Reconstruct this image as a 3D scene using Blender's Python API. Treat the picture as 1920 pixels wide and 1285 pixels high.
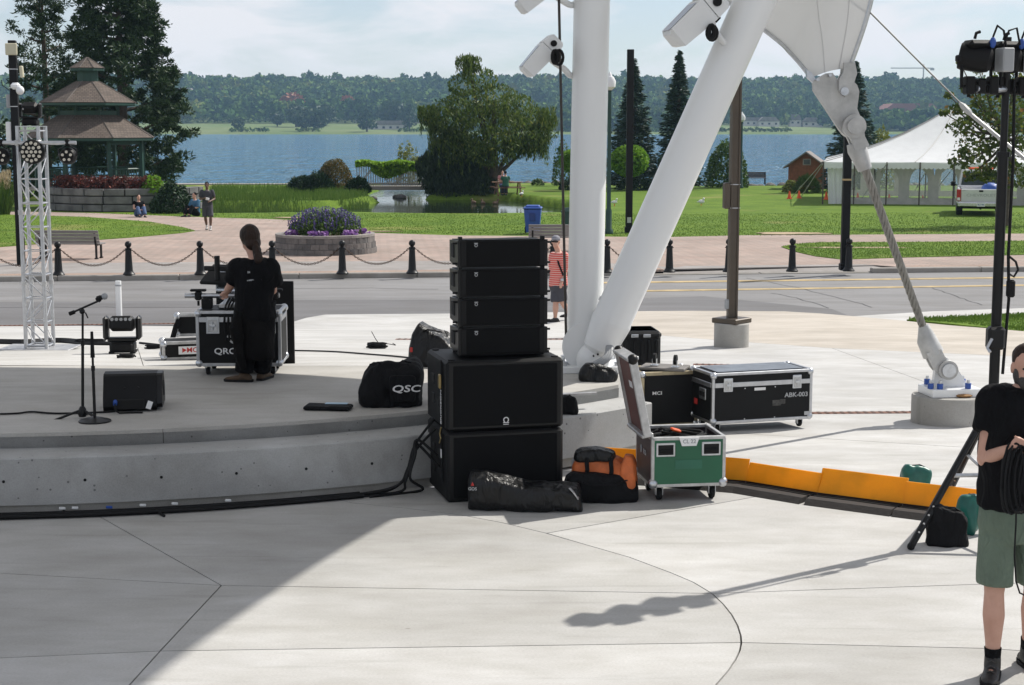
import bpy, bmesh, math, random
import numpy as np
from mathutils import Vector, Matrix, Euler, noise as mnoise
random.seed(7); RS = np.random.RandomState(11)
R = math.radians; PI = math.pi
S = bpy.context.scene; COL = S.collection
for o in list(bpy.data.objects): bpy.data.objects.remove(o)

# ---------------------------------------------------------------- camera
F, VH, CX, CY, ZC = 3000.0, 238.0, 960.0, 642.5, 3.05
PIT = math.atan((CY - VH) / F); cp, sp = math.cos(PIT), math.sin(PIT)
cam_d = bpy.data.cameras.new('camera'); cam = bpy.data.objects.new('camera', cam_d); COL.objects.link(cam)
cam.location = (0, 0, ZC); cam.rotation_euler = (PI/2 - PIT, 0, 0)
cam_d.sensor_width = 36; cam_d.lens = F / 1920 * 36; cam_d.clip_start = .1; cam_d.clip_end = 6000
S.camera = cam

# ---------------------------------------------------------------- sky, sun, exposure
SUN_DIR = Vector((.572, .399, .716)).normalized()
EL = math.asin(SUN_DIR.z)
world = bpy.data.worlds.new('World'); S.world = world; world.use_nodes = True
wn, wl = world.node_tree.nodes, world.node_tree.links
bg = wn['Background']
sky = wn.new('ShaderNodeTexSky'); sky.sky_type = 'NISHITA'; sky.sun_disc = False
sky.sun_elevation = EL; sky.sun_rotation = math.atan2(SUN_DIR.x, SUN_DIR.y)
sky.air_density = 1.0; sky.dust_density = .45; sky.ozone_density = 4.5
tc = wn.new('ShaderNodeTexCoord')
mp = wn.new('ShaderNodeMapping'); mp.inputs['Scale'].default_value = (1.0, 1.0, 3.0)
wl.new(tc.outputs['Generated'], mp.inputs['Vector'])
nz = wn.new('ShaderNodeTexNoise'); nz.inputs['Scale'].default_value = 8.0; nz.inputs['Detail'].default_value = 7
nz.inputs['Roughness'].default_value = .56; nz.inputs['Distortion'].default_value = .35
wl.new(mp.outputs['Vector'], nz.inputs['Vector'])
cr = wn.new('ShaderNodeValToRGB'); cr.color_ramp.elements[0].position = .42; cr.color_ramp.elements[1].position = .60
cr.color_ramp.elements[0].color = (.36, .36, .36, 1); cr.color_ramp.elements[1].color = (.97, .97, .97, 1)
wl.new(nz.outputs['Fac'], cr.inputs['Fac'])
mx = wn.new('ShaderNodeMix'); mx.data_type = 'RGBA'
wl.new(cr.outputs['Color'], mx.inputs['Factor']); wl.new(sky.outputs['Color'], mx.inputs['A'])
mx.inputs['B'].default_value = (8.2, 8.15, 8.4, 1)          # sunlit thin cloud
wl.new(mx.outputs['Result'], bg.inputs['Color']); bg.inputs['Strength'].default_value = .10
sun_d = bpy.data.lights.new('sun', 'SUN'); sun_d.energy = 5.0; sun_d.angle = R(.53); sun_d.color = (1, .955, .88)
sun = bpy.data.objects.new('sun', sun_d); COL.objects.link(sun)
sun.rotation_euler = SUN_DIR.to_track_quat('Z', 'Y').to_euler(); sun.location = (20, 15, 30)
S.view_settings.view_transform = 'Standard'; S.view_settings.look = 'None'; S.view_settings.exposure = .10
S.view_settings.gamma = 1.0; S.view_settings.use_curve_mapping = False
S.render.filter_size = 1.05; S.render.engine = 'CYCLES'; S.cycles.use_denoising = True
S.cycles.max_bounces = 8; S.cycles.transparent_max_bounces = 12; S.cycles.volume_bounces = 1
S.cycles.caustics_reflective = False; S.cycles.caustics_refractive = False

# ---------------------------------------------------------------- picking points: a pixel of the photograph to a place on the ground
def ray(u, v):
    a, b = (u - CX) / F, -(v - CY) / F
    return a, cp + b*sp, -sp + b*cp
def A(u, v, Y):
    d = ray(u, v); t = Y / d[1]; return Vector((d[0]*t, Y, ZC + d[2]*t))
def Zp(u, v, z):
    d = ray(u, v); t = (z - ZC) / d[2]; return Vector((d[0]*t, d[1]*t, z))
def scl(Y, z=0): return F / (Y*cp - (z - ZC)*sp)          # pixels per metre
STG, WALL = .58, .455
RAMP0, ROADY, ROADZ = 16.5, 30.5, -.78
def z_stage(Y): return STG if Y < RAMP0 else max(-.74, STG - .09429*(Y - RAMP0))
def z_plaza(Y): return 0.0 if Y < 13.4 else max(-.74, -.04327*(Y - 13.4))
def z_park(Y): return -.66 - .0035*(Y - 41)
ZF = {'front': lambda Y: 0.0, 'stage': z_stage, 'plaza': z_plaza, 'road': lambda Y: ROADZ, 'park': z_park}
def G(u, v, s='front'):
    z = 0.0
    for _ in range(40):
        p = Zp(u, v, z); z = .5*z + .5*ZF[s](p.y)
    p = Zp(u, v, ZF[s](p.y)); return Vector((p.x, p.y, ZF[s](p.y)))

# ---------------------------------------------------------------- materials
def mat(name, col, rough=.6, metal=0.0, var=.12, scale=4.0, bump=0.0, bscale=60.0, spec=.5, col2=None, coat=0.0, trans=0.0, stretch=None):
    m = bpy.data.materials.new(name); m.use_nodes = True
    n, l = m.node_tree.nodes, m.node_tree.links; b = n['Principled BSDF']
    b.inputs['Roughness'].default_value = rough; b.inputs['Metallic'].default_value = metal
    b.inputs['Specular IOR Level'].default_value = spec; b.inputs['Coat Weight'].default_value = coat
    c = np.array(col[:3]); t = n.new('ShaderNodeTexCoord'); src = t.outputs['Object']
    if stretch:
        q = n.new('ShaderNodeMapping'); q.inputs['Scale'].default_value = stretch; l.new(src, q.inputs['Vector']); src = q.outputs['Vector']
    if var or col2 is not None:
        z = n.new('ShaderNodeTexNoise'); z.inputs['Scale'].default_value = scale; z.inputs['Detail'].default_value = 6; z.inputs['Roughness'].default_value = .6
        l.new(src, z.inputs['Vector'])
        r = n.new('ShaderNodeValToRGB'); r.color_ramp.elements[0].position = .32; r.color_ramp.elements[1].position = .68
        lo = c*(1 - var) if col2 is None else c; hi = np.minimum(c*(1 + var), 1) if col2 is None else np.array(col2[:3])
        r.color_ramp.elements[0].color = (*lo, 1); r.color_ramp.elements[1].color = (*hi, 1)
        l.new(z.outputs['Fac'], r.inputs['Fac']); l.new(r.outputs['Color'], b.inputs['Base Color'])
        g = n.new('ShaderNodeMapRange'); g.inputs['To Min'].default_value = max(rough - .07, .02); g.inputs['To Max'].default_value = min(rough + .09, 1)
        l.new(z.outputs['Fac'], g.inputs['Value']); l.new(g.outputs['Result'], b.inputs['Roughness'])
    else: b.inputs['Base Color'].default_value = (*c, 1)
    if bump:
        z2 = n.new('ShaderNodeTexNoise'); z2.inputs['Scale'].default_value = bscale; z2.inputs['Detail'].default_value = 4
        l.new(src, z2.inputs['Vector'])
        u = n.new('ShaderNodeBump'); u.inputs['Strength'].default_value = bump; u.inputs['Distance'].default_value = .01
        l.new(z2.outputs['Fac'], u.inputs['Height']); l.new(u.outputs['Normal'], b.inputs['Normal'])
    if trans:
        o = n['Material Output']; tb = n.new('ShaderNodeBsdfTranslucent'); ms = n.new('ShaderNodeMixShader'); ms.inputs['Fac'].default_value = trans
        if var or col2 is not None: l.new(r.outputs['Color'], tb.inputs['Color'])
        else: tb.inputs['Color'].default_value = (*c, 1)
        l.new(b.outputs[0], ms.inputs[1]); l.new(tb.outputs[0], ms.inputs[2]); l.new(ms.outputs[0], o.inputs['Surface'])
    return m

def leafmat(name, c1, c2, c3=None, trans=.3, rough=.55):
    """foliage: every leaf island takes its own tint between two or three colours"""
    m = bpy.data.materials.new(name); m.use_nodes = True
    n, l = m.node_tree.nodes, m.node_tree.links; b = n['Principled BSDF']; b.inputs['Roughness'].default_value = rough
    b.inputs['Specular IOR Level'].default_value = .25
    g = n.new('ShaderNodeNewGeometry'); r = n.new('ShaderNodeValToRGB')
    r.color_ramp.elements[0].color = (*c1, 1); r.color_ramp.elements[1].color = (*c2, 1)
    if c3 is not None: e = r.color_ramp.elements.new(.93); e.color = (*c2, 1); r.color_ramp.elements[2].color = (*c3, 1)
    l.new(g.outputs['Random Per Island'], r.inputs['Fac']); l.new(r.outputs['Color'], b.inputs['Base Color'])
    tb = n.new('ShaderNodeBsdfTranslucent'); l.new(r.outputs['Color'], tb.inputs['Color'])
    ms = n.new('ShaderNodeMixShader'); ms.inputs['Fac'].default_value = trans
    l.new(b.outputs[0], ms.inputs[1]); l.new(tb.outputs[0], ms.inputs[2]); l.new(ms.outputs[0], n['Material Output'].inputs['Surface'])
    return m

def concrete(name, c, dark=.72, speck=True, pits=0.0, streak=(1, 1, 1)):
    m = bpy.data.materials.new(name); m.use_nodes = True
    n, l = m.node_tree.nodes, m.node_tree.links; b = n['Principled BSDF']; b.inputs['Roughness'].default_value = .8; b.inputs['Specular IOR Level'].default_value = .3
    t = n.new('ShaderNodeNewGeometry'); q = n.new('ShaderNodeMapping'); q.inputs['Scale'].default_value = streak; l.new(t.outputs['Position'], q.inputs['Vector'])
    c = np.array(c)
    def noise(s, d=6, ro=.6):
        z = n.new('ShaderNodeTexNoise'); z.inputs['Scale'].default_value = s; z.inputs['Detail'].default_value = d; z.inputs['Roughness'].default_value = ro
        l.new(q.outputs['Vector'], z.inputs['Vector']); return z
    def ramp(src, a, bb, ca, cb):
        r = n.new('ShaderNodeValToRGB'); r.color_ramp.elements[0].position = a; r.color_ramp.elements[1].position = bb
        r.color_ramp.elements[0].color = (*ca, 1); r.color_ramp.elements[1].color = (*cb, 1); l.new(src, r.inputs['Fac']); return r
    def mul(a, bsock, f=1.0):
        x = n.new('ShaderNodeMix'); x.data_type = 'RGBA'; x.blend_type = 'MULTIPLY'; x.inputs['Factor'].default_value = f
        l.new(a, x.inputs['A']); l.new(bsock, x.inputs['B']); return x.outputs['Result']
    big = ramp(noise(.55).outputs['Fac'], .3, .7, c*dark, c*1.06)
    mid = ramp(noise(3.1, 8, .65).outputs['Fac'], .3, .72, (.86, .85, .83), (1.04, 1.04, 1.05))
    fin = ramp(noise(90, 3).outputs['Fac'], .25, .6, (.86, .86, .86), (1.03, 1.03, 1.03))
    cc = mul(mul(big.outputs['Color'], mid.outputs['Color']), fin.outputs['Color'])
    blot = ramp(noise(1.15, 3, .5).outputs['Fac'], .40, .56, (.90, .895, .885), (1, 1, 1)); cc = mul(cc, blot.outputs['Color'])
    q2 = n.new('ShaderNodeMapping'); q2.inputs['Scale'].default_value = (.5, 5, 1); q2.inputs['Rotation'].default_value = (0, 0, .5); l.new(t.outputs['Position'], q2.inputs['Vector']); zs = n.new('ShaderNodeTexNoise'); zs.inputs['Scale'].default_value = 1.6; zs.inputs['Detail'].default_value = 5; l.new(q2.outputs['Vector'], zs.inputs['Vector'])
    scf = ramp(zs.outputs['Fac'], .60, .68, (1, 1, 1), (.90, .90, .89)); cc = mul(cc, scf.outputs['Color'])          # faint scuffs dragged across the slab
    if speck:                                        # sparse dark stains and chewing-gum spots
        v = n.new('ShaderNodeTexVoronoi'); v.inputs['Scale'].default_value = 2.3; l.new(q.outputs['Vector'], v.inputs['Vector'])
        sp_ = ramp(v.outputs['Distance'], .012, .03, (.62, .6, .58), (1, 1, 1)); cc = mul(cc, sp_.outputs['Color'])
    if pits:                                         # air holes of cast concrete
        v = n.new('ShaderNodeTexVoronoi'); v.inputs['Scale'].default_value = 11; l.new(t.outputs['Position'], v.inputs['Vector'])
        w = n.new('ShaderNodeTexNoise'); w.inputs['Scale'].default_value = 2.0; l.new(t.outputs['Position'], w.inputs['Vector'])
        th = n.new('ShaderNodeMath'); th.operation = 'MULTIPLY'; th.inputs[1].default_value = pits; l.new(w.outputs['Fac'], th.inputs[0])
        ls = n.new('ShaderNodeMath'); ls.operation = 'LESS_THAN'; l.new(v.outputs['Distance'], ls.inputs[0]); l.new(th.outputs[0], ls.inputs[1])
        x = n.new('ShaderNodeMix'); x.data_type = 'RGBA'; l.new(ls.outputs[0], x.inputs['Factor']); l.new(cc, x.inputs['A']); x.inputs['B'].default_value = (*(c*.35), 1); cc = x.outputs['Result']
    l.new(cc, b.inputs['Base Color'])
    u = n.new('ShaderNodeBump'); u.inputs['Strength'].default_value = .25; u.inputs['Distance'].default_value = .004
    l.new(noise(140, 3).outputs['Fac'], u.inputs['Height']); l.new(u.outputs['Normal'], b.inputs['Normal'])
    return m

def brickmat(name, c1, c2, mortar, w, h, msize, rough=.85, rot=0.0, off=.5, bump=.4, axes=None):
    m = bpy.data.materials.new(name); m.use_nodes = True
    n, l = m.node_tree.nodes, m.node_tree.links; b = n['Principled BSDF']; b.inputs['Roughness'].default_value = rough; b.inputs['Specular IOR Level'].default_value = .25
    t = n.new('ShaderNodeTexCoord'); q = n.new('ShaderNodeMapping'); q.inputs['Rotation'].default_value = axes or (0, 0, rot); l.new(t.outputs['Object'], q.inputs['Vector'])
    k = n.new('ShaderNodeTexBrick'); k.inputs['Scale'].default_value = 1; k.inputs['Brick Width'].default_value = w; k.inputs['Row Height'].default_value = h
    k.inputs['Mortar Size'].default_value = msize; k.offset = off; k.inputs['Color1'].default_value = (*c1, 1); k.inputs['Color2'].default_value = (*c2, 1); k.inputs['Mortar'].default_value = (*mortar, 1)
    l.new(q.outputs['Vector'], k.inputs['Vector'])
    z = n.new('ShaderNodeTexNoise'); z.inputs['Scale'].default_value = .7; z.inputs['Detail'].default_value = 6; l.new(t.outputs['Object'], z.inputs['Vector'])
    r = n.new('ShaderNodeValToRGB'); r.color_ramp.elements[0].position = .3; r.color_ramp.elements[1].position = .7
    r.color_ramp.elements[0].color = (.78, .77, .76, 1); r.color_ramp.elements[1].color = (1.08, 1.08, 1.08, 1); l.new(z.outputs['Fac'], r.inputs['Fac'])
    x = n.new('ShaderNodeMix'); x.data_type = 'RGBA'; x.blend_type = 'MULTIPLY'; x.inputs['Factor'].default_value = 1
    l.new(k.outputs['Color'], x.inputs['A']); l.new(r.outputs['Color'], x.inputs['B']); l.new(x.outputs['Result'], b.inputs['Base Color'])
    u = n.new('ShaderNodeBump'); u.inputs['Strength'].default_value = bump; u.inputs['Distance'].default_value = .01; u.invert = True
    l.new(k.outputs['Fac'], u.inputs['Height']); l.new(u.outputs['Normal'], b.inputs['Normal'])
    return m

def glassmat(name, col=(.9, .95, .95), alpha=.25, rough=.08):
    m = bpy.data.materials.new(name); m.use_nodes = True
    n, l = m.node_tree.nodes, m.node_tree.links; b = n['Principled BSDF']; b.inputs['Base Color'].default_value = (*col, 1)
    b.inputs['Roughness'].default_value = rough; b.inputs['Alpha'].default_value = alpha; return m

K = {}
K['black'] = mat('black_paint', (.006, .006, .0065), .55, var=.25, bump=.08, bscale=120, spec=.22)
K['satin'] = mat('black_satin_paint', (.006, .006, .0065), .4, var=.2, spec=.3)
K['grille'] = mat('speaker_grille', (.0045, .0045, .005), .7, var=.2, bump=.5, bscale=420, spec=.15)
K['rubber'] = mat('black_rubber', (.007, .007, .0075), .7, var=.2, spec=.25)
K['cordura'] = mat('black_nylon', (.006, .006, .007), .75, var=.3, scale=9, bump=.35, bscale=300, spec=.2)
K['vinyl'] = mat('black_glossy_nylon', (.006, .006, .0065), .38, var=.3, scale=6, bump=.15, bscale=40, spec=.35)
K['alu'] = mat('aluminium', (.50, .51, .53), .38, 1.0, var=.10, scale=14)
K['alu_dull'] = mat('worn_aluminium', (.50, .50, .50), .48, .85, var=.22, scale=11, bump=.1)
K['steel'] = mat('zinc_steel', (.55, .57, .60), .33, 1.0, var=.12, scale=20)
K['galv'] = mat('cast_galvanised_steel', (.46, .46, .45), .55, .55, var=.2, scale=5, bump=.25, bscale=45)
K['white'] = mat('white_gloss_paint', (.78, .79, .79), .3, var=.012, scale=.6, coat=.15)
K['lampwhite'] = mat('white_powder_coat', (.72, .73, .73), .42, var=.04)
K['greyplastic'] = mat('grey_plastic', (.3, .31, .32), .5, var=.08)
K['blue'] = mat('blue_plastic', (.02, .075, .33), .45, var=.1)
K['green'] = mat('green_laminate', (.008, .105, .05), .33, var=.08, scale=3)
K['darkgreen'] = mat('dark_green_paint', (.008, .045, .032), .5, var=.2)
K['red'] = mat('red_plastic', (.5, .03, .02), .5, var=.1)
K['orange'] = mat('orange_plastic', (.75, .25, .012), .5, var=.12, scale=3, bump=.3, bscale=16)
K['cone'] = mat('cone_orange', (.75, .10, .02), .55, var=.08)
K['whiteprint'] = mat('white_print', (.75, .75, .75), .6, var=.05)
K['greyprint'] = mat('grey_print', (.42, .43, .44), .6, var=.08)
K['redprint'] = mat('red_print', (.45, .03, .025), .6, var=.05)
K['brownmetal'] = mat('bronze_anodised_post', (.075, .058, .042), .42, .3, var=.12, scale=3)
K['wood'] = mat('weathered_wood', (.30, .27, .24), .75, var=.25, scale=6, bump=.3, bscale=50, stretch=(.4, 6, 6))
K['cedar'] = mat('cedar_boards', (.22, .075, .035), .75, var=.25, scale=5)
K['bark'] = mat('bark', (.075, .055, .042), .9, var=.35, scale=7, bump=.8, bscale=25)
K['skin'] = mat('skin', (.47, .26, .19), .5, col2=(.56, .33, .25), scale=7, spec=.35, bump=.2, bscale=90)
K['skin_dark'] = mat('dark_skin', (.12, .065, .042), .5, var=.08, scale=9)
K['hair'] = mat('brown_hair', (.022, .011, .007), .55, var=.4, scale=26, bump=.8, bscale=90, stretch=(1, 1, .12), spec=.25)
K['beard'] = mat('dark_greying_hair', (.05, .045, .042), .65, var=.5, scale=40, bump=.6, bscale=150)
K['tshirt'] = mat('black_cotton', (.006, .006, .007), .85, var=.25, scale=7, bump=.25, bscale=200, spec=.12)
def folds(m, sc=9.0, st=.9):
    n, l = m.node_tree.nodes, m.node_tree.links; b = n['Principled BSDF']; t = n.new('ShaderNodeTexCoord'); q = n.new('ShaderNodeMapping'); q.inputs['Scale'].default_value = (1, 1, .45); q.inputs['Rotation'].default_value = (.3, .5, 0); l.new(t.outputs['Object'], q.inputs['Vector'])
    z = n.new('ShaderNodeTexNoise'); z.inputs['Scale'].default_value = sc; z.inputs['Detail'].default_value = 3; z.inputs['Distortion'].default_value = 1.2; l.new(q.outputs['Vector'], z.inputs['Vector'])
    u = n.new('ShaderNodeBump'); u.inputs['Strength'].default_value = st; u.inputs['Distance'].default_value = .05; l.new(z.outputs['Fac'], u.inputs['Height'])
    if b.inputs['Normal'].links: l.new(b.inputs['Normal'].links[0].from_socket, u.inputs['Normal'])
    l.new(u.outputs['Normal'], b.inputs['Normal'])
for k_ in ('tshirt', 'cordura', 'vinyl'): folds(K[k_])
K['glass'] = glassmat('clear_glass', alpha=.3)
K['dark'] = mat('dark_interior', (.01, .01, .01), .9, var=.1)
K['con_front'] = concrete('plaza_concrete', (.47, .465, .448), .80, streak=(.6, 1.3, 1))
K['con_light'] = concrete('light_concrete', (.53, .525, .51), .84, streak=(.6, 1.3, 1))
K['con_beige'] = concrete('beige_concrete', (.50, .455, .395), .86, streak=(.5, 1.4, 1))
K['con_stage'] = concrete('stage_concrete', (.47, .458, .432), .78, streak=(.6, 1.4, 1))
K['con_wall'] = concrete('cast_concrete_wall', (.46, .465, .46), .68, pits=.19)
K['con_pier'] = concrete('cast_concrete_pier', (.42, .41, .385), .75, pits=.13)
K['kerb'] = concrete('kerb_concrete', (.36, .34, .31), .8)
K['joint'] = mat('dark_slab_joint', (.10, .095, .088), .95, var=.3)  # dark bed colour that shows in the joints between slabs

# ---------------------------------------------------------------- mesh builder
class MB:
    def __init__(s): s.v = []; s.f = []
    def add(s, vs, fs, M=None):
        k = len(s.v)
        s.v += [tuple(M @ Vector(p)) for p in vs] if M is not None else [tuple(p) for p in vs]
        s.f += [tuple(i + k for i in f) for f in fs]; return s
    def box(s, c, d, rot=None, b=0.0):
        hx, hy, hz = d[0]/2, d[1]/2, d[2]/2
        M = Matrix.Translation(c) @ (Euler(rot).to_matrix().to_4x4() if rot is not None else Matrix.Identity(4))
        if b <= 0:
            vs = [(x*hx, y*hy, z*hz) for z in (-1, 1) for y in (-1, 1) for x in (-1, 1)]
            return s.add(vs, [(0, 2, 3, 1), (4, 5, 7, 6), (0, 1, 5, 4), (2, 6, 7, 3), (0, 4, 6, 2), (1, 3, 7, 5)], M)
        b = min(b, hx*.95, hy*.95, hz*.95); vs = []; ix = {}
        for sx in (-1, 1):
            for sy in (-1, 1):
                for sz in (-1, 1):
                    for a in range(3):
                        p = [sx*(hx - b), sy*(hy - b), sz*(hz - b)]; p[a] = (sx*hx, sy*hy, sz*hz)[a]
                        ix[sx, sy, sz, a] = len(vs); vs.append(p)
        fs = []
        for sg in (-1, 1):
            fs.append([ix[sg, -1, -1, 0], ix[sg, 1, -1, 0], ix[sg, 1, 1, 0], ix[sg, -1, 1, 0]])
            fs.append([ix[-1, sg, -1, 1], ix[1, sg, -1, 1], ix[1, sg, 1, 1], ix[-1, sg, 1, 1]])
            fs.append([ix[-1, -1, sg, 2], ix[1, -1, sg, 2], ix[1, 1, sg, 2], ix[-1, 1, sg, 2]])
            for s2 in (-1, 1):
                fs.append([ix[sg, s2, -1, 0], ix[sg, s2, 1, 0], ix[sg, s2, 1, 1], ix[sg, s2, -1, 1]])
                fs.append([ix[sg, -1, s2, 0], ix[sg, 1, s2, 0], ix[sg, 1, s2, 2], ix[sg, -1, s2, 2]])
                fs.append([ix[-1, sg, s2, 1], ix[1, sg, s2, 1], ix[1, sg, s2, 2], ix[-1, sg, s2, 2]])
                for s3 in (-1, 1): fs.append([ix[sg, s2, s3, 0], ix[sg, s2, s3, 1], ix[sg, s2, s3, 2]])
        return s.add(vs, fs, M)
    def rings(s, rr, caps=True, closed=False):
        k = len(s.v); n = len(rr[0])
        for r in rr: s.v += [tuple(p) for p in r]
        m = len(rr)
        for i in range(m if closed else m - 1):
            for j in range(n):
                a, b = k + i*n, k + ((i + 1) % m)*n
                s.f.append((a + j, a + (j + 1) % n, b + (j + 1) % n, b + j))
        if caps and not closed:
            s.f.append(tuple(k + j for j in range(n))[::-1]); s.f.append(tuple(k + (m - 1)*n + j for j in range(n)))
        return s
    def tube(s, pts, r, n=8, caps=True, flat=1.0, closed=False):
        pts = [Vector(p) for p in pts]; rs = r if hasattr(r, '__len__') else [r]*len(pts)
        rr = []; up = None
        for i, p in enumerate(pts):
            if closed: t = pts[(i + 1) % len(pts)] - pts[i - 1]
            else: t = pts[min(i + 1, len(pts) - 1)] - pts[max(i - 1, 0)]
            t = t.normalized() if t.length > 1e-9 else Vector((0, 0, 1))
            if up is None:
                up = Vector((0, 0, 1)) if abs(t.z) < .9 else Vector((0, 1, 0))
            a = t.cross(up)
            if a.length < 1e-6: a = t.orthogonal()
            a.normalize(); up = a.cross(t).normalized()
            rr.append([p + a*(rs[i]*math.cos(2*PI*j/n)) + up*(rs[i]*flat*math.sin(2*PI*j/n)) for j in range(n)])
        return s.rings(rr, caps, closed)
    def cyl(s, p0, p1, r0, r1=None, n=14): return s.tube([p0, p1], [r0, r0 if r1 is None else r1], n)
    def lathe(s, prof, n=20, c=(0, 0, 0), M=None):
        rr = []
        for r, z in prof:
            ring = [Vector((c[0] + max(r, 1e-4)*math.cos(2*PI*j/n), c[1] + max(r, 1e-4)*math.sin(2*PI*j/n), c[2] + z)) for j in range(n)]
            rr.append([M @ p for p in ring] if M is not None else ring)
        return s.rings(rr)
    def sph(s, c, r, n=12, m=8, M=None):
        r = r if hasattr(r, '__len__') else (r, r, r); rr = []
        for i in range(m + 1):
            th = PI*i/m; q = max(math.sin(th), 1e-3)
            ring = [Vector((c[0] + r[0]*q*math.cos(2*PI*j/n), c[1] + r[1]*q*math.sin(2*PI*j/n), c[2] - r[2]*math.cos(th))) for j in range(n)]
            rr.append([M @ p for p in ring] if M is not None else ring)
        return s.rings(rr)
    def prism(s, poly, a, b, axis='y', M=None):
        """poly in the plane across `axis`, from a to b along it; axis y -> (x,z), z -> (x,y), x -> (y,z)"""
        def pt(p, t): return {'y': (p[0], t, p[1]), 'z': (p[0], p[1], t), 'x': (t, p[0], p[1])}[axis]
        n = len(poly); vs = [pt(p, a) for p in poly] + [pt(p, b) for p in poly]
        fs = [tuple(range(n))[::-1], tuple(range(n, 2*n))] + [(i, (i + 1) % n, n + (i + 1) % n, n + i) for i in range(n)]
        return s.add(vs, fs, M)
    def mesh(s, name, smooth=False, fix=True):
        me = bpy.data.meshes.new(name); me.from_pydata(s.v, [], s.f); 
        if fix:
            bm = bmesh.new(); bm.from_mesh(me); bmesh.ops.recalc_face_normals(bm, faces=bm.faces[:]); bm.to_mesh(me); bm.free()
        if smooth:
            me.polygons.foreach_set('use_smooth', [True]*len(me.polygons))
            try: me.set_sharp_from_angle(angle=R(smooth if smooth is not True else 40))
            except Exception: pass
        me.update(); return me
    def build(s, name, m, parent=None, smooth=False, loc=None, rz=0.0, rot=None):
        return obj(name, s.mesh(name, smooth), m, parent, loc, rz, rot)
def obj(name, me, m, parent=None, loc=None, rz=0.0, rot=None):
    o = bpy.data.objects.new(name, me); COL.objects.link(o)
    if m is not None and not me.materials: me.materials.append(m if not isinstance(m, str) else K[m])
    if parent is not None: o.parent = parent
    if loc is not None: o.location = loc
    o.rotation_euler = rot if rot is not None else (0, 0, rz)
    return o
def tag(o, label=None, cat=None, group=None, kind=None):
    if label: o['label'] = label
    if cat: o['category'] = cat
    if group: o['group'] = group
    if kind: o['kind'] = kind
    return o
def thing(name, label, cat, loc=(0, 0, 0), rz=0.0, group=None, rot=None):
    o = bpy.data.objects.new(name, None); COL.objects.link(o); o.empty_display_size = .1
    o.location = loc; o.rotation_euler = rot if rot is not None else (0, 0, rz)
    return tag(o, label, cat, group)
def dup(root, loc, rz=None, label=None, parent=None):
    r = root.copy(); COL.objects.link(r); r.location = loc
    if rz is not None: r.rotation_euler = (0, 0, rz)
    if label: r['label'] = label
    r.parent = parent
    for ch in root.children:
        c = ch.copy(); COL.objects.link(c); c.parent = r
        for g in ch.children:
            d = g.copy(); COL.objects.link(d); d.parent = c
    return r
def text(parent, body, size, loc, m, rot=(PI/2, 0, 0), align='CENTER', ext=.0008, sx=1.0, name='lettering', shear=0.0, bold=.018):
    c = bpy.data.curves.new(name, 'FONT'); c.body = body; c.size = size; c.align_x = align; c.align_y = 'CENTER'; c.extrude = ext; c.resolution_u = 3; c.shear = shear; c.offset = bold*size
    o = bpy.data.objects.new(name, c); COL.objects.link(o); bpy.context.view_layer.update()
    me = bpy.data.meshes.new_from_object(o.evaluated_get(bpy.context.evaluated_depsgraph_get())); bpy.data.objects.remove(o); bpy.data.curves.remove(c); me.materials.clear(); me.materials.append(K[m] if isinstance(m, str) else m)
    o = bpy.data.objects.new(name, me); COL.objects.link(o); o.location = loc; o.rotation_euler = rot; o.scale = (sx, 1, 1)
    if parent is not None: o.parent = parent
    return o
def soft(mb, name, m, parent=None, voxel=.01, smooth=3, amp=0.0, wscale=14.0, loc=None, rz=0.0, seed=0.0, bias=0.0):
    """fuse overlapping shapes into one continuous skin, smooth it, and crease it"""
    o = obj(name, mb.mesh(name), m, parent, loc, rz)
    r = o.modifiers.new('r', 'REMESH'); r.mode = 'VOXEL'; r.voxel_size = voxel
    if smooth: q = o.modifiers.new('s', 'SMOOTH'); q.iterations = smooth; q.factor = .5
    dg = bpy.context.evaluated_depsgraph_get(); me = bpy.data.meshes.new_from_object(o.evaluated_get(dg)); o.modifiers.clear()
    old = o.data; o.data = me; me.name = name
    if not me.materials: me.materials.append(K[m] if isinstance(m, str) else m)
    bpy.data.meshes.remove(old)
    if amp:
        co = np.empty(len(me.vertices)*3, np.float32); no = co.copy(); me.vertices.foreach_get('co', co); me.vertices.foreach_get('normal', no)
        co = co.reshape(-1, 3); no = no.reshape(-1, 3)
        d = np.array([.55*mnoise.noise(Vector(p)*wscale*.5 + Vector((seed, seed*2, 0))) + .3*mnoise.noise(Vector((p[0], p[1]*1.5, p[2]*.6))*wscale*1.2 + Vector((seed, 4, 9))) + bias for p in co], np.float32)
        co += no*(d*amp)[:, None]; me.vertices.foreach_set('co', co.ravel())
    me.polygons.foreach_set('use_smooth', [True]*len(me.polygons)); me.update(); return o
def facemesh(name, V, k=4):
    """V: (N,k,3) loose faces -> mesh, fast"""
    V = np.asarray(V, np.float32); n = len(V); me = bpy.data.meshes.new(name)
    me.vertices.add(n*k); me.vertices.foreach_set('co', V.reshape(-1))
    me.loops.add(n*k); me.loops.foreach_set('vertex_index', np.arange(n*k, dtype=np.int32))
    me.polygons.add(n); me.polygons.foreach_set('loop_start', np.arange(0, n*k, k, dtype=np.int32)); me.polygons.foreach_set('loop_total', np.full(n, k, np.int32))
    me.update(calc_edges=True); return me
def unit(v): return v / np.maximum(np.linalg.norm(v, axis=-1, keepdims=True), 1e-9)
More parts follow.
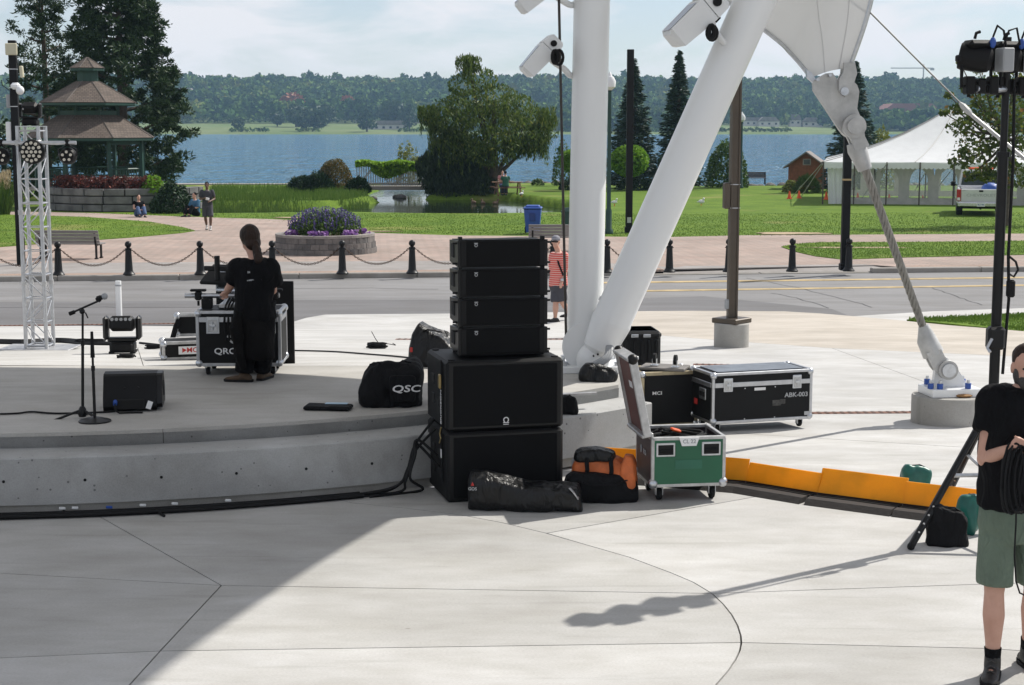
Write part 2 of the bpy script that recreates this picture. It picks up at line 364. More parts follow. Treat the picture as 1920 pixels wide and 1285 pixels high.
def leafquads(P, size, aspect=.6, axis=None, spread=1.0):
    """leaf faces at P; axis: preferred long direction (N,3)"""
    n = len(P); a = unit(RS.normal(size=(n, 3)))
    if axis is not None: a = unit(axis + a*spread)
    b = unit(np.cross(a, RS.normal(size=(n, 3)))); s = np.asarray(size)*(.6 + .8*RS.rand(n)); s = s[:, None]
    a = a*s; b = b*s*aspect
    return np.stack([P - a, P + b*.9 - a*.1, P + a, P - b*.9 - a*.1], 1)
def ball(n, shell=.35):
    d = unit(RS.normal(size=(n, 3))); return d*(shell + (1 - shell)*RS.rand(n, 1)**.5)
# ================================================================ SETTING: ground
def offset_poly(P, g):
    n = len(P); ar = sum(P[i].x*P[(i+1) % n].y - P[(i+1) % n].x*P[i].y for i in range(n))
    if ar < 0: P = P[::-1]
    out = []
    for i in range(n):
        p0, p1, p2 = P[i-1], P[i], P[(i+1) % n]
        d1 = Vector((p1.x-p0.x, p1.y-p0.y)); d2 = Vector((p2.x-p1.x, p2.y-p1.y))
        d1 = d1.normalized() if d1.length > 1e-9 else d2.normalized(); d2 = d2.normalized() if d2.length > 1e-9 else d1
        n1, n2 = Vector((-d1.y, d1.x)), Vector((-d2.y, d2.x)); b = n1 + n2
        b = n1 if b.length < 1e-4 else b / max(b.dot(n1), .35)
        out.append(Vector((p1.x + b.x*g, p1.y + b.y*g, p1.z)))
    return out
def sheet(name, P, m, parent=None, gap=0.0, th=.05, lift=0.0, kind=None):
    P = offset_poly([Vector(p) for p in P], gap); n = len(P)
    vs = [(p.x, p.y, p.z + lift) for p in P] + [(p.x, p.y, p.z + lift - th) for p in P]
    fs = [tuple(range(n)), tuple(range(n, 2*n))[::-1]] + [(i, n + i, n + (i+1) % n, (i+1) % n) for i in range(n)]
    o = MB().add(vs, fs).build(name, m, parent)
    if kind: o['kind'] = kind
    return o
def GP(pts, s): return [G(u, v, s) for u, v in pts]

# front plaza: cast slabs with saw-cut joints over a dark bed
base = MB().add([(-40, -30, -.03), (60, -30, -.03), (60, 13.45, -.03), (-40, 13.45, -.03)], [(0, 1, 2, 3)]).build('plaza', K['joint']); base['kind'] = 'structure'
arc = [(660, 943), (760, 953), (860, 965), (940, 980), (1020, 999), (1100, 1022), (1180, 1045), (1260, 1075), (1300, 1092), (1335, 1113), (1356, 1133), (1372, 1153), (1383, 1173), (1389, 1192), (1390, 1205), (1387, 1220), (1379, 1237), (1366, 1257), (1340, 1287), (1250, 1370), (1100, 1480)]
F0 = 913.5     # row where the flat plaza ends (Y = 13.4)
gap = .0055
def fs(pts, m='con_front'): return sheet('slab', GP(pts, 'front'), K[m], base, gap)
fs([(-2500, F0), (90, F0), (180, 965), (415, 1098), (0, 1075), (-2500, 940)])
fs([(90, F0), (560, F0)] + [(620, 933)] + arc[:10] + [(415, 1098), (180, 965)])
fs([(415, 1098)] + arc[9:15] + [(300, 1221)])
fs([(-2500, 940), (0, 1075), (415, 1098), (300, 1221), (0, 1234), (-2500, 1330)], 'con_front')
fs([(300, 1221)] + arc[14:] + [(900, 1620), (-60, 1620)], 'con_light')
fs([(-2500, 1330), (0, 1234), (300, 1221), (-60, 1620), (-2500, 2300)], 'con_light')
fs([(560, F0), (1520, F0), (1370, 940), (1025, 1000), (1020, 999), (940, 980), (860, 965), (760, 953), (660, 943), (620, 933)])
fs([(1025, 1000), (1370, 940), (1520, F0), (4500, F0), (4500, 1010), (1770, 1098), (1335, 1113), (1300, 1092), (1260, 1075), (1180, 1045), (1100, 1022)], 'con_light')
fs([(1335, 1113), (1770, 1098), (4500, 1010), (4500, 1390), (1850, 1216), (1390, 1205)] + arc[9:14][::-1][:-1], 'con_light')
fs([(1390, 1205), (1850, 1216), (4500, 1390), (4500, 2300), (900, 1620)] + arc[15:][::-1], 'con_front')
sheet('slab', [(-40, 4.6, 0), (-9, 4.6, 0), (-2.1, 6.25, 0), (.3, 6.25, 0), (12, 4.5, 0), (60, 4.5, 0), (60, -30, 0), (-40, -30, 0)], K['con_light'], base, .02)

# the round stage: seat wall, riser, floor slabs, ramp down to the street behind
SC, RW, RS_ = Vector((-4.8, 20.8, 0)), 8.45, 8.04
a0, a1 = R(-155), R(-43.5)
def ringpt(r, a, z): return Vector((SC.x + r*math.cos(a), SC.y + r*math.sin(a), z))
NA = 72; angs = [a0 + (a1 - a0)*i/NA for i in range(NA + 1)]
sw = thing('seat_wall', 'curved grey cast concrete seat wall round the stage front', 'wall', (0, 0, 0))
prof = [(RW, .075), (RW, .445), (RW - .012, .455), (RS_ - .06, .455), (RS_ - .06, .075)]
MB().rings([[ringpt(r, a, z) for r, z in prof] for a in angs]).build('wall', K['con_wall'], sw, 30)
MB().rings([[ringpt(r, a, z) for r, z in [(RW - .05, -.02), (RW - .05, .085), (RS_, .085), (RS_, -.02)]] for a in angs]).build('footing', K['con_pier'], sw)
for i, (u, v) in enumerate([(18, 897), (166, 889), (301, 883), (434, 876), (560, 869), (676, 858)]):  # form-tie holes
    p = Zp(u, v, .25); a = math.atan2(p.y - SC.y, p.x - SC.x); c = ringpt(RW + .002, a, .27 - .004*i); d = (c - SC); d.z = 0; d.normalize()
    MB().cyl(c - d*.004, c + d*.0015, .012, n=10).build('tie_hole', K['dark'], sw)
bx_ = lambda Y: .0728*Y                                    # right end of the stage
stg = MB()
stg.rings([[ringpt(RS_, a, STG - .03), ringpt(RS_, a, .3)] for a in angs], caps=False)
E0, E1 = ringpt(RS_, a1, STG - .03), Vector((bx_(RAMP0), RAMP0, STG - .03)); E2 = Vector((bx_(30.4), 30.4, z_stage(30.4) - .03))
fl = [tuple(ringpt(RS_, a, STG - .03)) for a in angs] + [tuple(E1), (-40, RAMP0, STG - .03)]
stg.add(fl, [tuple(range(len(fl)))])
stg.add([tuple(E1), tuple(E2), (-40, 30.4, z_stage(30.4) - .03), (-40, RAMP0, STG - .03)], [(0, 1, 2, 3)])
stg.add([tuple(E0), tuple(E1), tuple(E2), (E2.x, E2.y, -1), (E1.x, E1.y, -1), (E0.x, E0.y, -1)], [(0, 1, 4, 5), (1, 2, 3, 4)])
stage = stg.build('stage', K['con_wall']); stage['kind'] = 'structure'
def stp(u, v): return G(u, v, 'stage')
jA = stp(306, 806); jang = math.atan2(jA.y - SC.y, jA.x - SC.x); jB = stp(270, 690); jB = Vector((jB.x + (RAMP0 - jB.y)*(jB.x - jA.x)/(jB.y - jA.y), RAMP0, STG))
arcL = [ringpt(RS_, a, STG) for a in angs if a < jang]; arcR = [ringpt(RS_, a, STG) for a in angs if a > jang]
jF = ringpt(RS_, jang, STG)
sheet('slab', [(-40, RAMP0, STG), (-40, arcL[0].y, STG)] + arcL + [jF, jB], K['con_stage'], stage, .004, .03)
sheet('slab', [jB, jF] + arcR + [Vector((bx_(RAMP0), RAMP0, STG))], K['con_stage'], stage, .004, .03)
# ramp slabs behind
def rp(x, y): return Vector((x, y, z_stage(y)))
jC = stp(258, 652)
edge = [G(u, v, 'stage') for u, v in [(1178, 584), (850, 588), (610, 590), (575, 596), (548, 604)]]
mid1 = stp(540, 640); mid2 = stp(860, 634)
sheet('slab', [jB, jC, rp(jC.x - 1.4, 30.4), (-40, 30.4, z_stage(30.4)), (-40, RAMP0, STG)], K['con_light'], stage, .004, .03)
q1 = Vector((bx_(mid2.y), mid2.y, mid2.z))
sheet('slab', [jB, Vector((bx_(RAMP0), RAMP0, STG)), q1, mid2, mid1, jC], K['con_light'], stage, .004, .03)
sheet('slab', [jC, mid1, mid2, q1, rp(bx_(30.4), 30.4), rp(jC.x - 1.4, 30.4)], K['con_light'], stage, .004, .03)
e2 = [Vector((p.x, max(p.y, 30.4), -.741)) for p in edge]
sheet('slab', [rp(bx_(30.4), 30.4)] + e2 + [Vector((e2[-1].x, 30.4, -.741))], K['con_light'], stage, 0, .05)
# riser joints
MB().box(tuple(ringpt(RS_ + .001, jang, .52)), (.008, .006, .12), (0, 0, jang + PI/2)).build('joint', K['joint'], stage)

# right plaza, falling gently to the street
pz = MB().add([(bx_(13.4) - 1, 13.4, -.035), (60, 13.4, -.035), (60, 30.5, -.776), (bx_(30.5) - .02, 30.5, -.776)], [(0, 1, 2, 3)]).build('plaza_slope', K['joint']); pz['kind'] = 'structure'
Ld = [(1178, 624), (1335, 637), (1560, 653), (1851, 666), (3200, 720)]
def ps(pts, m, g=gap): return sheet('slab', GP(pts, 'plaza'), K[m], pz, g, .03)
a_, b_, c_ = (1560, 653), (1730, 715), (1990, 850)
ps([(1178, 624), (1335, 637), a_, b_, c_, (1178, 800)], 'con_light')
ps([a_, (1851, 666), (3200, 720), (3200, 900), c_, b_], 'con_light')
ps([(1000, 796), (1178, 800), c_, (3200, 900), (3200, F0), (940, F0)], 'con_light')
R0 = [(1178, 584), (1300, 583), (1470, 584), (1540, 588), (1600, 593)]
ps(R0 + [(1700, 602), (1920, 624), (3200, 700), (3200, 720), (1851, 666), a_, (1335, 637), (1178, 624)], 'con_beige')
sheet('sidewalk', GP([(1600, 593), (1750, 584), (1920, 578), (3200, 540), (3200, 552), (1920, 592), (1700, 602)], 'plaza'), K['con_light'], None, 0, .05, kind='structure')

# street
K['asphalt'] = concrete('old_asphalt', (.235, .232, .232), .8, speck=False, streak=(.25, 1, 1))
K['asphalt_new'] = concrete('darker_asphalt_lane', (.165, .163, .166), .85, speck=False, streak=(.2, 1, 1))
K['yellow'] = mat('worn_yellow_line', (.40, .30, .15), .85, var=.3, scale=2.5)
rd = MB().add([(-80, 22, ROADZ), (80, 22, ROADZ), (80, 50, ROADZ), (-80, 50, ROADZ)], [(0, 1, 2, 3)]).build('road', K['asphalt']); rd['kind'] = 'structure'
sheet('near_lane', [Zp(u, v, ROADZ) for u, v in [(-900, 572), (0, 567), (560, 563), (1100, 562), (1320, 556), (1560, 580), (1600, 596), (1100, 600), (-900, 632)]], K['asphalt_new'], rd, 0, .03, .004)
for t0, t1 in (((1130, 531.5), (3200, 506)), ((1130, 548), (3200, 517))):
    dv = 2.0
    sheet('lane_line', [Zp(t0[0], t0[1] - dv, ROADZ), Zp(t1[0], t1[1] - dv, ROADZ), Zp(t1[0], t1[1] + .3, ROADZ), Zp(t0[0], t0[1] + .6, ROADZ)], K['yellow'], rd, 0, .02, .009)
K['tar'] = mat('tar_crack_seal', (.09, .09, .092), .7, var=.3)
for pts in ([(1400, 522), (1440, 530), (1500, 540), (1580, 562), (1650, 580)], [(1450, 550), (1500, 562), (1570, 582)], [(1745, 540), (1800, 560), (1850, 575)], [(300, 545), (700, 541), (850, 543)], [(0, 578), (200, 576), (420, 577)]):
    w = .02; P = [Zp(u, v + random.uniform(-1, 1), ROADZ) for u, v in pts]
    fine = []
    for i in range(len(P) - 1):
        for k in range(6): q = P[i].lerp(P[i+1], k/6); fine.append(q + Vector((random.uniform(-.05, .05), random.uniform(-.08, .08), .007)))
    MB().tube(fine, .011, 5, flat=.2).build('crack_seal', K['tar'], rd)
# kerb of the far side, stone by stone
K0, K1 = Zp(-600, 534.5, ROADZ), Zp(3000, 499, ROADZ); kd = (K1 - K0).normalized(); kang = math.atan2(kd.y, kd.x); KN = Vector((-kd.y, kd.x, 0))
kerb = thing('kerb', 'long grey concrete kerb along the far side of the street', 'kerb', tuple(K0), kang)
Lk = (K1 - K0).length; t = 0.0
dA = (Zp(1246, 516, ROADZ) - K0).dot(kd); dB = (Zp(1700, 511, ROADZ) - K0).dot(kd)
while t < Lk:
    ln = 3.0; mid = t + ln/2; h = .135
    if dA < mid < dB: h = .03
    MB().box((mid, .1, h/2 - .04), (ln - .012, .2, h + .08), b=.02).build('kerb_stone', K['kerb'], kerb); t += ln
# park: lawn height field with the pond basin, lake shore and the paved walk laid over it
WZ = -1.30
def sstep(a, b, x): t = min(max((x - a)/(b - a), 0), 1); return t*t*(3 - 2*t)
def shore_y(x): return 115 - 5*sstep(0, 14, x) + .8*math.sin(x*.33)
def pond_depth(x, y):
    far = 84 + 12*sstep(-10, -6.5, x) - 13*sstep(-1.5, 4.5, x); near = 74.5 + .5*math.sin(x*.6)
    ex = sstep(-19, -16, x)*(1 - sstep(2.2, 4.4, x))
    a = ex*sstep(near - 2.2, near + 1.2, y)*(1 - sstep(far - 1.0, far + 1.2, y))
    c = (1 - sstep(1.5, 2.6, abs(x + 7.3 - .02*(y - 96))))*sstep(92, 94, y)
    return max(a, c)
def z_lawn(x, y):
    z = z_park(y) - .014 + .05*mnoise.noise(Vector((x*.12, y*.12, 0)))*sstep(60, 66, y)
    d = pond_depth(x, y); z = z*(1 - d) + (-1.75)*d
    s = sstep(-.6, 1.0, y - shore_y(x)); return z*(1 - s) + (-2.2)*s
xs = np.concatenate([np.linspace(-75, -26, 26), np.linspace(-25, 12, 112), np.linspace(13, 75, 32)]); ys = np.concatenate([np.linspace(47.5, 70, 14), np.linspace(71, 122, 110)])
V = [(x, y, z_lawn(x, y)) for y in ys for x in xs]; nx = len(xs)
Fq = [(j*nx + i, j*nx + i + 1, (j+1)*nx + i + 1, (j+1)*nx + i) for j in range(len(ys) - 1) for i in range(nx - 1)]
K['grass'] = mat('lawn_grass', (.080, .150, .018), .9, col2=(.140, .220, .032), scale=.8, bump=.9, bscale=9, spec=.1)
def grassify(m):
    n, l = m.node_tree.nodes, m.node_tree.links; b = n['Principled BSDF']; src = b.inputs['Base Color'].links[0].from_socket
    z = n.new('ShaderNodeTexNoise'); z.inputs['Scale'].default_value = 14; z.inputs['Detail'].default_value = 5; t = n.new('ShaderNodeNewGeometry'); l.new(t.outputs['Position'], z.inputs['Vector'])
    r = n.new('ShaderNodeValToRGB'); r.color_ramp.elements[0].position = .3; r.color_ramp.elements[1].position = .7; r.color_ramp.elements[0].color = (.6, .62, .5, 1); r.color_ramp.elements[1].color = (1.2, 1.15, 1.1, 1); l.new(z.outputs['Fac'], r.inputs['Fac'])
    x = n.new('ShaderNodeMix'); x.data_type = 'RGBA'; x.blend_type = 'MULTIPLY'; x.inputs['Factor'].default_value = 1; l.new(src, x.inputs['A']); l.new(r.outputs['Color'], x.inputs['B'])
    # dry patches
    z3 = n.new('ShaderNodeTexNoise'); z3.inputs['Scale'].default_value = .22; z3.inputs['Detail'].default_value = 5; l.new(t.outputs['Position'], z3.inputs['Vector'])
    r3 = n.new('ShaderNodeValToRGB'); r3.color_ramp.elements[0].position = .60; r3.color_ramp.elements[1].position = .74; r3.color_ramp.elements[0].color = (0, 0, 0, 1); r3.color_ramp.elements[1].color = (.75, .75, .75, 1); l.new(z3.outputs['Fac'], r3.inputs['Fac'])
    y = n.new('ShaderNodeMix'); y.data_type = 'RGBA'; l.new(r3.outputs['Color'], y.inputs['Factor']); l.new(x.outputs['Result'], y.inputs['A']); y.inputs['B'].default_value = (.27, .24, .09, 1)
    l.new(y.outputs['Result'], b.inputs['Base Color'])
grassify(K['grass'])
lawn = MB().add(V, Fq).build('lawn', K['grass'], smooth=60); lawn['kind'] = 'structure'
K['paver'] = brickmat('interlock_pavers', (.40, .30, .255), (.33, .27, .235), (.25, .21, .18), .42, .21, .018, rot=R(40))
K['paver_red'] = brickmat('red_edge_pavers', (.38, .26, .20), (.33, .25, .21), (.24, .21, .18), .3, .15, .015)
K['path'] = concrete('grey_path', (.31, .29, .275), .85, speck=False)
def pk(pts): return GP(pts, 'park')
KT = lambda t, off: Vector((*(K0 + kd*t + KN*off).xy, z_park(41)))
park_front = [KT(0, .2), KT(dA, .2), KT(dA + .8, 1.3), KT(dB - .8, 1.3), KT(dB, .2), KT(Lk, .2)]
walk = sheet('paved_walk', park_front + pk([(3000, 428), (1920, 438.5), (1400, 441.5), (1250, 445), (1060, 443.5), (860, 442), (700, 437), (650, 427), (600, 415), (500, 411), (420, 409), (330, 406), (180, 400), (0, 396.5), (-600, 390)]), K['paver'], None, 0, .05, .004, 'structure')
sheet('grey_path', pk([(-900, 499), (0, 494.5), (600, 491), (1240, 488), (1560, 489), (1700, 484), (3000, 470), (3000, 482), (1700, 497), (1240, 505.5), (600, 510), (0, 514.5), (-900, 521)]), K['path'], walk, 0, .03, .009)
sheet('edge_course', [KT(0, .22), KT(dA, .22), KT(dA, .72), KT(0, .72)], K['paver_red'], walk, 0, .03, .0125); sheet('edge_course', [KT(dB, .22), KT(Lk, .22), KT(Lk, .72), KT(dB, .72)], K['paver_red'], walk, 0, .03, .0125)
lo_ = lambda t_, o_: Vector((*KT(t_, o_).xy, ROADZ + .032))
MB().add([tuple(p_) for p_ in (lo_(dA, .2), lo_(dB, .2), KT(dB - .8, 1.3) + Vector((0, 0, .0035)), KT(dA + .8, 1.3) + Vector((0, 0, .0035)), KT(dA, .2), KT(dB, .2))], [(0, 1, 2, 3), (0, 3, 4), (1, 5, 2)]).build('apron', K['path'], walk)
gl = [(-900, 404), (0, 403.5), (160, 408), (280, 417), (345, 428), (366, 434), (340, 438), (250, 446), (150, 453), (50, 460), (0, 464), (-900, 520)]
sheet('lawn_island', pk(gl), K['grass'], None, 0, .05, .03, 'structure')
gr = [(1465, 464), (1490, 459), (1540, 456), (1700, 455.5), (1920, 453), (3000, 446), (3000, 468), (1920, 479), (1700, 484), (1580, 488), (1530, 482), (1490, 473)]
sheet('lawn_island', pk(gr), K['grass'], None, 0, .05, .03, 'structure')
sheet('lawn_corner', GP([(1700, 602), (1920, 592), (3200, 552), (3200, 700), (1920, 624)], 'plaza'), K['grass'], None, 0, .05, .03, 'structure')
sheet('shore_path', [(-70, 110.5, z_park(110) + .03), (-11.5, 111, z_park(110) + .03), (-11.5, 113, z_park(112) + .03), (-70, 112.5, z_park(112) + .03)], K['path'], None, 0, .06, 0, 'structure')
# bare soil
K['soil'] = mat('bare_soil', (.36, .27, .17), .95, var=.25, scale=3)
for u, v, w, d in ((1480, 438.5, 1.3, .5), (1600, 466.5, 1.5, .25), (700, 434.5, .9, .2), (575, 409, 1.2, .5)):
    c = G(u, v, 'park'); P = [Vector((c.x + w*math.cos(k*PI/9)*random.uniform(.6, 1.3), c.y + d*math.sin(k*PI/9)*random.uniform(.6, 1.3), c.z)) for k in range(18)]
    sheet('bare_patch', P, K['soil'], None, 0, .02, .04 if v > 450 else .022, 'structure')

# lake and pond: one water sheet
def watermat():
    m = bpy.data.materials.new('lake_water'); m.use_nodes = True; n, l = m.node_tree.nodes, m.node_tree.links; b = n['Principled BSDF']
    b.inputs['Roughness'].default_value = .08; b.inputs['Specular IOR Level'].default_value = .38; b.inputs['IOR'].default_value = 1.33
    g = n.new('ShaderNodeNewGeometry'); sep = n.new('ShaderNodeSeparateXYZ'); l.new(g.outputs['Position'], sep.inputs[0])
    def nz_(s, sc, d=4):
        q = n.new('ShaderNodeMapping'); q.inputs['Scale'].default_value = sc; l.new(g.outputs['Position'], q.inputs['Vector'])
        z = n.new('ShaderNodeTexNoise'); z.inputs['Scale'].default_value = s; z.inputs['Detail'].default_value = d; z.inputs['Roughness'].default_value = .62; l.new(q.outputs['Vector'], z.inputs['Vector']); return z.outputs['Fac']
    a1_ = nz_(.55, (.8, .35, 1), 5); a2 = nz_(.13, (.8, .4, 1), 4)
    pm = n.new('ShaderNodeMapRange'); pm.inputs['From Min'].default_value = 108; pm.inputs['From Max'].default_value = 118; l.new(sep.outputs['Y'], pm.inputs['Value']); cm = n.new('ShaderNodeMix'); cm.data_type = 'RGBA'; l.new(pm.outputs['Result'], cm.inputs['Factor']); cm.inputs['A'].default_value = (.016, .026, .014, 1); cm.inputs['B'].default_value = (.045, .20, .37, 1); l.new(cm.outputs['Result'], b.inputs['Base Color'])   # murky pond, blue lake
    ad = n.new('ShaderNodeMath'); ad.operation = 'MULTIPLY_ADD'; ad.inputs[1].default_value = 1.6; l.new(a2, ad.inputs[0]); l.new(a1_, ad.inputs[2])
    mr = n.new('ShaderNodeMapRange'); mr.inputs['From Min'].default_value = 100; mr.inputs['From Max'].default_value = 122; mr.inputs['To Min'].default_value = .010; mr.inputs['To Max'].default_value = 1.0; l.new(sep.outputs['Y'], mr.inputs['Value'])
    u = n.new('ShaderNodeBump'); u.inputs['Distance'].default_value = 5.5; l.new(mr.outputs['Result'], u.inputs['Strength']); l.new(ad.outputs[0], u.inputs['Height']); l.new(u.outputs['Normal'], b.inputs['Normal'])
    return m
K['water'] = watermat()
wt = MB().add([(-800, 68, WZ), (800, 68, WZ), (800, 1010, WZ), (-800, 1010, WZ)], [(0, 1, 2, 3)]).build('lake', K['water']); wt['kind'] = 'structure'
lb = MB().add([(-800, 68, -4), (800, 68, -4), (800, 1010, -4), (-800, 1010, -4)], [(0, 1, 2, 3)]).build('lake_bed', K['soil']); lb['kind'] = 'structure'
# stones of the lake edge on the right
K['stone'] = mat('dark_shore_stone', (.10, .095, .09), .9, var=.35, scale=2.5, bump=.6, bscale=12)
def rock_mesh(seed, sx=1, sy=1, sz=.7):
    b = MB().sph((0, 0, 0), 1, 9, 6); rnd = random.Random(seed)
    b.v = [(p[0]*sx*(1 + .25*mnoise.noise(Vector(p)*1.3 + Vector((seed, 0, 0)))), p[1]*sy*(1 + .25*mnoise.noise(Vector(p)*1.3 + Vector((0, seed, 0)))), p[2]*sz*(1 + .25*mnoise.noise(Vector(p)*1.6 + Vector((0, 0, seed))))) for p in b.v]
    return b.mesh('rock', 30)
rocks = [rock_mesh(i) for i in range(5)]
bank = thing('shore_revetment', 'line of dark boulders along the lake edge of the lawn', 'rocks', (0, 0, 0))
for i in range(58):
    x = -1 + i*.72 + random.uniform(-.2, .2); y = shore_y(x) + random.uniform(-.35, .1)
    o = obj('boulder', rocks[i % 5], K['stone'], bank, (x, y, -1.0 + random.uniform(-.06, .05)), random.uniform(0, 6)); o.scale = (.5, .42, random.uniform(.3, .45))
for k, (u, v, s) in enumerate([(682, 372, .42), (700, 374, .3), (742, 371, .26), (752, 372, .4), (668, 374, .35), (640, 376, .3)]):
    p = Zp(u, v, WZ); o = obj('pond_rock', rocks[k % 5], K['stone'], None, (p.x, p.y, WZ + .05), k); o.scale = (s, s*.8, s*.7)
    tag(o, ['largest dark rock left of the channel at the pond', 'dark rock next right of the largest pond rock', 'dark rock right of the channel below the bridge', 'dark rock at the foot of the weeping shrub', 'small rock left of the largest pond rock', 'leftmost small rock at the pond edge by the reeds'][k], 'rock', 'rocks at the pond edge')

# far shore
def ridge(x):
    return 36 + 5*mnoise.noise(Vector((x*.004, 3.1, 0))) + 3*mnoise.noise(Vector((x*.013, 7.7, 0))) + (2.5 if x > 250 else 0)
def z_hill(x, y):
    t1 = sstep(935, 1130, y); t2 = sstep(1110, 1640, y)
    m = 1.4 + 5.0*t1 - 2.5*sstep(60, 240, x)*t1
    z = WZ - .4 + (m + .4)*sstep(930, 945, y) + t2*(ridge(x) - 4) + 2.2*mnoise.noise(Vector((x*.012, y*.012, 1)))*t2
    return z - 26*sstep(1700, 1900, y)
hx = np.linspace(-780, 780, 131); hy = np.concatenate([np.linspace(926, 950, 7), np.linspace(960, 1900, 80)])
V = [(x, y, z_hill(x, y)) for y in hy for x in hx]; nx = len(hx)
K['far_grass'] = mat('far_meadow', (.10, .15, .05), .95, col2=(.16, .19, .085), scale=.02, spec=.1)
hl = MB().add(V, [(j*nx + i, j*nx + i + 1, (j+1)*nx + i + 1, (j+1)*nx + i) for j in range(len(hy) - 1) for i in range(nx - 1)]).build('far_hills', K['far_grass'], smooth=60); hl['kind'] = 'structure'
def blobs(C, Rr, n, size):
    """C (M,3) crown centres, Rr (M,3) radii -> leaf faces"""
    M = len(C); P = np.repeat(C, n, 0); d = unit(RS.normal(size=(M*n, 3))); d[:, 2] = np.abs(d[:, 2])*1.25 - .35
    P = P + d*np.repeat(Rr, n, 0)*(.72 + .33*RS.rand(M*n, 1)); return leafquads(P, np.repeat(size, n), .85)
m = bpy.data.materials.new('far_forest'); m.use_nodes = True; n_, l_ = m.node_tree.nodes, m.node_tree.links; b_n = n_['Principled BSDF']; b_n.inputs['Roughness'].default_value = .9; b_n.inputs['Specular IOR Level'].default_value = .1
g_ = n_.new('ShaderNodeNewGeometry'); mpp = n_.new('ShaderNodeMapping'); mpp.inputs['Scale'].default_value = (1, .5, .3); l_.new(g_.outputs['Position'], mpp.inputs['Vector'])
z_ = n_.new('ShaderNodeTexNoise'); z_.inputs['Scale'].default_value = .045; z_.inputs['Detail'].default_value = 2; l_.new(mpp.outputs['Vector'], z_.inputs['Vector'])
r_ = n_.new('ShaderNodeValToRGB'); els = r_.color_ramp.elements; els[0].position = .28; els[0].color = (.028, .065, .022, 1); els[1].position = .80; els[1].color = (.24, .10, .03, 1)
for p_, c_l in ((.45, (.05, .105, .025)), (.58, (.10, .165, .035)), (.70, (.16, .175, .04))): e = els.new(p_); e.color = (*c_l, 1)
l_.new(z_.outputs['Fac'], r_.inputs['Fac'])
xr = n_.new('ShaderNodeMix'); xr.data_type = 'RGBA'; xr.blend_type = 'MULTIPLY'; xr.inputs['Factor'].default_value = 1; r2 = n_.new('ShaderNodeValToRGB'); r2.color_ramp.elements[0].color = (.55, .6, .55, 1); r2.color_ramp.elements[1].color = (1.35, 1.3, 1.2, 1)
l_.new(g_.outputs['Random Per Island'], r2.inputs['Fac']); l_.new(r_.outputs['Color'], xr.inputs['A']); l_.new(r2.outputs['Color'], xr.inputs['B']); l_.new(xr.outputs['Result'], b_n.inputs['Base Color']); K['forest'] = m
C = []
for y in np.arange(1128, 1690, 15.0):
    w = .36*y + 40; x = -w + random.uniform(0, 6)
    open_ = y < 1330
    while x < w:
        x += random.uniform(9, 19 if not open_ else 25); yy = y + random.uniform(-9, 9)
        if yy < 1150 + 12*mnoise.noise(Vector((x*.01, 0, 0))): 
            if random.random() < .5: continue
        h = random.uniform(10, 17) * (1.1 if yy > 1500 else 1); r = random.uniform(7.0, 13.0)
        if random.random() < .07: h *= 1.25; r *= .55
        C.append((x, yy, z_hill(x, yy) + h*.45, r, r, h*.55))
for y in np.arange(962, 1135, 12.0):                          # wooded shore right of the meadow
    x = -45.0
    while x < .36*y + 40:
        x += random.uniform(7, 17)
        if 118 < x < 215: continue
        h = random.uniform(7, 14); r = random.uniform(5, 9.5); C.append((x, y, z_hill(x, y) + h*.42, r, r, h*.55))
C = np.array(C); W_ = facemesh('far_forest', blobs(C[:, :3], C[:, 3:], 95, np.full(len(C), 2.0)))
fo = obj('far_forest', W_, K['forest']); tag(fo, 'hazy wooded hillside across the lake', 'forest', kind='stuff')
C2 = []
for x in np.arange(-330, 420, 3.2):                       # scrub along the far water line
    if mnoise.noise(Vector((x*.03, 2, 0))) > .08 or 30 < x < 130: C2.append((x, 944 + random.uniform(0, 8), z_hill(x, 948) + .8, 2.2, 2, random.uniform(.8, 2.4)))
for x in np.arange(-380, 420, 5): C2.append((x, 1136 + random.uniform(-8, 6), z_hill(x, 1136) + 2, 3.4, 3, random.uniform(2, 4.5)))
C2 = np.array(C2); so = obj('far_scrub', facemesh('far_scrub', blobs(C2[:, :3], C2[:, 3:], 34, np.full(len(C2), .8))), K['forest']); tag(so, 'low scrub along the far water line and meadow edge', 'bushes', kind='stuff')
# ================================================================ far trees and houses
K['house_wall'] = mat('pale_siding', (.55, .53, .5), .8, var=.1); K['house_roof'] = mat('grey_shingle_roof', (.20, .18, .17), .9, var=.2, scale=.5); K['brickroof'] = mat('red_brown_roof', (.24, .10, .075), .9, var=.15)
K['pane'] = mat('dark_window_pane', (.05, .06, .07), .15, var=.1)
def far_house(u, v, Y, w, h, roof, label, wall='house_wall', roofm='house_roof', rz=0.0):
    p = A(u, v, Y); zb = z_hill(p.x, Y) - .5; top = max(p.z, zb + h*.6); d = w*.7
    t = thing('house', label, 'house', (p.x, Y, zb), rz, 'houses on the far shore')
    hh = max(h, top - zb)
    MB().box((0, 0, hh/2), (w, d, hh)).build('wall', K[wall], t)
    MB().prism([(-w/2 - .5, hh), (w/2 + .5, hh), (w*.3, hh + roof), (-w*.3, hh + roof)], -d/2 - .5, d/2 + .5).build('roof', K[roofm], t)
    nwin = max(2, int(w/4))
    for i in range(nwin): MB().box((-w/2 + w*(i + .5)/nwin, -d/2 - .05, hh - 1.6), (1.5, .12, 1.3)).build('window', K['pane'], t)
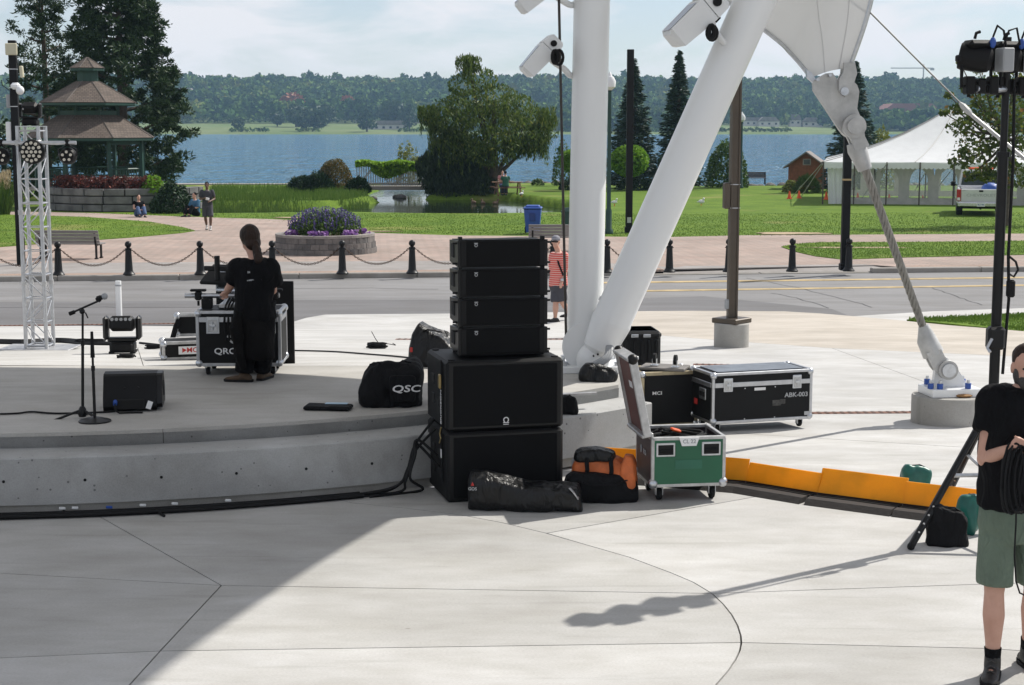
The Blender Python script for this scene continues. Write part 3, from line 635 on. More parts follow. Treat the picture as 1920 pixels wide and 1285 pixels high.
for a in [(345, 172, 1420, 20, 5, 3, 'low house high on the hill at the left beside dark trees'), (400, 169, 1440, 16, 5, 3.5, 'pale roofed house high among the trees right of the low hill house'),
          (592, 232, 1130, 9, 4, 2.5, 'small white house just left of the red autumn tree'), (678, 222, 1150, 9, 4.5, 3, 'white gabled house above the middle of the far meadow'),
          (728, 240, 1010, 26, 3, 2.6, 'wide low house with pale roof near the far waterline'), (790, 224, 1150, 10, 4, 2.5, 'white house far left of the willow top'),
          (1405, 235, 1120, 24, 4, 2.4, 'long pale house between the lamp post and the steel plate'), (1440, 238, 1110, 14, 4, 3, 'second pale house right of the long pale house'),
          (1490, 232, 1130, 8, 5, 4, 'tall narrow white gabled house beside the steel plate'), (1522, 238, 1130, 14, 4, 3, 'grey house just behind the third spruce')]: far_house(*a)
far_house(1700, 222, 1180, 46, 9, 7, 'large red brown roofed building above the white tent', 'brickroof', 'brickroof')
far_house(1650, 232, 1160, 26, 6, 4, 'smaller red brown building left of the large red roof', 'brickroof', 'brickroof')
far_house(1462, 180, 1480, 16, 5, 3, 'brick house high on the right hillside', 'brickroof', 'house_roof')
K['leaf_far'] = leafmat('far_tree_leaves', (.02, .05, .02), (.05, .09, .025), trans=.15)
K['leaf_red'] = leafmat('far_red_leaves', (.22, .06, .03), (.30, .11, .04), trans=.15)
def far_tree(u, vb, Y, w, h, label, m='leaf_far', cone=False):
    p = A(u, vb, Y); z0 = z_hill(p.x, Y); t = thing('tree', label, 'tree', (p.x, Y, z0), 0, 'trees standing on the far shore')
    MB().cyl((0, 0, -.3), (0, 0, h*.5), w*.05, w*.03, 7).build('trunk', K['bark'], t)
    n = 420; d = ball(n, .55); 
    P = d*np.array([w/2, w/2, h*.44]) + np.array([0, 0, h*.55])
    if cone: P[:, :2] *= np.clip(1.25*(1 - P[:, 2:3]/h), .08, 1)*1.3
    obj('crown', facemesh('crown', leafquads(P, np.full(n, w*.085), .8)), K[m], t)
for a in [(447, 243, 960, 8, 9, 'small round tree alone on the far meadow at left'), (574, 243, 965, 14, 14, 'dark round tree on the far meadow, left of a pair'), (596, 243, 968, 13, 13, 'dark round tree on the far meadow, right of a pair'),
          (555, 234, 1040, 13, 15, 'dark tree behind the pair on the far meadow'), (610, 232, 1060, 15, 14, 'broad tree behind the pair on the far meadow'), (688, 246, 950, 13, 13, 'pointed conifer on the far waterline', 'leaf_far', True),
          (768, 238, 990, 11, 16, 'narrow dark conifer left of the willow on the far shore', 'leaf_far', True), (740, 232, 1080, 24, 16, 'wide dark tree above the low far house'), (520, 233, 1050, 10, 10, 'tree at the upper edge of the far meadow'),
          (548, 212, 1230, 20, 20, 'red autumn tree on the far hillside', 'leaf_red'), (652, 212, 1240, 12, 18, 'orange red tree right of the red autumn tree', 'leaf_red'), (1668, 153, 1640, 22, 22, 'tall tree standing above the right hill skyline'), (700, 148, 1640, 10, 15, 'tall tree poking above the middle skyline')]: far_tree(*a)
K['crane'] = mat('pale_crane_steel', (.5, .48, .45), .6, var=.05)
p = A(1731, 150, 1680); t = thing('tower_crane', 'pale tower crane far behind the right hill', 'crane', (p.x, 1680, z_hill(p.x, 1680)))
hb = A(1731, 128, 1680).z - z_hill(p.x, 1680)
MB().box((0, 0, hb/2 + 2), (1.2, 1.2, hb + 4)).build('mast', K['crane'], t); MB().box((-12, 0, hb), (44, 1.0, 1.0)).build('jib', K['crane'], t); MB().box((9, 0, hb - 1.2), (4, 1.6, 2.2)).build('counterweight', K['crane'], t)

# ================================================================ haze over the lake
hz = MB().box((0, 925, 32), (1720, 2050, 86)).build('haze', None); tag(hz, 'thin blue summer haze over the lake', 'haze', kind='stuff')
m = bpy.data.materials.new('haze'); m.use_nodes = True; n_, l_ = m.node_tree.nodes, m.node_tree.links; n_.remove(n_['Principled BSDF'])
pv = n_.new('ShaderNodeVolumePrincipled'); pv.inputs['Color'].default_value = (.50, .74, 1.0, 1); pv.inputs['Density'].default_value = .00014; pv.inputs['Anisotropy'].default_value = .2
l_.new(pv.outputs[0], n_['Material Output'].inputs['Volume']); hz.data.materials.append(m)

# ================================================================ trees and shrubs of the park
K['pine'] = leafmat('pine_needles', (.014, .034, .015), (.05, .085, .03), trans=.15); K['spruce'] = leafmat('spruce_needles', (.014, .036, .026), (.06, .095, .066), trans=.12)
K['willow'] = leafmat('willow_leaves', (.03, .062, .012), (.14, .19, .038), (.24, .23, .06), trans=.38); K['weep'] = leafmat('weeping_shrub_leaves', (.012, .028, .011), (.040, .062, .022), trans=.15)
K['maple'] = leafmat('maple_leaves', (.045, .08, .014), (.14, .17, .03), (.28, .14, .045), trans=.4); K['lime'] = leafmat('lime_leaves', (.10, .22, .015), (.21, .37, .03), trans=.35)
K['juniper'] = leafmat('juniper_leaves', (.010, .028, .012), (.028, .060, .020), trans=.1); K['goldbush'] = leafmat('golden_green_leaves', (.06, .065, .012), (.17, .12, .025), (.27, .13, .035), trans=.25)
K['shrub'] = leafmat('shrub_leaves', (.03, .07, .015), (.10, .16, .03), trans=.3); K['yshrub'] = leafmat('yellow_green_leaves', (.10, .13, .03), (.24, .25, .07), trans=.35)
K['barberry'] = leafmat('red_barberry_leaves', (.045, .02, .015), (.17, .045, .035), (.24, .09, .06), trans=.25); K['grassleaf'] = leafmat('grass_blades', (.07, .14, .018), (.15, .225, .04), trans=.3)
K['vine'] = leafmat('lime_vine_leaves', (.14, .28, .015), (.30, .48, .035), trans=.45); K['reed'] = leafmat('reed_blades', (.06, .13, .02), (.15, .22, .05), trans=.3); K['plume'] = leafmat('pampas_plumes', (.34, .27, .16), (.50, .42, .28), trans=.3)
def limbs(mb, h, n, spread, r, z0=.35, up=.5):
    for i in range(n):
        a = i*2.4 + random.uniform(-.3, .3); z = h*(z0 + (1 - z0)*.85*i/n); L = spread*random.uniform(.6, 1)*(1 - .6*i/n)
        p0 = Vector((0, 0, z)); p2 = p0 + Vector((math.cos(a)*L, math.sin(a)*L, L*up)); p1 = p0.lerp(p2, .5) + Vector((0, 0, -L*.06))
        mb.tube([p0, p1, p2], [r*.45, r*.3, r*.1], 6)
def tree(name, label, loc, trunk_h, tr, crown, m, lim=None, group=None, bark='bark'):
    t = thing(name, label, 'tree', loc, 0, group); b = MB().tube([(0, 0, -.2), (tr*.3, 0, trunk_h*.4), (0, tr*.3, trunk_h)], [tr*1.25, tr*.9, tr*.3], 9)
    if lim: limbs(b, *lim)
    b.build('trunk', K[bark], t, True); obj('crown', facemesh('crown', crown), K[m], t); return t
def pine_crown(h, prof, nb, per, nl=.22):
    """clumped tufts at branch ends; prof(z01)->radius"""
    out = []
    for i in range(nb):
        zt = (.10 + .9*(i + random.random())/nb); a = random.uniform(0, 2*PI); r = prof(zt); rr = r*random.uniform(.35, 1.0)**.6
        c = np.array([math.cos(a)*rr, math.sin(a)*rr, zt*h + random.uniform(-.2, .3)]); s = .28 + .34*random.random()*min(1, r)
        for k in range(3):
            c2 = c + RS.normal(size=3)*s*.55; n = per; d = unit(RS.normal(size=(n, 3)) + np.array([math.cos(a)*.5, math.sin(a)*.5, .7])); P = c2 + d*s*(.35 + .65*RS.rand(n, 1))*np.array([1, 1, .62])
            out.append(leafquads(P, np.full(n, nl*.5), .34, d, .7))
    return np.concatenate(out)
def mark(u, v, s='park'): return tuple(G(u, v, s))
# Austrian pines behind the gazebo
p = G(92, 383, 'park'); h = A(92, -40, 88).z + .9
tree('pine_tree', 'airy pine with open crown behind the left of the gazebo', (A(92, 380, 88).x, 88, -.85), h*.97, .2, pine_crown(h, lambda z: 2.5*(1 - abs(z - .45)**1.2)*(1.05 - z*.55) if z > .3 else 1.3, 95, 62), 'pine', (h, 16, 2.4, .2, .2, .35), 'pines by the gazebo')
h = A(230, -55, 86).z + .9
def prof2(z): return 3.7*min(1, .55 + z*1.6)*(1 - max(0, z - .35)/.72)**.75 if z < 1 else .1
tree('pine_tree', 'large dense dark pine behind the right of the gazebo', (A(232, 380, 86).x, 86, -.85), h*.97, .28, pine_crown(h, prof2, 330, 70, .26), 'pine', (h, 22, 3.2, .28, .12, .3), 'pines by the gazebo')
# spruces
def spruce_crown(h, r0, n=46, per=210):
    out = []
    for i in range(n):
        z = h*(.05 + .94*i/n); r = 1.18*r0*(1 - i/n)**.86 + .03; nb = max(5, int(11*(1 - i/n) + 5))
        for k in range(nb):
            a = random.uniform(0, 2*PI); L = r*random.uniform(.72, 1.08); m_ = max(10, int(per*(.25 + L/r0)/nb*1.6)); s = RS.rand(m_)**.7
            P = np.stack([np.cos(a)*L*s, np.sin(a)*L*s, z - .22*L*s + .16*L*s**3 + RS.normal(size=m_)*.05], 1); w = RS.normal(size=m_)*.13*(1.15 - s)*max(L, .5)*1.6
            P[:, 0] += -np.sin(a)*w; P[:, 1] += np.cos(a)*w
            ax = np.stack([np.cos(a) - np.sin(a)*np.sign(w)*.8, np.sin(a) + np.cos(a)*np.sign(w)*.8, np.full(m_, -.15)], 1); out.append(leafquads(P, np.full(m_, .15), .30, ax, .35))
    return np.concatenate(out)
for u, v, Y, top, hw, lab in ((1186, 350, 104, 108, 52, 'broad blue green spruce behind the thin black post'), (1270, 350, 102, 92, 46, 'slender blue green spruce between the white column and the leaning strut'), (1598, 345, 98, 112, 56, 'dark spruce behind the steel plate by the cabin')):
    b0 = A(u, v, Y); z0 = z_park(Y); h = A(u, top, Y).z - z0; r0 = hw/scl(Y)
    tree('spruce_tree', lab, (b0.x, Y, z0), h*.98, .16, spruce_crown(h, r0), 'spruce', None, 'spruces on the lake lawn')
# willow-like tree
Y = 97.0; p = A(925, 366, Y); z0 = z_park(Y); K97 = scl(Y, 2)
def wpt(u, v, dy=0.0): q = A(u, v, Y + dy); return np.array([q.x - p.x, q.y - p.y, q.z - z0])
cl = []; 
blob = [(880, 120, 22), (868, 160, 30), (900, 150, 30), (880, 200, 45), (930, 190, 45), (960, 205, 42), (850, 215, 48), (905, 240, 62), (960, 250, 55), (1000, 225, 34), (1012, 250, 30), (830, 225, 34), (870, 275, 42), (930, 275, 52), (985, 262, 40), (815, 222, 22)]
for (u, v, r) in blob:
    for k in range(3):
        c = wpt(u + random.uniform(-8, 8), v, random.uniform(-1.2, 1.2)*r/40); rr = r/K97; n = int(235*(r/40)**2); d = ball(n, .72)
        cl.append(leafquads(c + d*np.array([rr, rr, rr*.72]), np.full(n, .13), .36, np.tile([0, 0, -1.0], (n, 1)), .9))
for (u, v, L) in [(805, 225, 40), (820, 240, 60), (838, 250, 70), (1015, 240, 70), (1025, 215, 40), (1000, 262, 42), (985, 270, 40), (960, 275, 40), (868, 270, 60), (850, 260, 60), (910, 285, 40), (885, 120, 40), (872, 118, 30), (1030, 230, 30), (800, 212, 25), (1008, 280, 28)]*3:
    for k in range(7):                                                   # hanging strands
        c = wpt(u + random.uniform(-16, 16), v - 12, random.uniform(-1.2, 1.2)); ln = L/K97*random.uniform(.5, 1.15); n = int(34*ln/1.3) + 8; s = RS.rand(n, 1)
        P = c + s*np.array([[random.uniform(-.12, .12), 0, -ln]]) + RS.normal(size=(n, 3))*.05; cl.append(leafquads(P, np.full(n, .12), .26, np.tile([0, 0, -1.0], (n, 1)), .3))
t = tree('willow_tree', 'tall leaning green willow with hanging strands by the pond', tuple((p.x, p.y, z0)), 5.5, .26, np.concatenate(cl), 'willow')
wb = MB()
for (u, v) in ((880, 130), (850, 215), (985, 235), (930, 200), (1005, 260), (900, 180)): 
    q = wpt(u, v); wb.tube([(0, 0, .8), tuple(q*.45 + np.array([0, 0, .4])), tuple(q)], [.17, .1, .03], 7)
wb.build('limb', K['bark'], t, True)
# dark weeping shrub in front of the pond
Y = 97.5; p = A(850, 378, Y); z0 = WZ; cl = []
for u, v, r in ((850, 300, 55), (820, 320, 40), (885, 305, 45), (905, 345, 30), (845, 345, 50), (800, 310, 22), (880, 345, 40)):
    q = A(u, v, Y + random.uniform(-.6, .6)); c = np.array([q.x - p.x, q.y - p.y, q.z - z0]); rr = r/scl(Y); n = int(1900*(r/45)**2); d = ball(n, .6); d[:, 2] = np.where(d[:, 2] < 0, d[:, 2]*1.25, d[:, 2])
    cl.append(leafquads(c + d*rr*np.array([1, 1, .95]), np.full(n, .15), .34, np.tile([0, 0, -1.0], (n, 1)), .5))
t = thing('weeping_shrub', 'dark weeping shrub hanging over the pond right of the bridge', 'shrub', (p.x, p.y, z0)); MB().tube([(0, .8, 0), (.2, .6, 1.2), (0, .5, 2.2)], [.16, .1, .05], 7).build('trunk', K['bark'], t); obj('foliage', facemesh('foliage', np.concatenate(cl)), K['weep'], t)
def bush(name, label, u, v, Y, w, h, m, n, size, asp=.6, prick=False, z=None, squash=1.0, group=None, stem=True, cat='shrub', lump=.22):
    q = A(u, v, Y); z0 = z_park(Y) if z is None else z; t = thing(name, label, cat, (q.x, Y, z0), 0, group)
    d = ball(n, .62); d[:, 2] = np.abs(d[:, 2]); nzv = np.array([1 + lump*mnoise.noise(Vector(x)*2.1 + Vector((u, 0, 0))) for x in d])[:, None]
    P = d*nzv*np.array([w/2, w/2*squash, h]) + np.array([0, 0, .02]); obj('foliage', facemesh('foliage', leafquads(P, np.full(n, size), asp, d if prick else None, .6)), K[m], t)
    if stem: MB().tube([(0, 0, -.1), (.05, 0, h*.6)], [.06, .03], 6).build('stem', K['bark'], t)
    return t
bush('dome_bush', 'clipped dome bush turning golden beside the bridge', 628, 350, 96.6, 2.4, 2.0, 'goldbush', 7000, .055, lump=.05)
for u, w, h, lab in ((572, 2.3, 1.0, 'dark spreading juniper at the left of the dome bush'), (598, 2.0, 1.25, 'taller dark juniper in front of the dome bush'), (672, 1.5, .95, 'dark juniper between the dome bush and the bridge')): bush('juniper_bush', lab, u, 352, 95.5, w, h, 'juniper', 2600, .10, .35, True, group='junipers by the bridge')
bush('thin_shrub', 'loose yellow green shrub rising behind the bridge', 765, 345, 112, 2.0, 3.0, 'yshrub', 900, .12, .5, z=-1.0); bush('shrub', 'leafy green shrub behind the brown post', 1362, 346, 106, 2.9, 3.0, 'yshrub' if False else 'shrub', 3000, .11); bush('shrub', 'small shrub left of the white column by the lake', 1052, 345, 108, 1.2, 3.0, 'shrub', 800, .1)
bush('shrub', 'tiny green bush on the lake edge left of the white column', 1008, 349, 109, .9, .45, 'shrub', 260, .08); bush('ornamental_grass', 'rounded tuft of tall grass in front of the cabin', 1513, 346, 96, 1.6, 1.1, 'shrub', 2200, .14, .12, True, cat='grass')
bush('shrub', 'pale bushes in front of the cabin left corner', 1482, 346, 97, .9, .7, 'yshrub', 500, .08); bush('shrub', 'yellow green bush between the dark spruce and the tent', 1645, 350, 104, 3.0, 3.8, 'yshrub', 1500, .13)
bush('shrub', 'dark green shrub at the right end of the stone wall', 325, 405, 72, 2.0, 1.35, 'juniper', 3000, .08, .5); bush('shrub', 'bright yellow green shrub on the terrace right of the red hedge', 290, 362, 73.5, 1.3, .75, 'lime', 900, .07, z=.05); bush('shrub', 'dark broad shrub at the far left edge', -25, 402, 90, 7, 4.4, 'juniper', 4000, .16, .5)
# clipped lime-green standards
for u, r, lab in ((1180, 36, 'clipped lime green ball tree behind the thin black post'), (1076, 26, 'lime green ball tree half hidden left of the white column')):
    Y = 99; c = A(u, 302, Y); z0 = z_park(Y); rr = r/scl(Y); n = 2600; d = ball(n, .7); P = d*np.array([rr, rr, rr*.82]); P[:, 2] += c.z - z0
    t = thing('ball_tree', lab, 'tree', (c.x, Y, z0), 0, 'clipped ball trees'); MB().cyl((0, 0, -.1), (0, 0, c.z - z0), .07, .05, 8).build('trunk', K['bark'], t); obj('crown', facemesh('crown', leafquads(P, np.full(n, .12), .8)), K['lime'], t)
    bush('dark_bush', 'low dark bush under the ' + ('left' if u < 1100 else 'right') + ' ball tree', u + 8, 347, 100.5, 2.4, .8, 'juniper', 900, .1)
# maple at the right edge
Y = 62.0; p = A(1880, 440, Y); cl = []; mb = MB(); z0 = z_park(Y)
for u, v, r in [(1800, 240, 22), (1830, 215, 34), (1790, 205, 14), (1850, 170, 36), (1815, 165, 14), (1880, 220, 45), (1830, 275, 36), (1800, 300, 22), (1870, 290, 42), (1910, 250, 45), (1930, 180, 45), (1900, 140, 34), (1835, 130, 14), (1860, 325, 26), (1905, 330, 30), (1960, 260, 50), (1780, 180, 9), (1800, 118, 6), (1845, 325, 18), (1770, 212, 8), (1960, 320, 40), (1820, 330, 14)]:
    q = A(u, v, Y + random.uniform(-1, 1)); c = np.array([q.x - p.x, q.y - p.y, q.z - z0]); rr = r/scl(Y); n = int(230*(r/34)**1.7) + 20; d = ball(n, .3); cl.append(leafquads(c + d*rr*np.array([1.15, 1, .8]), np.full(n, .085), .75)); mb.tube([(0, 0, 3 + c[2]*.1), tuple(np.array([c[0]*.5, c[1]*.5, 3 + (c[2] - 3)*.45])), tuple(c)], [.07, .045, .015], 5)
t = thing('maple_tree', 'maple with reddish tinged leaves behind the lighting stand', 'tree', (p.x, Y, z0)); MB().tube([(0, 0, -.2), (.05, 0, 2), (0, 0, 4.2)], [.2, .16, .09], 9).build('trunk', K['bark'], t, True); mb.build('limb', K['bark'], t, True); obj('crown', facemesh('crown', np.concatenate(cl)), K['maple'], t)
# grass tufts, reeds, pampas
def blades(n, fx, hgt, w):
    out = np.empty((n, 4, 3), np.float32); i = 0; P = []
    while len(P) < n:
        q = fx()
        if q is not None: P.append(q)
    P = np.array(P); a = RS.rand(n)*2*PI; h = hgt*(.5 + .8*RS.rand(n)); dx = np.cos(a)*w; dy = np.sin(a)*w*.4; lean = RS.normal(size=(n, 2))*.22*h[:, None]
    out[:, 0] = P + np.stack([-dx, -dy, 0*h], 1); out[:, 1] = P + np.stack([dx, dy, 0*h], 1); out[:, 2] = P + np.stack([lean[:, 0] + dx*.3, lean[:, 1], h], 1); out[:, 3] = P + np.stack([lean[:, 0] - dx*.3, lean[:, 1], h], 1); return out
def f1():
    u, v = random.uniform(-40, 1960), 400 + 45*random.random()**1.0
    q = G(u, v, 'park'); 
    bnd = 396.5 + (u/330)*9.5 if u < 330 else 406 + (u - 330)*.055 if u < 600 else 420 + (u - 600)*.17 if u < 700 else 437 + min(u - 700, 550)*.0145 if u < 1250 else 445 - (u - 1250)*.01
    if v > bnd or q.y < 42: return None
    x, y = q.x, q.y
    if pond_depth(x, y) > .05: return None
    return (x, y, z_lawn(x, y))
fine_g = blades(30000, f1, .032, .014)
def inside(u, v, poly):
    c = False
    for i in range(len(poly)):
        (x0, y0), (x1, y1) = poly[i - 1], poly[i]
        if (y0 > v) != (y1 > v) and u < (x1 - x0)*(v - y0)/(y1 - y0) + x0: c = not c
    return c
def isl(poly, s, lift):
    us = [p_[0] for p_ in poly]; vs_ = [p_[1] for p_ in poly]
    def f():
        u, v = random.uniform(max(min(us), -60), min(max(us), 1990)), random.uniform(min(vs_), max(vs_))
        if not inside(u, v, poly): return None
        q = G(u, v, s); return (q.x, q.y, q.z + lift)
    return f
tag(obj('grass', facemesh('grass', np.concatenate([fine_g, blades(9000, isl(gl, 'park', .02), .035, .014), blades(12000, isl(gr, 'park', .02), .04, .012), blades(9000, isl([(1700, 602), (1920, 592), (1990, 590), (1990, 628), (1920, 624)], 'plaza', .02), .06, .014)])), K['grassleaf']), 'short mown grass on the lawns', 'grass', kind='stuff')
def f2():
    u, v = random.uniform(395, 690), 360 + 31*random.random()**.8; q = Zp(u, v, -1.1)
    if mnoise.noise(Vector((q.x*.55, q.y*.3, 5))) < -.12: return None
    if q.x > -7.6 + .5*random.random() or (v > 385 and u > 560 + random.uniform(-40, 40)): return None
    return (q.x, q.y, max(z_lawn(q.x, q.y), WZ - .1))
tag(obj('reeds', facemesh('reeds', blades(10000, f2, .36, .018)), K['reed']), 'tall green reeds and rushes along the pond bank', 'reeds', kind='stuff')
q = A(0, 400, 70); t = thing('pampas_grass', 'tall ornamental grass with buff plumes at the left edge', 'grass', (q.x - .35, 70, z_park(70)))
def f3(): a = random.uniform(0, 6.28); r = .75*random.random()**.5; return (math.cos(a)*r, math.sin(a)*r, 0)
obj('foliage', facemesh('foliage', blades(2600, f3, 1.25, .02)), K['shrub'], t); P = np.array([f3() for _ in range(1500)]); P[:, 2] = 1.15 + .75*RS.rand(1500); P[:, :2] *= 1.15; obj('plume', facemesh('plume', leafquads(P, np.full(1500, .11), .16, np.tile([0, 0, 1.0], (1500, 1)), .35)), K['plume'], t)

# ================================================================ gazebo on its stone terrace
K['shingle'] = brickmat('cedar_shingles', (.155, .125, .105), (.11, .09, .075), (.07, .055, .048), .19, .15, .012, rough=.85)
TY, TZ = 75.5, .12; K['hipcap'] = mat('dark_shingle_cap', (.10, .085, .075), .85, var=.2)
gc = A(170, 300, TY + 1.8); gz = thing('gazebo', 'octagonal dark green gazebo with three tier shingle roof on the terrace', 'gazebo', (gc.x, gc.y, TZ), R(11))
s_ = scl(TY + 1.8, 2)
def zz(v): return A(170, v, TY + 1.8).z - TZ
def oct_(r, z, n=8, ph=PI/8): return [Vector((r*math.cos(ph + 2*PI*k/n), r*math.sin(ph + 2*PI*k/n), z)) for k in range(n)]
def roof(name, r0, z0, r1, z1, parent=gz):
    lo, hi = oct_(r0, z0), oct_(r1, z1); ro = None
    for k in range(8):                                     # eight shingled planes, each with its own hip cap
        a, b, c, d = lo[k], lo[(k+1) % 8], hi[(k+1) % 8], hi[k]; cen = (a + b)/2; ex = (b - a).normalized(); nn = ex.cross(d - a).normalized(); ey = nn.cross(ex); M = Matrix((ex, ey, nn)).transposed()
        loc_ = [M.inverted() @ (p_ - cen) for p_ in (a, b, c, d)]
        o = MB().add([tuple(p_) for p_ in loc_] + [(p_.x, p_.y, -.05) for p_ in loc_], [(0, 1, 2, 3), (7, 6, 5, 4), (0, 4, 5, 1), (1, 5, 6, 2), (2, 6, 7, 3), (3, 7, 4, 0)]).build(name, K['shingle'], parent); o.location = cen; o.rotation_euler = M.to_euler()
        MB().tube([tuple(a), tuple(d)], .03, 5).build('hip_cap', K['hipcap'], parent)
    MB().rings([[p_ + Vector((0, 0, -.02)) for p_ in oct_(r0 - .02, z0)], [p_ for p_ in oct_(r0 - .02, z0 - .14)]], caps=False).build('fascia', K['darkgreen'], parent)
e1 = 117/s_/math.cos(PI/8); e2_ = 86/s_/math.cos(PI/8)
roof('lower_roof', e1, zz(258), 57/s_, zz(216)); roof('upper_roof', e2_, zz(193), 22/s_, zz(153)); roof('cupola_roof', 33/s_, zz(128), .03, zz(108))
MB().rings([oct_(57/s_, zz(217)), oct_(57/s_, zz(208))], caps=False).build('lattice', K['darkgreen'], gz); MB().rings([oct_(57/s_, zz(200)), oct_(57/s_, zz(193))], caps=False).build('upper_beam', K['darkgreen'], gz)
MB().rings([oct_(20/s_, zz(154)), oct_(20/s_, zz(129))], caps=False).build('cupola_wall', K['darkgreen'], gz)
for k, q in enumerate(oct_(102/s_, 0)):
    MB().box((q.x, q.y, zz(262)/2), (.16, .16, zz(262)), (0, 0, PI/8 + k*PI/4)).build('post', K['darkgreen'], gz); q2 = oct_(57/s_, 0)[k]; MB().box((q2.x, q2.y, (zz(193) + zz(217))/2), (.1, .1, zz(193) - zz(217))).build('upper_post', K['darkgreen'], gz)
    a, b = q, oct_(102/s_, 0)[(k+1) % 8]
    if k == 5: continue
    for zr in (.95, .55, .12): MB().tube([(a.x, a.y, zr), (b.x, b.y, zr)], .04, 4).build('rail', K['darkgreen'], gz)
    bb = MB()
    for j in range(1, 12): c = a.lerp(b, j/12); bb.tube([(c.x, c.y, .12), (c.x, c.y, .9)], .018, 4)
    o = bb.build('baluster', K['darkgreen'], gz); o['kind'] = 'stuff'
    fr = MB(); fr.box((*(a.lerp(b, .5)).xy, zz(268)), ((b - a).length, .05, .16), (0, 0, math.atan2(b.y - a.y, b.x - a.x))); fr.build('frieze', K['darkgreen'], gz)
MB().rings([oct_(e1*.97, -.03), oct_(e1*.97, .06)]).build('floor', K['wood'], gz)
K['rubble'] = mat('rough_limestone', (.16, .157, .155), .92, var=.38, scale=1.6, bump=.9, bscale=7)
tw = thing('terrace_wall', 'dry stacked wall of big grey stones below the gazebo', 'wall', (A(205, 405, TY - 3).x, TY - 3 + 3.4, -.78))
def arcp(a, r): return (r*math.sin(a), -r*math.cos(a)*.9)
rows = [(0, .33, 3.70), (.335, .37, 3.67), (.71, .34, 3.63)]
for ri, (z0, hh, rr) in enumerate(rows):
    a = -1.55 + .13*ri
    while a < 1.5:
        w = random.choice([.12, .17, .26, .36, .46]); 
        if a + w > 1.56: w = 1.56 - a
        b = MB(); n = max(2, int(w/.1)); top = []; rng = [a + .008 + (w - .016)*k/n for k in range(n + 1)]; bul = random.uniform(0, .06)
        rings_ = []
        for x in rng:
            o_ = bul + random.uniform(-.02, .02); f = arcp(x, rr + o_ + random.uniform(-.03, .03)); g = arcp(x, rr - .5); e = .03
            rings_.append([Vector((f[0]*.99, f[1]*.99, z0 + .014)), Vector((f[0], f[1], z0 + .05)), Vector((f[0], f[1], z0 + hh - .025)), Vector((f[0]*.997, f[1]*.997, z0 + hh - .02 + random.uniform(-.008, .008))), Vector((g[0], g[1], z0 + hh - .01)), Vector((g[0], g[1], z0 + .008))])
        b.rings(rings_).build('stone', K['rubble'], tw, 25); a += w
MB().rings([[Vector((arcp(x, 3.4)[0], arcp(x, 3.4)[1], z)) for x in np.linspace(-PI, PI, 40)[:-1]] for z in (-.1, .92)]).build('terrace_fill', K['stone'], tw)
q = tw.location
t = thing('red_hedge', 'dark red barberry hedge along the terrace below the gazebo', 'hedge', (q.x, q.y, TZ + .02)); n = 5200; aa = RS.uniform(-1.35, .72, n); rr = 2.9 + .38*RS.normal(size=n)*.6; Pz = np.abs(ball(n, .4)[:, 2])*.72; P = np.stack([rr*np.sin(aa), -rr*np.cos(aa)*.9, Pz], 1); obj('foliage', facemesh('foliage', leafquads(P, np.full(n, .075), .6)), K['barberry'], t)
MB().tube([(2.9*math.sin(a), -2.9*.9*math.cos(a), .2) for a in np.linspace(-1.3, .7, 12)], .14, 6).build('stems', K['bark'], t)

# ================================================================ bridge over the pond channel
Y = 99.5; a, b = A(668, 350, Y), A(802, 348, Y); bw = b.x - a.x; bt = thing('footbridge', 'grey wooden footbridge with railings covered by bright green vine', 'bridge', (a.x, Y, A(700, 350, Y).z))
def bz(v): return A(700, v, Y).z - bt.location.z
MB().box((bw/2, .8, -.05), (bw, 1.7, .14)).build('deck', K['wood'], bt); MB().box((bw/2, -.03, -.12), (bw, .1, .2)).build('beam', K['wood'], bt)
top = bz(312); bal = MB().box((0, 0, top/2 + .03), (.05, .04, top)).mesh('baluster'); K['palewood'] = mat('pale_grey_rail', (.42, .41, .40), .75, var=.15)
nb = 30
for side in (0, 1.6):
    for i in range(nb + 1): obj('baluster', bal, K['palewood'], bt, (.05 + (bw - .1)*i/nb, side, 0))
    MB().box((bw/2, side, top + .05), (bw, .09, .07)).build('handrail', K['palewood'], bt); MB().box((bw/2, side, .14), (bw, .07, .06)).build('bottom_rail', K['wood'], bt)
    for k, (x0, x1) in enumerate(((.02, .25), (.48, .25), (.52, .75), (.98, .75))): MB().tube([(bw*x0, side - .03, .12), (bw*x1, side - .03, top)], .03, 4).build('brace', K['palewood'], bt)
vi = thing('railing_vine', 'bright lime vine draped along the bridge railing', 'vine', (a.x, Y - .1, bt.location.z + top)); n = 7500; x = RS.rand(n)*bw*1.0; dep = np.where(x < bw*.22, .22, .35 + .32*np.sin(np.clip((x - bw*.2)/(bw*.55), 0, 1)*PI)); P = np.stack([x, RS.normal(size=n)*.20, .30 - dep*1.5*RS.rand(n)**1.6 + .06*np.sin(x*3)], 1); obj('foliage', facemesh('foliage', leafquads(P, np.full(n, .085), .8)), K['vine'], vi)
MB().tube([(bw*k/8, .02, .08 + .03*(k % 2)) for k in range(9)], .03, 5).build('stem', K['bark'], vi)
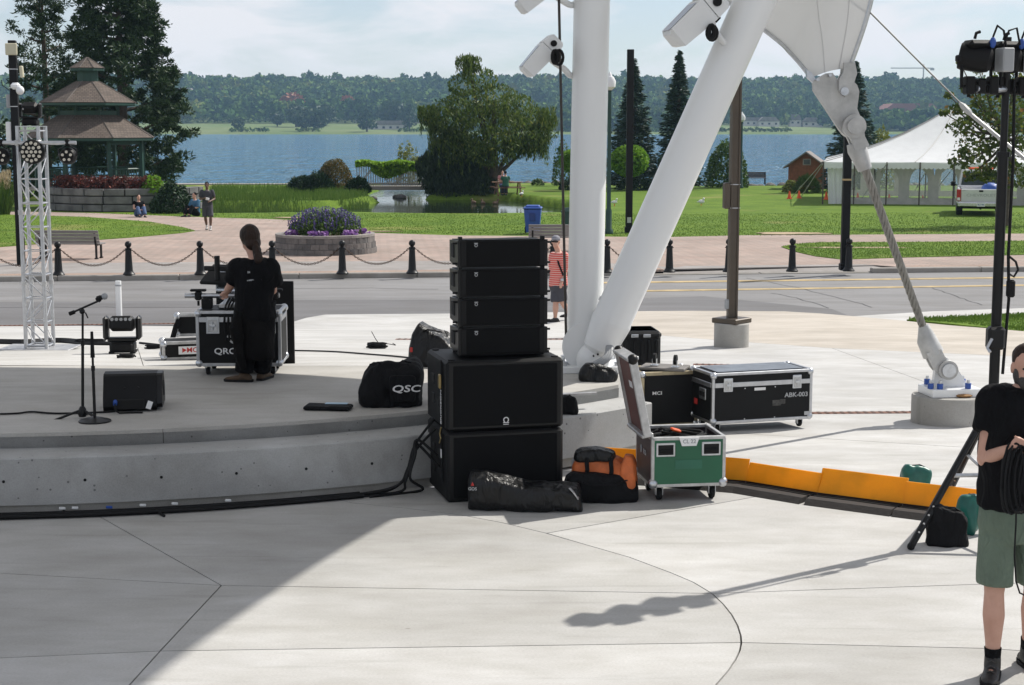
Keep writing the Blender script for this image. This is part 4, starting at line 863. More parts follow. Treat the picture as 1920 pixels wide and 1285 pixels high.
# ================================================================ tent, cabin, pickup
K['canvas'] = mat('white_tent_fabric', (.78, .79, .80), .55, var=.04, scale=2, trans=.25); K['canvas_wall'] = mat('grey_white_side_wall', (.40, .39, .375), .6, var=.1, scale=3, trans=.15)
K['tentwin'] = glassmat('tent_window_film', (.85, .9, .9), .22, .15); K['pole'] = mat('dark_tent_pole', (.06, .045, .04), .5, var=.1); K['strap'] = mat('webbing_strap', (.35, .34, .32), .8, var=.1)
Y0 = 79.0; tz = z_park(Y0); T = lambda u, v, y=Y0: A(u, v, y)
L0, R0x = T(1548, 300).x, T(2060, 300).x; ez = T(1700, 305).z - tz; W = R0x - L0; D = 11.0; cx = (L0 + R0x)/2
tent = thing('marquee_tent', 'large white peaked marquee with scalloped edge and arched clear windows', 'tent', tuple(Vector((cx, Y0, tz)) + Matrix.Rotation(R(-12), 3, 'Z') @ Vector((0, D/2, 0))), R(-12))
pk_z = T(1800, 205).z - tz + .3; cor = [(-W/2, -D/2), (-W/6, -D/2), (W/6, -D/2), (W/2, -D/2), (W/2, 0), (W/2, D/2), (W/6, D/2), (-W/6, D/2), (-W/2, D/2), (-W/2, 0)]
peak = (0.0, 0.0)
for i in range(len(cor)):                                  # roof gores, sagging between the seams
    a, b = Vector((*cor[i], ez)), Vector((*cor[(i+1) % len(cor)], ez)); pkv = Vector((*peak, pk_z)); g = MB(); nu, nv = 8, 10; rows_ = []
    for j in range(nv + 1):
        t_ = j/nv; l_ = a.lerp(pkv, t_); r_v = b.lerp(pkv, t_); sag = -.38*math.sin(PI*t_)*1.0
        rows_.append([(l_.lerp(r_v, k/nu)) + Vector((0, 0, sag - .10*(1 - t_)*math.sin(PI*k/nu)*.5)) for k in range(nu + 1)])
    vs = [tuple(p_) for r in rows_ for p_ in r]; g.add(vs, [(j*(nu+1) + k, j*(nu+1) + k + 1, (j+1)*(nu+1) + k + 1, (j+1)*(nu+1) + k) for j in range(nv) for k in range(nu)]).build('roof_panel', K['canvas'], tent, 50)
    va = MB(); n = max(6, int((b - a).length/.22)); vv = []
    for k in range(n*4 + 1): q = a.lerp(b, k/(n*4)); vv += [(q.x, q.y, ez), (q.x, q.y, ez - .28 - .07*abs(math.sin(PI*k/4)))]
    va.add(vv, [(2*k, 2*k + 2, 2*k + 3, 2*k + 1) for k in range(n*4)]).build('valance', K['canvas'], tent)
    MB().tube([tuple(a + Vector((0, 0, .02)))] + [tuple(a.lerp(pkv, t_) + Vector((0, 0, -.38*math.sin(PI*t_) + .015))) for t_ in (.2, .4, .6, .8, 1)], .02, 4).build('seam', K['canvas_wall'], tent)
MB().cyl((0, 0, 0), (0, 0, pk_z - .02), .06).build('centre_pole', K['pole'], tent)
# side walls with arched windows
wy = -D/2 + .55
def bay(x0, w, hgt, y, parent):
    m_ = w*.30; n = 12; o_ = []; zb, zs = .32, hgt*.52; rx = w/2 - m_*.62; cxm = x0 + w/2
    arc_ = [(cxm - rx, zb), (cxm - rx, zs)] + [(cxm - rx*math.cos(PI*k/n), zs + (hgt*.86 - zs)*math.sin(PI*k/n)) for k in range(1, n)] + [(cxm + rx, zs), (cxm + rx, zb)]
    out = [(x0, 0), (x0, zs)] + [(x0 + w*k/n, hgt) for k in range(1, n)] + [(x0 + w, zs), (x0 + w, 0)]
    vs = [(x, y + .03*math.sin(x*5), z) for x, z in arc_] + [(x, y + .03*math.sin(x*5), z) for x, z in out]; N = len(arc_)
    MB().add(vs, [(k, k + 1, N + k + 1, N + k) for k in range(N - 1)] + [(0, N, 2*N - 1, N - 1)]).build('side_wall', K['canvas_wall'], parent)
    MB().add([(x, y + .015, z) for x, z in arc_], [tuple(range(N))]).build('window_film', K['tentwin'], parent)
bw_ = 54/scl(Y0); x = T(1592, 300).x - cx
while x < W/2 - .3: bay(x, bw_, ez - .05, wy, tent); x += bw_
yb = D/2 - .5; x = -W/2 + .4
while x < W/2 - 1: bay(x, bw_*1.3, ez - .05, yb, tent); x += bw_*1.3
def drape(x0, x1, y0, y1, name='corner_drape'):
    vs = []; n = 14
    for k in range(n + 1): t_ = k/n; xx, yy = x0 + (x1 - x0)*t_, y0 + (y1 - y0)*t_; f = .05*math.sin(k*2.4); vs += [(xx, yy + f, ez - .1), (xx + .1, yy + f*1.4, .0)]
    MB().add(vs, [(2*k, 2*k + 2, 2*k + 3, 2*k + 1) for k in range(n)]).build(name, K['canvas'], tent)
drape(T(1556, 300).x - cx, T(1588, 300).x - cx, -D/2 + .3, -D/2 + .5); drape(-W/2 + .3, -W/2 + .35, D/2 - .5, 1)
px = [1549, 1607, 1667, 1728, 1790, 1860, 1930]
for u in px: xx = T(u, 300).x - cx; MB().cyl((xx, -D/2 - .02, 0), (xx, -D/2 - .02, ez), .035, n=8).build('pole', K['pole'], tent)
for u in (1645, 1740, 1840): xx = T(u, 300).x - cx; MB().cyl((xx, -D/2 + .7, 0), (xx, -D/2 + .7, ez), .035, n=8).build('pole', K['pole'], tent)
def guy(u0, v0, y0, u1, v1, lab):
    a = A(u0, v0, y0); b = G(u1, v1, 'park'); o = MB().tube([tuple(a), tuple(b)], .022, 5).tube([tuple(a.lerp(b, .62)), tuple(a.lerp(b, .7))], .045, 6).build('guy_strap', K['strap']); tag(o, lab, 'strap', 'guy straps of the tent')
cones_px = [(1480, 373), (1498, 372), (1549, 374.5), (1608, 377), (1667, 379.5), (1731, 382)]
guy(1540, 308, Y0, 1483, 372, 'leftmost guy strap from the tent corner'); guy(1543, 308, Y0, 1501, 371, 'guy strap just right of the leftmost one'); guy(1664, 306, Y0, 1613, 376, 'guy strap slanting down to the fourth cone from the left'); guy(1782, 322, Y0, 1735, 381, 'long guy strap ending at the cone nearest the pickup'); guy(1740, 315, Y0 + .4, 1712, 364, 'guy strap in front of the middle tent window')
cone0 = None
for i, (u, v) in enumerate(cones_px):
    q = G(u, v, 'park'); lab = ['leftmost orange cone on the lawn', 'orange cone second from the left', 'orange cone below the tent corner pole', 'orange cone fourth from the left by a tent pole', 'orange cone right of the steel cable', 'tipped orange cone nearest the pickup'][i]
    if cone0 is None:
        cone0 = thing('traffic_cone', lab, 'cone', tuple(q), 0, 'orange cones along the tent'); MB().lathe([(.0, .0), (.15, .0), (.15, .03), (.11, .035), (.03, .42), (.0, .42)], 14).build('cone_body', K['cone'], cone0, True); MB().box((0, 0, .012), (.3, .3, .024), b=.01).build('base', K['cone'], cone0)
    else:
        c = dup(cone0, tuple(q), 0, lab)
        if i == 5: c.rotation_euler = (R(18), R(-22), .4); c.location.z += .05
# cabin
Y = 102; a, b = A(1478, 344, Y), A(1543, 344, Y); w = b.x - a.x; z0 = z_park(Y); eav = A(1500, 307, Y).z - z0; rdg = A(1504, 284, Y).z - z0; cb = thing('cabin', 'small reddish wooden cabin with shingled gable roof by the lake', 'cabin', ((a.x + b.x)/2, Y, z0), R(-14))
MB().prism([(-w/2, 0), (w/2, 0), (w/2, eav), (0, rdg - .05), (-w/2, eav)], 0, 3.2).build('wall', K['cedar'], cb)
for i in range(int(w/.18) + 1): x = -w/2 + .09 + i*.18; hgt = eav + (rdg - eav)*(1 - abs(x)/(w/2)) - .08; MB().box((x, -.012, hgt/2), (.165, .03, hgt)).build('board', K['cedar'], cb)
for s in (-1, 1): MB().add([(s*(w/2 + .3), -.35, eav - .22), (0, -.35, rdg), (0, 3.5, rdg), (s*(w/2 + .3), 3.5, eav - .22), (s*(w/2 + .3), -.35, eav - .32), (0, -.35, rdg - .1), (0, 3.5, rdg - .1), (s*(w/2 + .3), 3.5, eav - .32)], [(0, 1, 2, 3), (4, 5, 6, 7), (0, 1, 5, 4), (2, 3, 7, 6), (0, 3, 7, 4)]).build('roof', K['house_roof'], cb)
wf = MB().box((.05, -.04, eav + .1), (.5, .06, .4)).build('window', K['wood'], cb); MB().box((.05, -.075, eav + .1), (.38, .02, .28)).build('pane', K['pane'], wf)
# pickup seen from behind
K['truckwhite'] = mat('white_car_paint', (.62, .63, .63), .3, var=.04, coat=.5); K['tyre'] = mat('tyre_rubber', (.015, .015, .016), .85, var=.2); K['chrome'] = mat('chrome_bumper', (.6, .62, .63), .2, 1.0, var=.05); K['lens'] = mat('red_lens', (.42, .015, .01), .25, var=.05)
K['carglass'] = mat('tinted_car_glass', (.02, .035, .035), .08, var=.1)
q = G(1838, 406, 'park'); tk = thing('pickup_truck', 'white pickup truck parked on the lawn seen from behind', 'truck', tuple(q), R(-15)); tw_ = 1.86; tk.scale = (1.08,)*3
def trap(b, x0, x1, z0, z1, y0, y1, yt0=None, yt1=None):
    yt0 = y0 if yt0 is None else yt0; yt1 = y1 if yt1 is None else yt1
    return b.add([(-x0, y0, z0), (x0, y0, z0), (x0, y1, z0), (-x0, y1, z0), (-x1, yt0, z1), (x1, yt0, z1), (x1, yt1, z1), (-x1, yt1, z1)], [(0, 1, 2, 3), (4, 5, 6, 7), (0, 1, 5, 4), (1, 2, 6, 5), (2, 3, 7, 6), (3, 0, 4, 7)])
bd = MB(); bd.box((0, 3.9, .72), (1.84, 1.9, .62), b=.1)
for s in (-1, 1): bd.box((s*.86, 1.15, .78), (.12, 2.2, .62), b=.04)
bd.box((0, 1.2, .52), (1.7, 2.2, .1)); bd.box((0, 2.35, .8), (1.82, .1, .7), b=.03); bd.box((0, 2.95, .72), (1.84, 1.2, .66), b=.06); bd.build('body', K['truckwhite'], tk)
cab = MB(); trap(cab, .88, .74, 1.02, 1.78, 2.36, 3.9, 2.52, 3.4); cab.build('cab', K['truckwhite'], tk)
MB().add([(-.76, 2.335, 1.10), (.76, 2.335, 1.10), (.68, 2.485, 1.68), (-.68, 2.485, 1.68)], [(0, 1, 2, 3)]).build('rear_window', K['carglass'], tk)
for s in (-1, 1): MB().add([(s*.872, 2.5, 1.1), (s*.872, 3.7, 1.1), (s*.735, 3.3, 1.53), (s*.735, 2.65, 1.53)], [(0, 1, 2, 3)]).build('side_window', K['carglass'], tk)
tg = MB().box((0, .03, .80), (1.56, .07, .55), b=.03).build('tailgate', K['truckwhite'], tk); MB().box((0, -.012, 1.0), (.16, .03, .07), b=.01).build('handle', K['rubber'], tg)
text(tg, 'CHEVROLET', .15, (.0, -.008, .83), 'greyprint', sx=1.35); text(tg, '2500', .05, (-.66, -.008, 1.01), 'greyprint')
for s in (-1, 1): l_ = MB().box((s*.85, .0, .83), (.16, .08, .46), b=.02).build('tail_light', K['lens'], tk); MB().box((s*.85, -.045, .68), (.11, .012, .11), b=.005).build('reverse_lens', K['whiteprint'], l_)
bp = MB().box((0, -.09, .47), (1.78, .18, .17), b=.03).build('bumper', K['chrome'], tk); lp = MB().box((0, -.187, .47), (.31, .012, .155), b=.004).build('number_plate', K['whiteprint'], tk); text(lp, '4LZ 704', .075, (0, -.195, .47), 'blue')
for s in (-1, 1):
    for y in (.95, 4.1): w_ = MB().lathe([(0, -.12), (.36, -.12), (.38, -.08), (.38, .08), (.36, .12), (0, .12)], 22, M=Matrix.Translation((s*.80, y, .38)) @ Matrix.Rotation(PI/2, 4, 'Y')).build('wheel', K['tyre'], tk, 30); MB().lathe([(0, .121), (.2, .123), (.22, .11)], 16, M=Matrix.Translation((s*.80, y, .38)) @ Matrix.Rotation(s*PI/2, 4, 'Y')).build('hub', K['alu'], w_)
    mr_ = MB().box((s*1.06, 3.45, 1.17), (.2, .09, .2), b=.04).build('mirror', K['rubber'], tk); MB().cyl((s*.86, 3.5, 1.1), (s*1.0, 3.47, 1.13), .025).build('mirror_arm', K['rubber'], mr_)
MB().box((0, 2.0, 1.02), (1.5, .5, .26), b=.03).build('tool_box', K['alu'], tk); MB().box((0, 2.75, 1.83), (1.0, .25, .09), b=.03).build('light_bar', K['cone'], tk); MB().cyl((0, .3, .3), (0, 4.4, .3), .05).build('drive_shaft', K['rubber'], tk); MB().box((0, 2.4, .34), (1.5, 4, .12)).build('chassis', K['rubber'], tk)
tb_ = MB().sph((.35, .5, 1.05), (.36, .3, .28), 12, 8); o = soft(tb_, 'load_bag', K['blue'], None, .04, 2, .05, 6); o.parent = tk
# ================================================================ street furniture
def lamp_post(u, vb, Y, vtop, lab, s=1.0):
    q = A(u, vb, Y); z0 = z_park(Y); h = A(u, vtop, Y).z - z0; t = thing('street_lamp', lab, 'street lamp', (q.x, Y, z0), 0, 'green lamp posts with globes')
    MB().lathe([(.0, 0), (.17, 0), (.17, .1), (.11, .18), (.11, .8), (.075, .9), (.06, h - .55), (.09, h - .52), (.0, h - .5)], 14).build('post', K['darkgreen'], t, True); MB().lathe([(.06, h - .52), (.2, h - .4), (.22, h - .2), (.14, h - .04), (.0, h)], 14).build('globe', K['lampwhite'], t, True); MB().lathe([(.1, h - .03), (.06, h + .06), (0, h + .16)], 10).build('finial', K['lampwhite'], t, True)
lamp_post(1141, 442, 57, 142, 'green lamp post with white globe just right of the white column'); lamp_post(1389, 346, 104, 214, 'far green lamp post with globe right of the brown post')
def square_post(name, u, vb, surf, vtop, w, m, lab, Y=None, rz=.0, cat='post'):
    q = G(u, vb, surf); h = A(u, vtop, q.y).z - q.z; t = thing(name, lab, cat, tuple(q), rz); MB().box((0, 0, h/2), (w, w, h), b=.012).build('shaft', K[m], t); return t, h, q
t, h, q = square_post('black_post', 1179, 436, 'park', 93, .24, 'black', 'slim square black post standing between the column and the strut'); MB().box((0, 0, .1), (.3, .3, .2), b=.02).build('base_cover', K['black'], t); MB().box((0, -.122, .45), (.14, .006, .2)).build('sticker', K['greyprint'], t)
t, h, q = square_post('black_post', 1583, 507, 'park', 250, .2, 'black', 'black post with a yellow band behind the steel cable')
MB().box((0, 0, A(1583, 337, q.y).z - q.z), (.207, .207, .045)).build('yellow_band', K['yellow'], t); MB().box((0, 0, .09), (.26, .26, .18), b=.02).build('base_cover', K['black'], t)
# tall black post at the left edge with boxes and camera
q = G(40, 498, 'park'); h = A(30, 76, q.y).z - q.z; t = thing('black_post', 'tall black post with antenna boxes and camera beside the gazebo', 'post', tuple(q), R(6)); sq = scl(q.y, 2)
MB().box((0, 0, h/2), (.2, .2, h), b=.015).build('shaft', K['black'], t); K['cream'] = mat('cream_plastic', (.50, .47, .34), .5, var=.06)
def zl(v): return A(35, v, q.y).z - q.z
MB().box((0, -.16, zl(93)), (.30, .1, .31), b=.02).build('antenna_panel', K['cream'], t); o = MB().box((.23, -.08, zl(135)), (.09, .16, .31), (0, R(-4), 0), .02).build('antenna_panel', K['cream'], t); MB().box((-.18, .02, zl(250)), (.15, .12, .6), b=.02).build('equipment_box', K['lampwhite'], t); MB().box((-.16, .03, zl(190)), (.12, .1, .36), b=.02).build('equipment_box', K['greyplastic'], t)
c = MB().box((.08, -.2, zl(162)), (.24, .22, .18), b=.06).build('camera_housing', K['lampwhite'], t); MB().sph((.2, -.24, zl(170)), (.11, .11, .12), 12, 8).build('camera_dome', K['lampwhite'], c, True)
for v in (130, 165, 200): MB().box((0, 0, zl(v)), (.212, .212, .02)).build('band', K['alu'], t)
MB().tube([(.1, -.1, zl(110)), (.16, -.14, zl(130)), (.12, -.12, zl(155))], .012, 5).tube([(-.1, -.1, zl(170)), (-.28, -.12, zl(160)), (-.3, -.1, zl(150))], .012, 5).build('cable', K['rubber'], t)
# brown post on its pier
q = G(1371, 650, 'plaza'); s_ = scl(q.y, q.z); t = thing('brown_post', 'bronze brown channel post with box on a round concrete pier', 'post', tuple(q), R(10)); ph = (A(1371, 605, q.y).z - q.z); h = A(1385, 140, q.y).z - q.z + .3
MB().lathe([(0, -.1), (32.5/s_, -.1), (32.5/s_, ph - .015), (31/s_, ph), (0, ph)], 36).build('pier', K['con_pier'], t, 40); MB().box((0, 0, ph + .04), (60/s_*.9, 60/s_*.9, .085), (0, 0, R(38)), .012).build('base_cover', K['brownmetal'], t)
MB().box((0, 0, (ph + h)/2), (.155, .13, h - ph), b=.012).box((-.06, -.07, (ph + h)/2), (.028, .03, h - ph)).box((.06, -.07, (ph + h)/2), (.028, .03, h - ph)).build('shaft', K['brownmetal'], t)
MB().box((-.13, -.02, A(1360, 367, q.y).z - q.z), (.11, .14, 48/s_), b=.02).build('equipment_box', K['brownmetal'], t); MB().box((-.1, -.04, A(1360, 570, q.y).z - q.z), (.07, .07, .16), b=.01).build('outlet_box', K['greyplastic'], t)
for v in (346, 390): MB().box((0, 0, A(1371, v, q.y).z - q.z), (.168, .17, .012)).build('band', K['alu'], t)
# bollards and chains
bol = None; bxs = [-26, 110, 242, 376, 511, 642, 773, 905, 1037, 1138, 1255, 1366, 1485, 1591]; bps = []
names = ['bollard cut by the left picture edge', 'bollard in front of the bench at left', 'second bollard right of the truss', 'third bollard right of the truss, left of the stage worker', 'bollard just right of the stage worker', 'bollard in front of the flower planter', 'bollard midway between planter and speakers', 'bollard hidden behind the line array', 'bollard behind the man in the striped shirt', 'bollard seen between column and strut', 'bollard right of the leaning strut', 'bollard behind the brown post', 'free bollard without chain right of the brown post', 'rightmost bollard beside the black banded post']
for i, u in enumerate(bxs):
    v = 517.5 - (u)*.0055; q = G(u, v, 'park'); bps.append(q); lab = 'black ' + names[i]
    if bol is None:
        bol = thing('bollard', lab, 'bollard', tuple(q), 0, 'black bollards along the street'); MB().lathe([(0, 0), (.155, 0), (.155, .03), (.13, .06), (.105, .10), (.1, .12), (.075, .64), (.085, .655), (.085, .675), (.045, .69), (.045, .705)], 18).build('shaft', K['satin'], bol, 35); MB().sph((0, 0, .775), .085, 16, 10).build('ball', K['satin'], bol, True); MB().tube([(-.1, 0, .63), (.1, 0, .63)], .014, 6).build('chain_eye', K['satin'], bol)
    else: dup(bol, tuple(q), 0, lab)
K['chain'] = mat('rusty_chain', (.075, .045, .03), .7, .4, var=.3, scale=20)
def chain(a, b, sag, lab):
    n = 38; mb = MB(); P = [a.lerp(b, k/n) + Vector((0, 0, -sag*4*(k/n)*(1 - k/n))) for k in range(n + 1)]
    for k in range(n):
        c = (P[k] + P[k+1])/2; d = (P[k+1] - P[k]); L = d.length*.68; d.normalize(); up = Vector((0, 0, 1)) if k % 2 else d.cross(Vector((0, 0, 1))).normalized()
        ring = [c + d*(L*math.cos(2*PI*j/8)) + up*(.022*math.sin(2*PI*j/8)) for j in range(8)]; mb.tube(ring, .008, 4, closed=True)
    tag(mb.build('chain', K['chain']), lab, 'chain', 'chains between the bollards')
cl_ = ['chain hanging left of the first full bollard', 'chain in front of the bench at left', 'chain between the second and third bollards from the truss', 'chain left of the stage worker', 'chain in front of the flower planter', 'chain right of the flower planter', 'chain running behind the left of the line array', 'chain hidden behind the line array', 'chain behind the man in the striped shirt', 'short visible chain between column and leaning strut']
for i in range(10): chain(bps[i] + Vector((.1, 0, .63)), bps[i+1] + Vector((-.1, 0, .63)), .38, cl_[i])
# benches
def bench(u, v, rz, lab, surf='park', L=1.75, m='wood', s=1.0):
    q = G(u, v, surf); t = thing('park_bench', lab, 'bench', tuple(q), rz)
    for k in range(4): MB().box((0, .26 + .035*k, .50 + .095*k), (L, .03, .085), (R(-14), 0, 0), .006).build('back_slat', K[m], t)
    for k in range(4): MB().box((0, -.22 + .12*k, .43), (L, .1, .035), b=.006).build('seat_slat', K[m], t)
    for sx in (-1, 1): MB().box((sx*(L/2 - .12), -.2, .2), (.05, .06, .42)).box((sx*(L/2 - .12), .22, .2), (.05, .06, .42)).box((sx*(L/2 - .12), 0, .4), (.05, .46, .04)).box((sx*(L/2 - .12), .3, .6), (.05, .035, .45), (R(-14), 0, 0)).box((sx*(L/2 - .12), -.2, .02), (.07, .14, .04)).box((sx*(L/2 - .12), .22, .02), (.07, .14, .04)).build('leg', K['satin'], t)
    return t
K['greywood'] = mat('grey_bench_slats', (.22, .21, .205), .7, var=.2, scale=5, stretch=(.5, 8, 8)); K['darkwood'] = mat('dark_bench_slats', (.05, .035, .028), .7, var=.2)
bench(134, 485, R(180 - 4), 'grey slatted bench behind the chain at left', m='greywood', L=1.85); bench(1045, 471, R(180), 'grey slatted bench half hidden behind the column', m='greywood', L=1.75); bench(1417, 345.5, R(0), 'small dark bench far away facing the lake', m='darkwood', L=1.5)
# bins
q = G(999, 438, 'park'); t = thing('recycling_bin', 'blue wheeled recycling bin on the lawn edge', 'bin', tuple(q), R(-4)); K['bluebin'] = K['blue']
MB().rings([[Vector((sx*w, sy*d, z)) for sx, sy in ((-1, -1), (1, -1), (1, 1), (-1, 1))] for z, w, d in ((.05, .23, .25), (.86, .30, .33))]).build('body', K['blue'], t); MB().box((0, .0, .91), (.66, .74, .07), b=.03).box((0, .02, .97), (.5, .55, .07), b=.03).build('lid', K['blue'], t); MB().tube([(-.25, .39, .9), (.25, .39, .9)], .02).build('handle', K['blue'], t); MB().box((0, -.315, .6), (.2, .04, .3), (R(6), 0, 0), .01).build('front_panel', mat('deep_blue_plastic', (.012, .04, .2), .5), t)
for sx in (-1, 1): MB().lathe([(0, -.03), (.12, -.03), (.12, .03), (0, .03)], 14, M=Matrix.Translation((sx*.27, .28, .12)) @ Matrix.Rotation(PI/2, 4, 'Y')).build('wheel', K['rubber'], t)
q = G(1068, 441, 'park'); t = thing('litter_bin', 'dark green litter bin mostly hidden behind the white column', 'bin', tuple(q)); MB().lathe([(0, 0), (.27, 0), (.29, .05), (.29, .8), (.25, .84), (0, .84)], 18).build('body', K['darkgreen'], t, 40); MB().lathe([(.3, .78), (.31, .8), (.31, .84), (.2, .95), (0, .97)], 18).build('lid', K['darkgreen'], t, 40)
# flower planter, block by block
q = G(603, 478, 'park'); q = Vector((q.x, q.y + 1.0, z_park(q.y))); rp_ = 92/scl(q.y - .3); t = thing('flower_planter', 'round grey block planter filled with purple flowers', 'planter', tuple(q)); 
K['block'] = mat('split_face_block', (.17, .155, .145), .95, var=.25, scale=5, bump=1.0, bscale=28); K['block2'] = mat('darker_split_block', (.115, .108, .104), .95, var=.25, scale=5, bump=1.0, bscale=28); K['cap'] = mat('planter_cap_stone', (.26, .24, .22), .9, var=.15, bump=.6, bscale=20); 
nb = 36; hb_ = .165
for r in range(3):
    rr = rp_ + .035*(2 - r)
    for k in range(nb):
        a = 2*PI*(k + .5*(r % 2))/nb
        if math.sin(a) > .35: continue
        hw = PI/nb - .0025; o_ = random.uniform(0, .012)
        pts = [(rr + o_, -hw), (rr + o_ + .01, 0), (rr + o_, hw), (rr - .2, hw), (rr - .2, -hw)]
        MB().prism([(x_*math.cos(a + b_v), x_*math.sin(a + b_v)) for x_, b_v in pts], r*hb_ + .003, (r + 1)*hb_ - .003, 'z').build('block', K['block' if random.random() < .6 else 'block2'], t)
    
MB().rings([[Vector((x_*math.cos(2*PI*k/60), x_*math.sin(2*PI*k/60), z)) for k in range(60)] for x_, z in ((rp_ - .2, .0), (rp_ - .02, .0), (rp_ - .02, 3*hb_))], caps=False).build('core', K['block2'], t)
for k in range(24): a = 2*PI*k/24; hw = PI/24 - .002; MB().prism([(x_*math.cos(a + b_v), x_*math.sin(a + b_v)) for x_, b_v in [(rp_ + .025, -hw), (rp_ + .025, 0), (rp_ + .025, hw), (rp_ - .22, hw), (rp_ - .22, -hw)]], 3*hb_ + .001, 3*hb_ + .075, 'z').build('cap_stone', K['cap'], t)
MB().lathe([(0, .45), (rp_ - .2, .45), (rp_ - .2, .5), (0, .53)], 30).build('soil', K['soil'], t)
K['salvia'] = leafmat('purple_salvia', (.045, .035, .14), (.14, .10, .30), trans=.2); K['petunia'] = leafmat('petunia_flowers', (.16, .05, .28), (.42, .25, .5), (.7, .68, .7), trans=.3)
fl_ = thing('flower_bed', 'mass of purple salvia and petunias growing in the round planter', 'flowers', (q.x, q.y, q.z + .5)); n = 4200; a = RS.rand(n)*2*PI; r = RS.rand(n)**.5*1.08; hgt = .66*(1 - (r/1.25)**2.4); P = np.stack([r*np.cos(a), r*np.sin(a), hgt*RS.rand(n)**.7 + .05], 1); obj('foliage', facemesh('foliage', leafquads(P, np.full(n, .065), .5, np.tile([0, 0, 1.0], (n, 1)), .9)), K['shrub'], fl_)
n = 250; a = RS.rand(n)*2*PI; r = RS.rand(n)**.5*1.1; hgt = .66*(1 - (r/1.35)**2.4); C_ = np.stack([r*np.cos(a)*1.02, r*np.sin(a), hgt], 1); P = np.repeat(C_, 9, 0); P[:, 2] += np.tile(np.linspace(-.06, .2, 9), n); P += RS.normal(size=P.shape)*.012; o = obj('salvia', facemesh('salvia', leafquads(P, np.full(len(P), .028), .7)), K['salvia'], fl_); o['kind'] = 'stuff'
n = 900; a = RS.uniform(-PI, 0, n) ; r = 1.13 + .14*RS.normal(size=n)*.6; keep = (np.sin(a*7.1 + .6) > -.1); P = np.stack([r*np.cos(a), r*np.sin(a), .04 + .16*RS.rand(n)], 1)[keep]; obj('petunia', facemesh('petunia', leafquads(P, np.full(len(P), .05), .9)), K['petunia'], fl_)['kind'] = 'stuff'
# picnic table, birds
q = G(952, 366, 'park'); t = thing('picnic_table', 'brown picnic table with attached benches under the willow', 'table', tuple(q), R(8)); K['pwood'] = mat('brown_picnic_wood', (.20, .11, .065), .75, var=.2)
for k in range(5): MB().box((0, -.3 + .15*k, .74), (1.8, .135, .04)).build('top_plank', K['pwood'], t)
for sy in (-1, 1):
    for k in range(2): MB().box((0, sy*(.68 + .14*k), .44), (1.8, .125, .04)).build('bench_plank', K['pwood'], t)
for sx in (-1, 1): MB().box((sx*.65, 0, .42), (.05, 1.6, .08)).build('crossbeam', K['pwood'], t); [MB().tube([(sx*.65, sy*.75, 0), (sx*.65, sy*.3, .72)], .045, 5).build('leg', K['pwood'], t) for sy in (-1, 1)]
K['gull'] = mat('white_feathers', (.7, .7, .7), .8, var=.1)
for u, v, s, lab in ((1315, 386, 1, 'white gull standing on the lawn right of the strut'), (1152, 387, .8, 'white gull left of the thin black post'), (978, 370, .7, 'small gull on the bank right of the picnic table')):
    q = G(u, v, 'park'); t = thing('gull', lab, 'bird', tuple(q), random.uniform(-1, 1), 'gulls on the lawn'); b = MB().sph((0, 0, .2), (.2*s, .09*s, .1*s), 10, 7).sph((.15*s, 0, .34), .065*s, 8, 6).tube([(.12*s, 0, .24), (.15*s, 0, .33)], .05*s, 6).tube([(-.12*s, 0, .2), (-.32*s, 0, .17)], [.06*s, .015], 6); soft(b, 'body', K['gull'], t, .02, 2); MB().tube([(0, -.03, 0), (0, -.03, .14)], .01, 4).tube([(0, .03, 0), (0, .03, .14)], .01, 4).build('leg', K['cone'], t); MB().tube([(.2*s, 0, .33), (.27*s, 0, .32)], [.015, .004], 5).build('beak', K['yellow'], t)
K['duck'] = mat('brown_feathers', (.14, .09, .055), .8, var=.2)
for u, v, lab in ((888, 382, 'leftmost brown duck on the pond'), (906, 383, 'middle brown duck on the pond'), (929, 383, 'rightmost brown duck on the pond')):
    q = Zp(u, v, WZ); t = thing('duck', lab, 'bird', tuple(q), random.uniform(0, 3), 'ducks on the pond'); soft(MB().sph((0, 0, .07), (.24, .11, .11), 10, 7).sph((.2, 0, .24), (.085, .06, .06), 8, 6).tube([(.15, 0, .1), (.18, 0, .22)], .05, 6), 'body', K['duck'], t, .02, 2); MB().tube([(.26, 0, .23), (.34, 0, .22)], [.025, .015], 5).build('beak', K['yellow'], t)
# ================================================================ the stage canopy and its steel
def fabric():
    m = mat('white_membrane', (.66, .66, .65), .5, var=.03, scale=1.5, trans=.12); return m
K['strand'] = mat('weathered_wire_strand', (.22, .215, .20), .5, .6, var=.2, scale=12); K['membrane'] = fabric(); K['seam'] = mat('membrane_seam', (.58, .58, .57), .5, var=.02, trans=.2)
cor_ = A(1578, 128, 16.0)
Aed = [Vector(p_) for p_ in ((cor_.x + .08, 16.0, cor_.z), (3.50, 15.85, 4.32))] + [Vector((x_ + h_*SUN_DIR.x/SUN_DIR.z, y_ + h_*SUN_DIR.y/SUN_DIR.z, h_)) for x_, y_, h_ in ((-.70, 12.75, 5.3), (-1.13, 11.75, 6.2), (-1.61, 10.21, 7.2), (-2.04, 8.49, 8.0), (-2.4, 6.0, 8.5), (-2.6, 2.0, 8.9), (-2.8, -2.5, 9.1))]
Bed = [Vector(p_) for p_ in (tuple(A(1521, 146, 16.05)), tuple(A(1484, 102, 16.3)), tuple(A(1432, 56, 16.8)), )] + [Vector((x_ + (h_ - .58)*SUN_DIR.x/SUN_DIR.z, y_ + (h_ - .58)*SUN_DIR.y/SUN_DIR.z, h_)) for x_, y_, h_ in ((-2.2, 15.9, 5.15), (-4.2, 16.3, 6.0), (-8, 16.5, 6.5), (-12, 16.6, 6.9), (-17, 16.7, 7.2), (-23, 16.8, 7.4))]
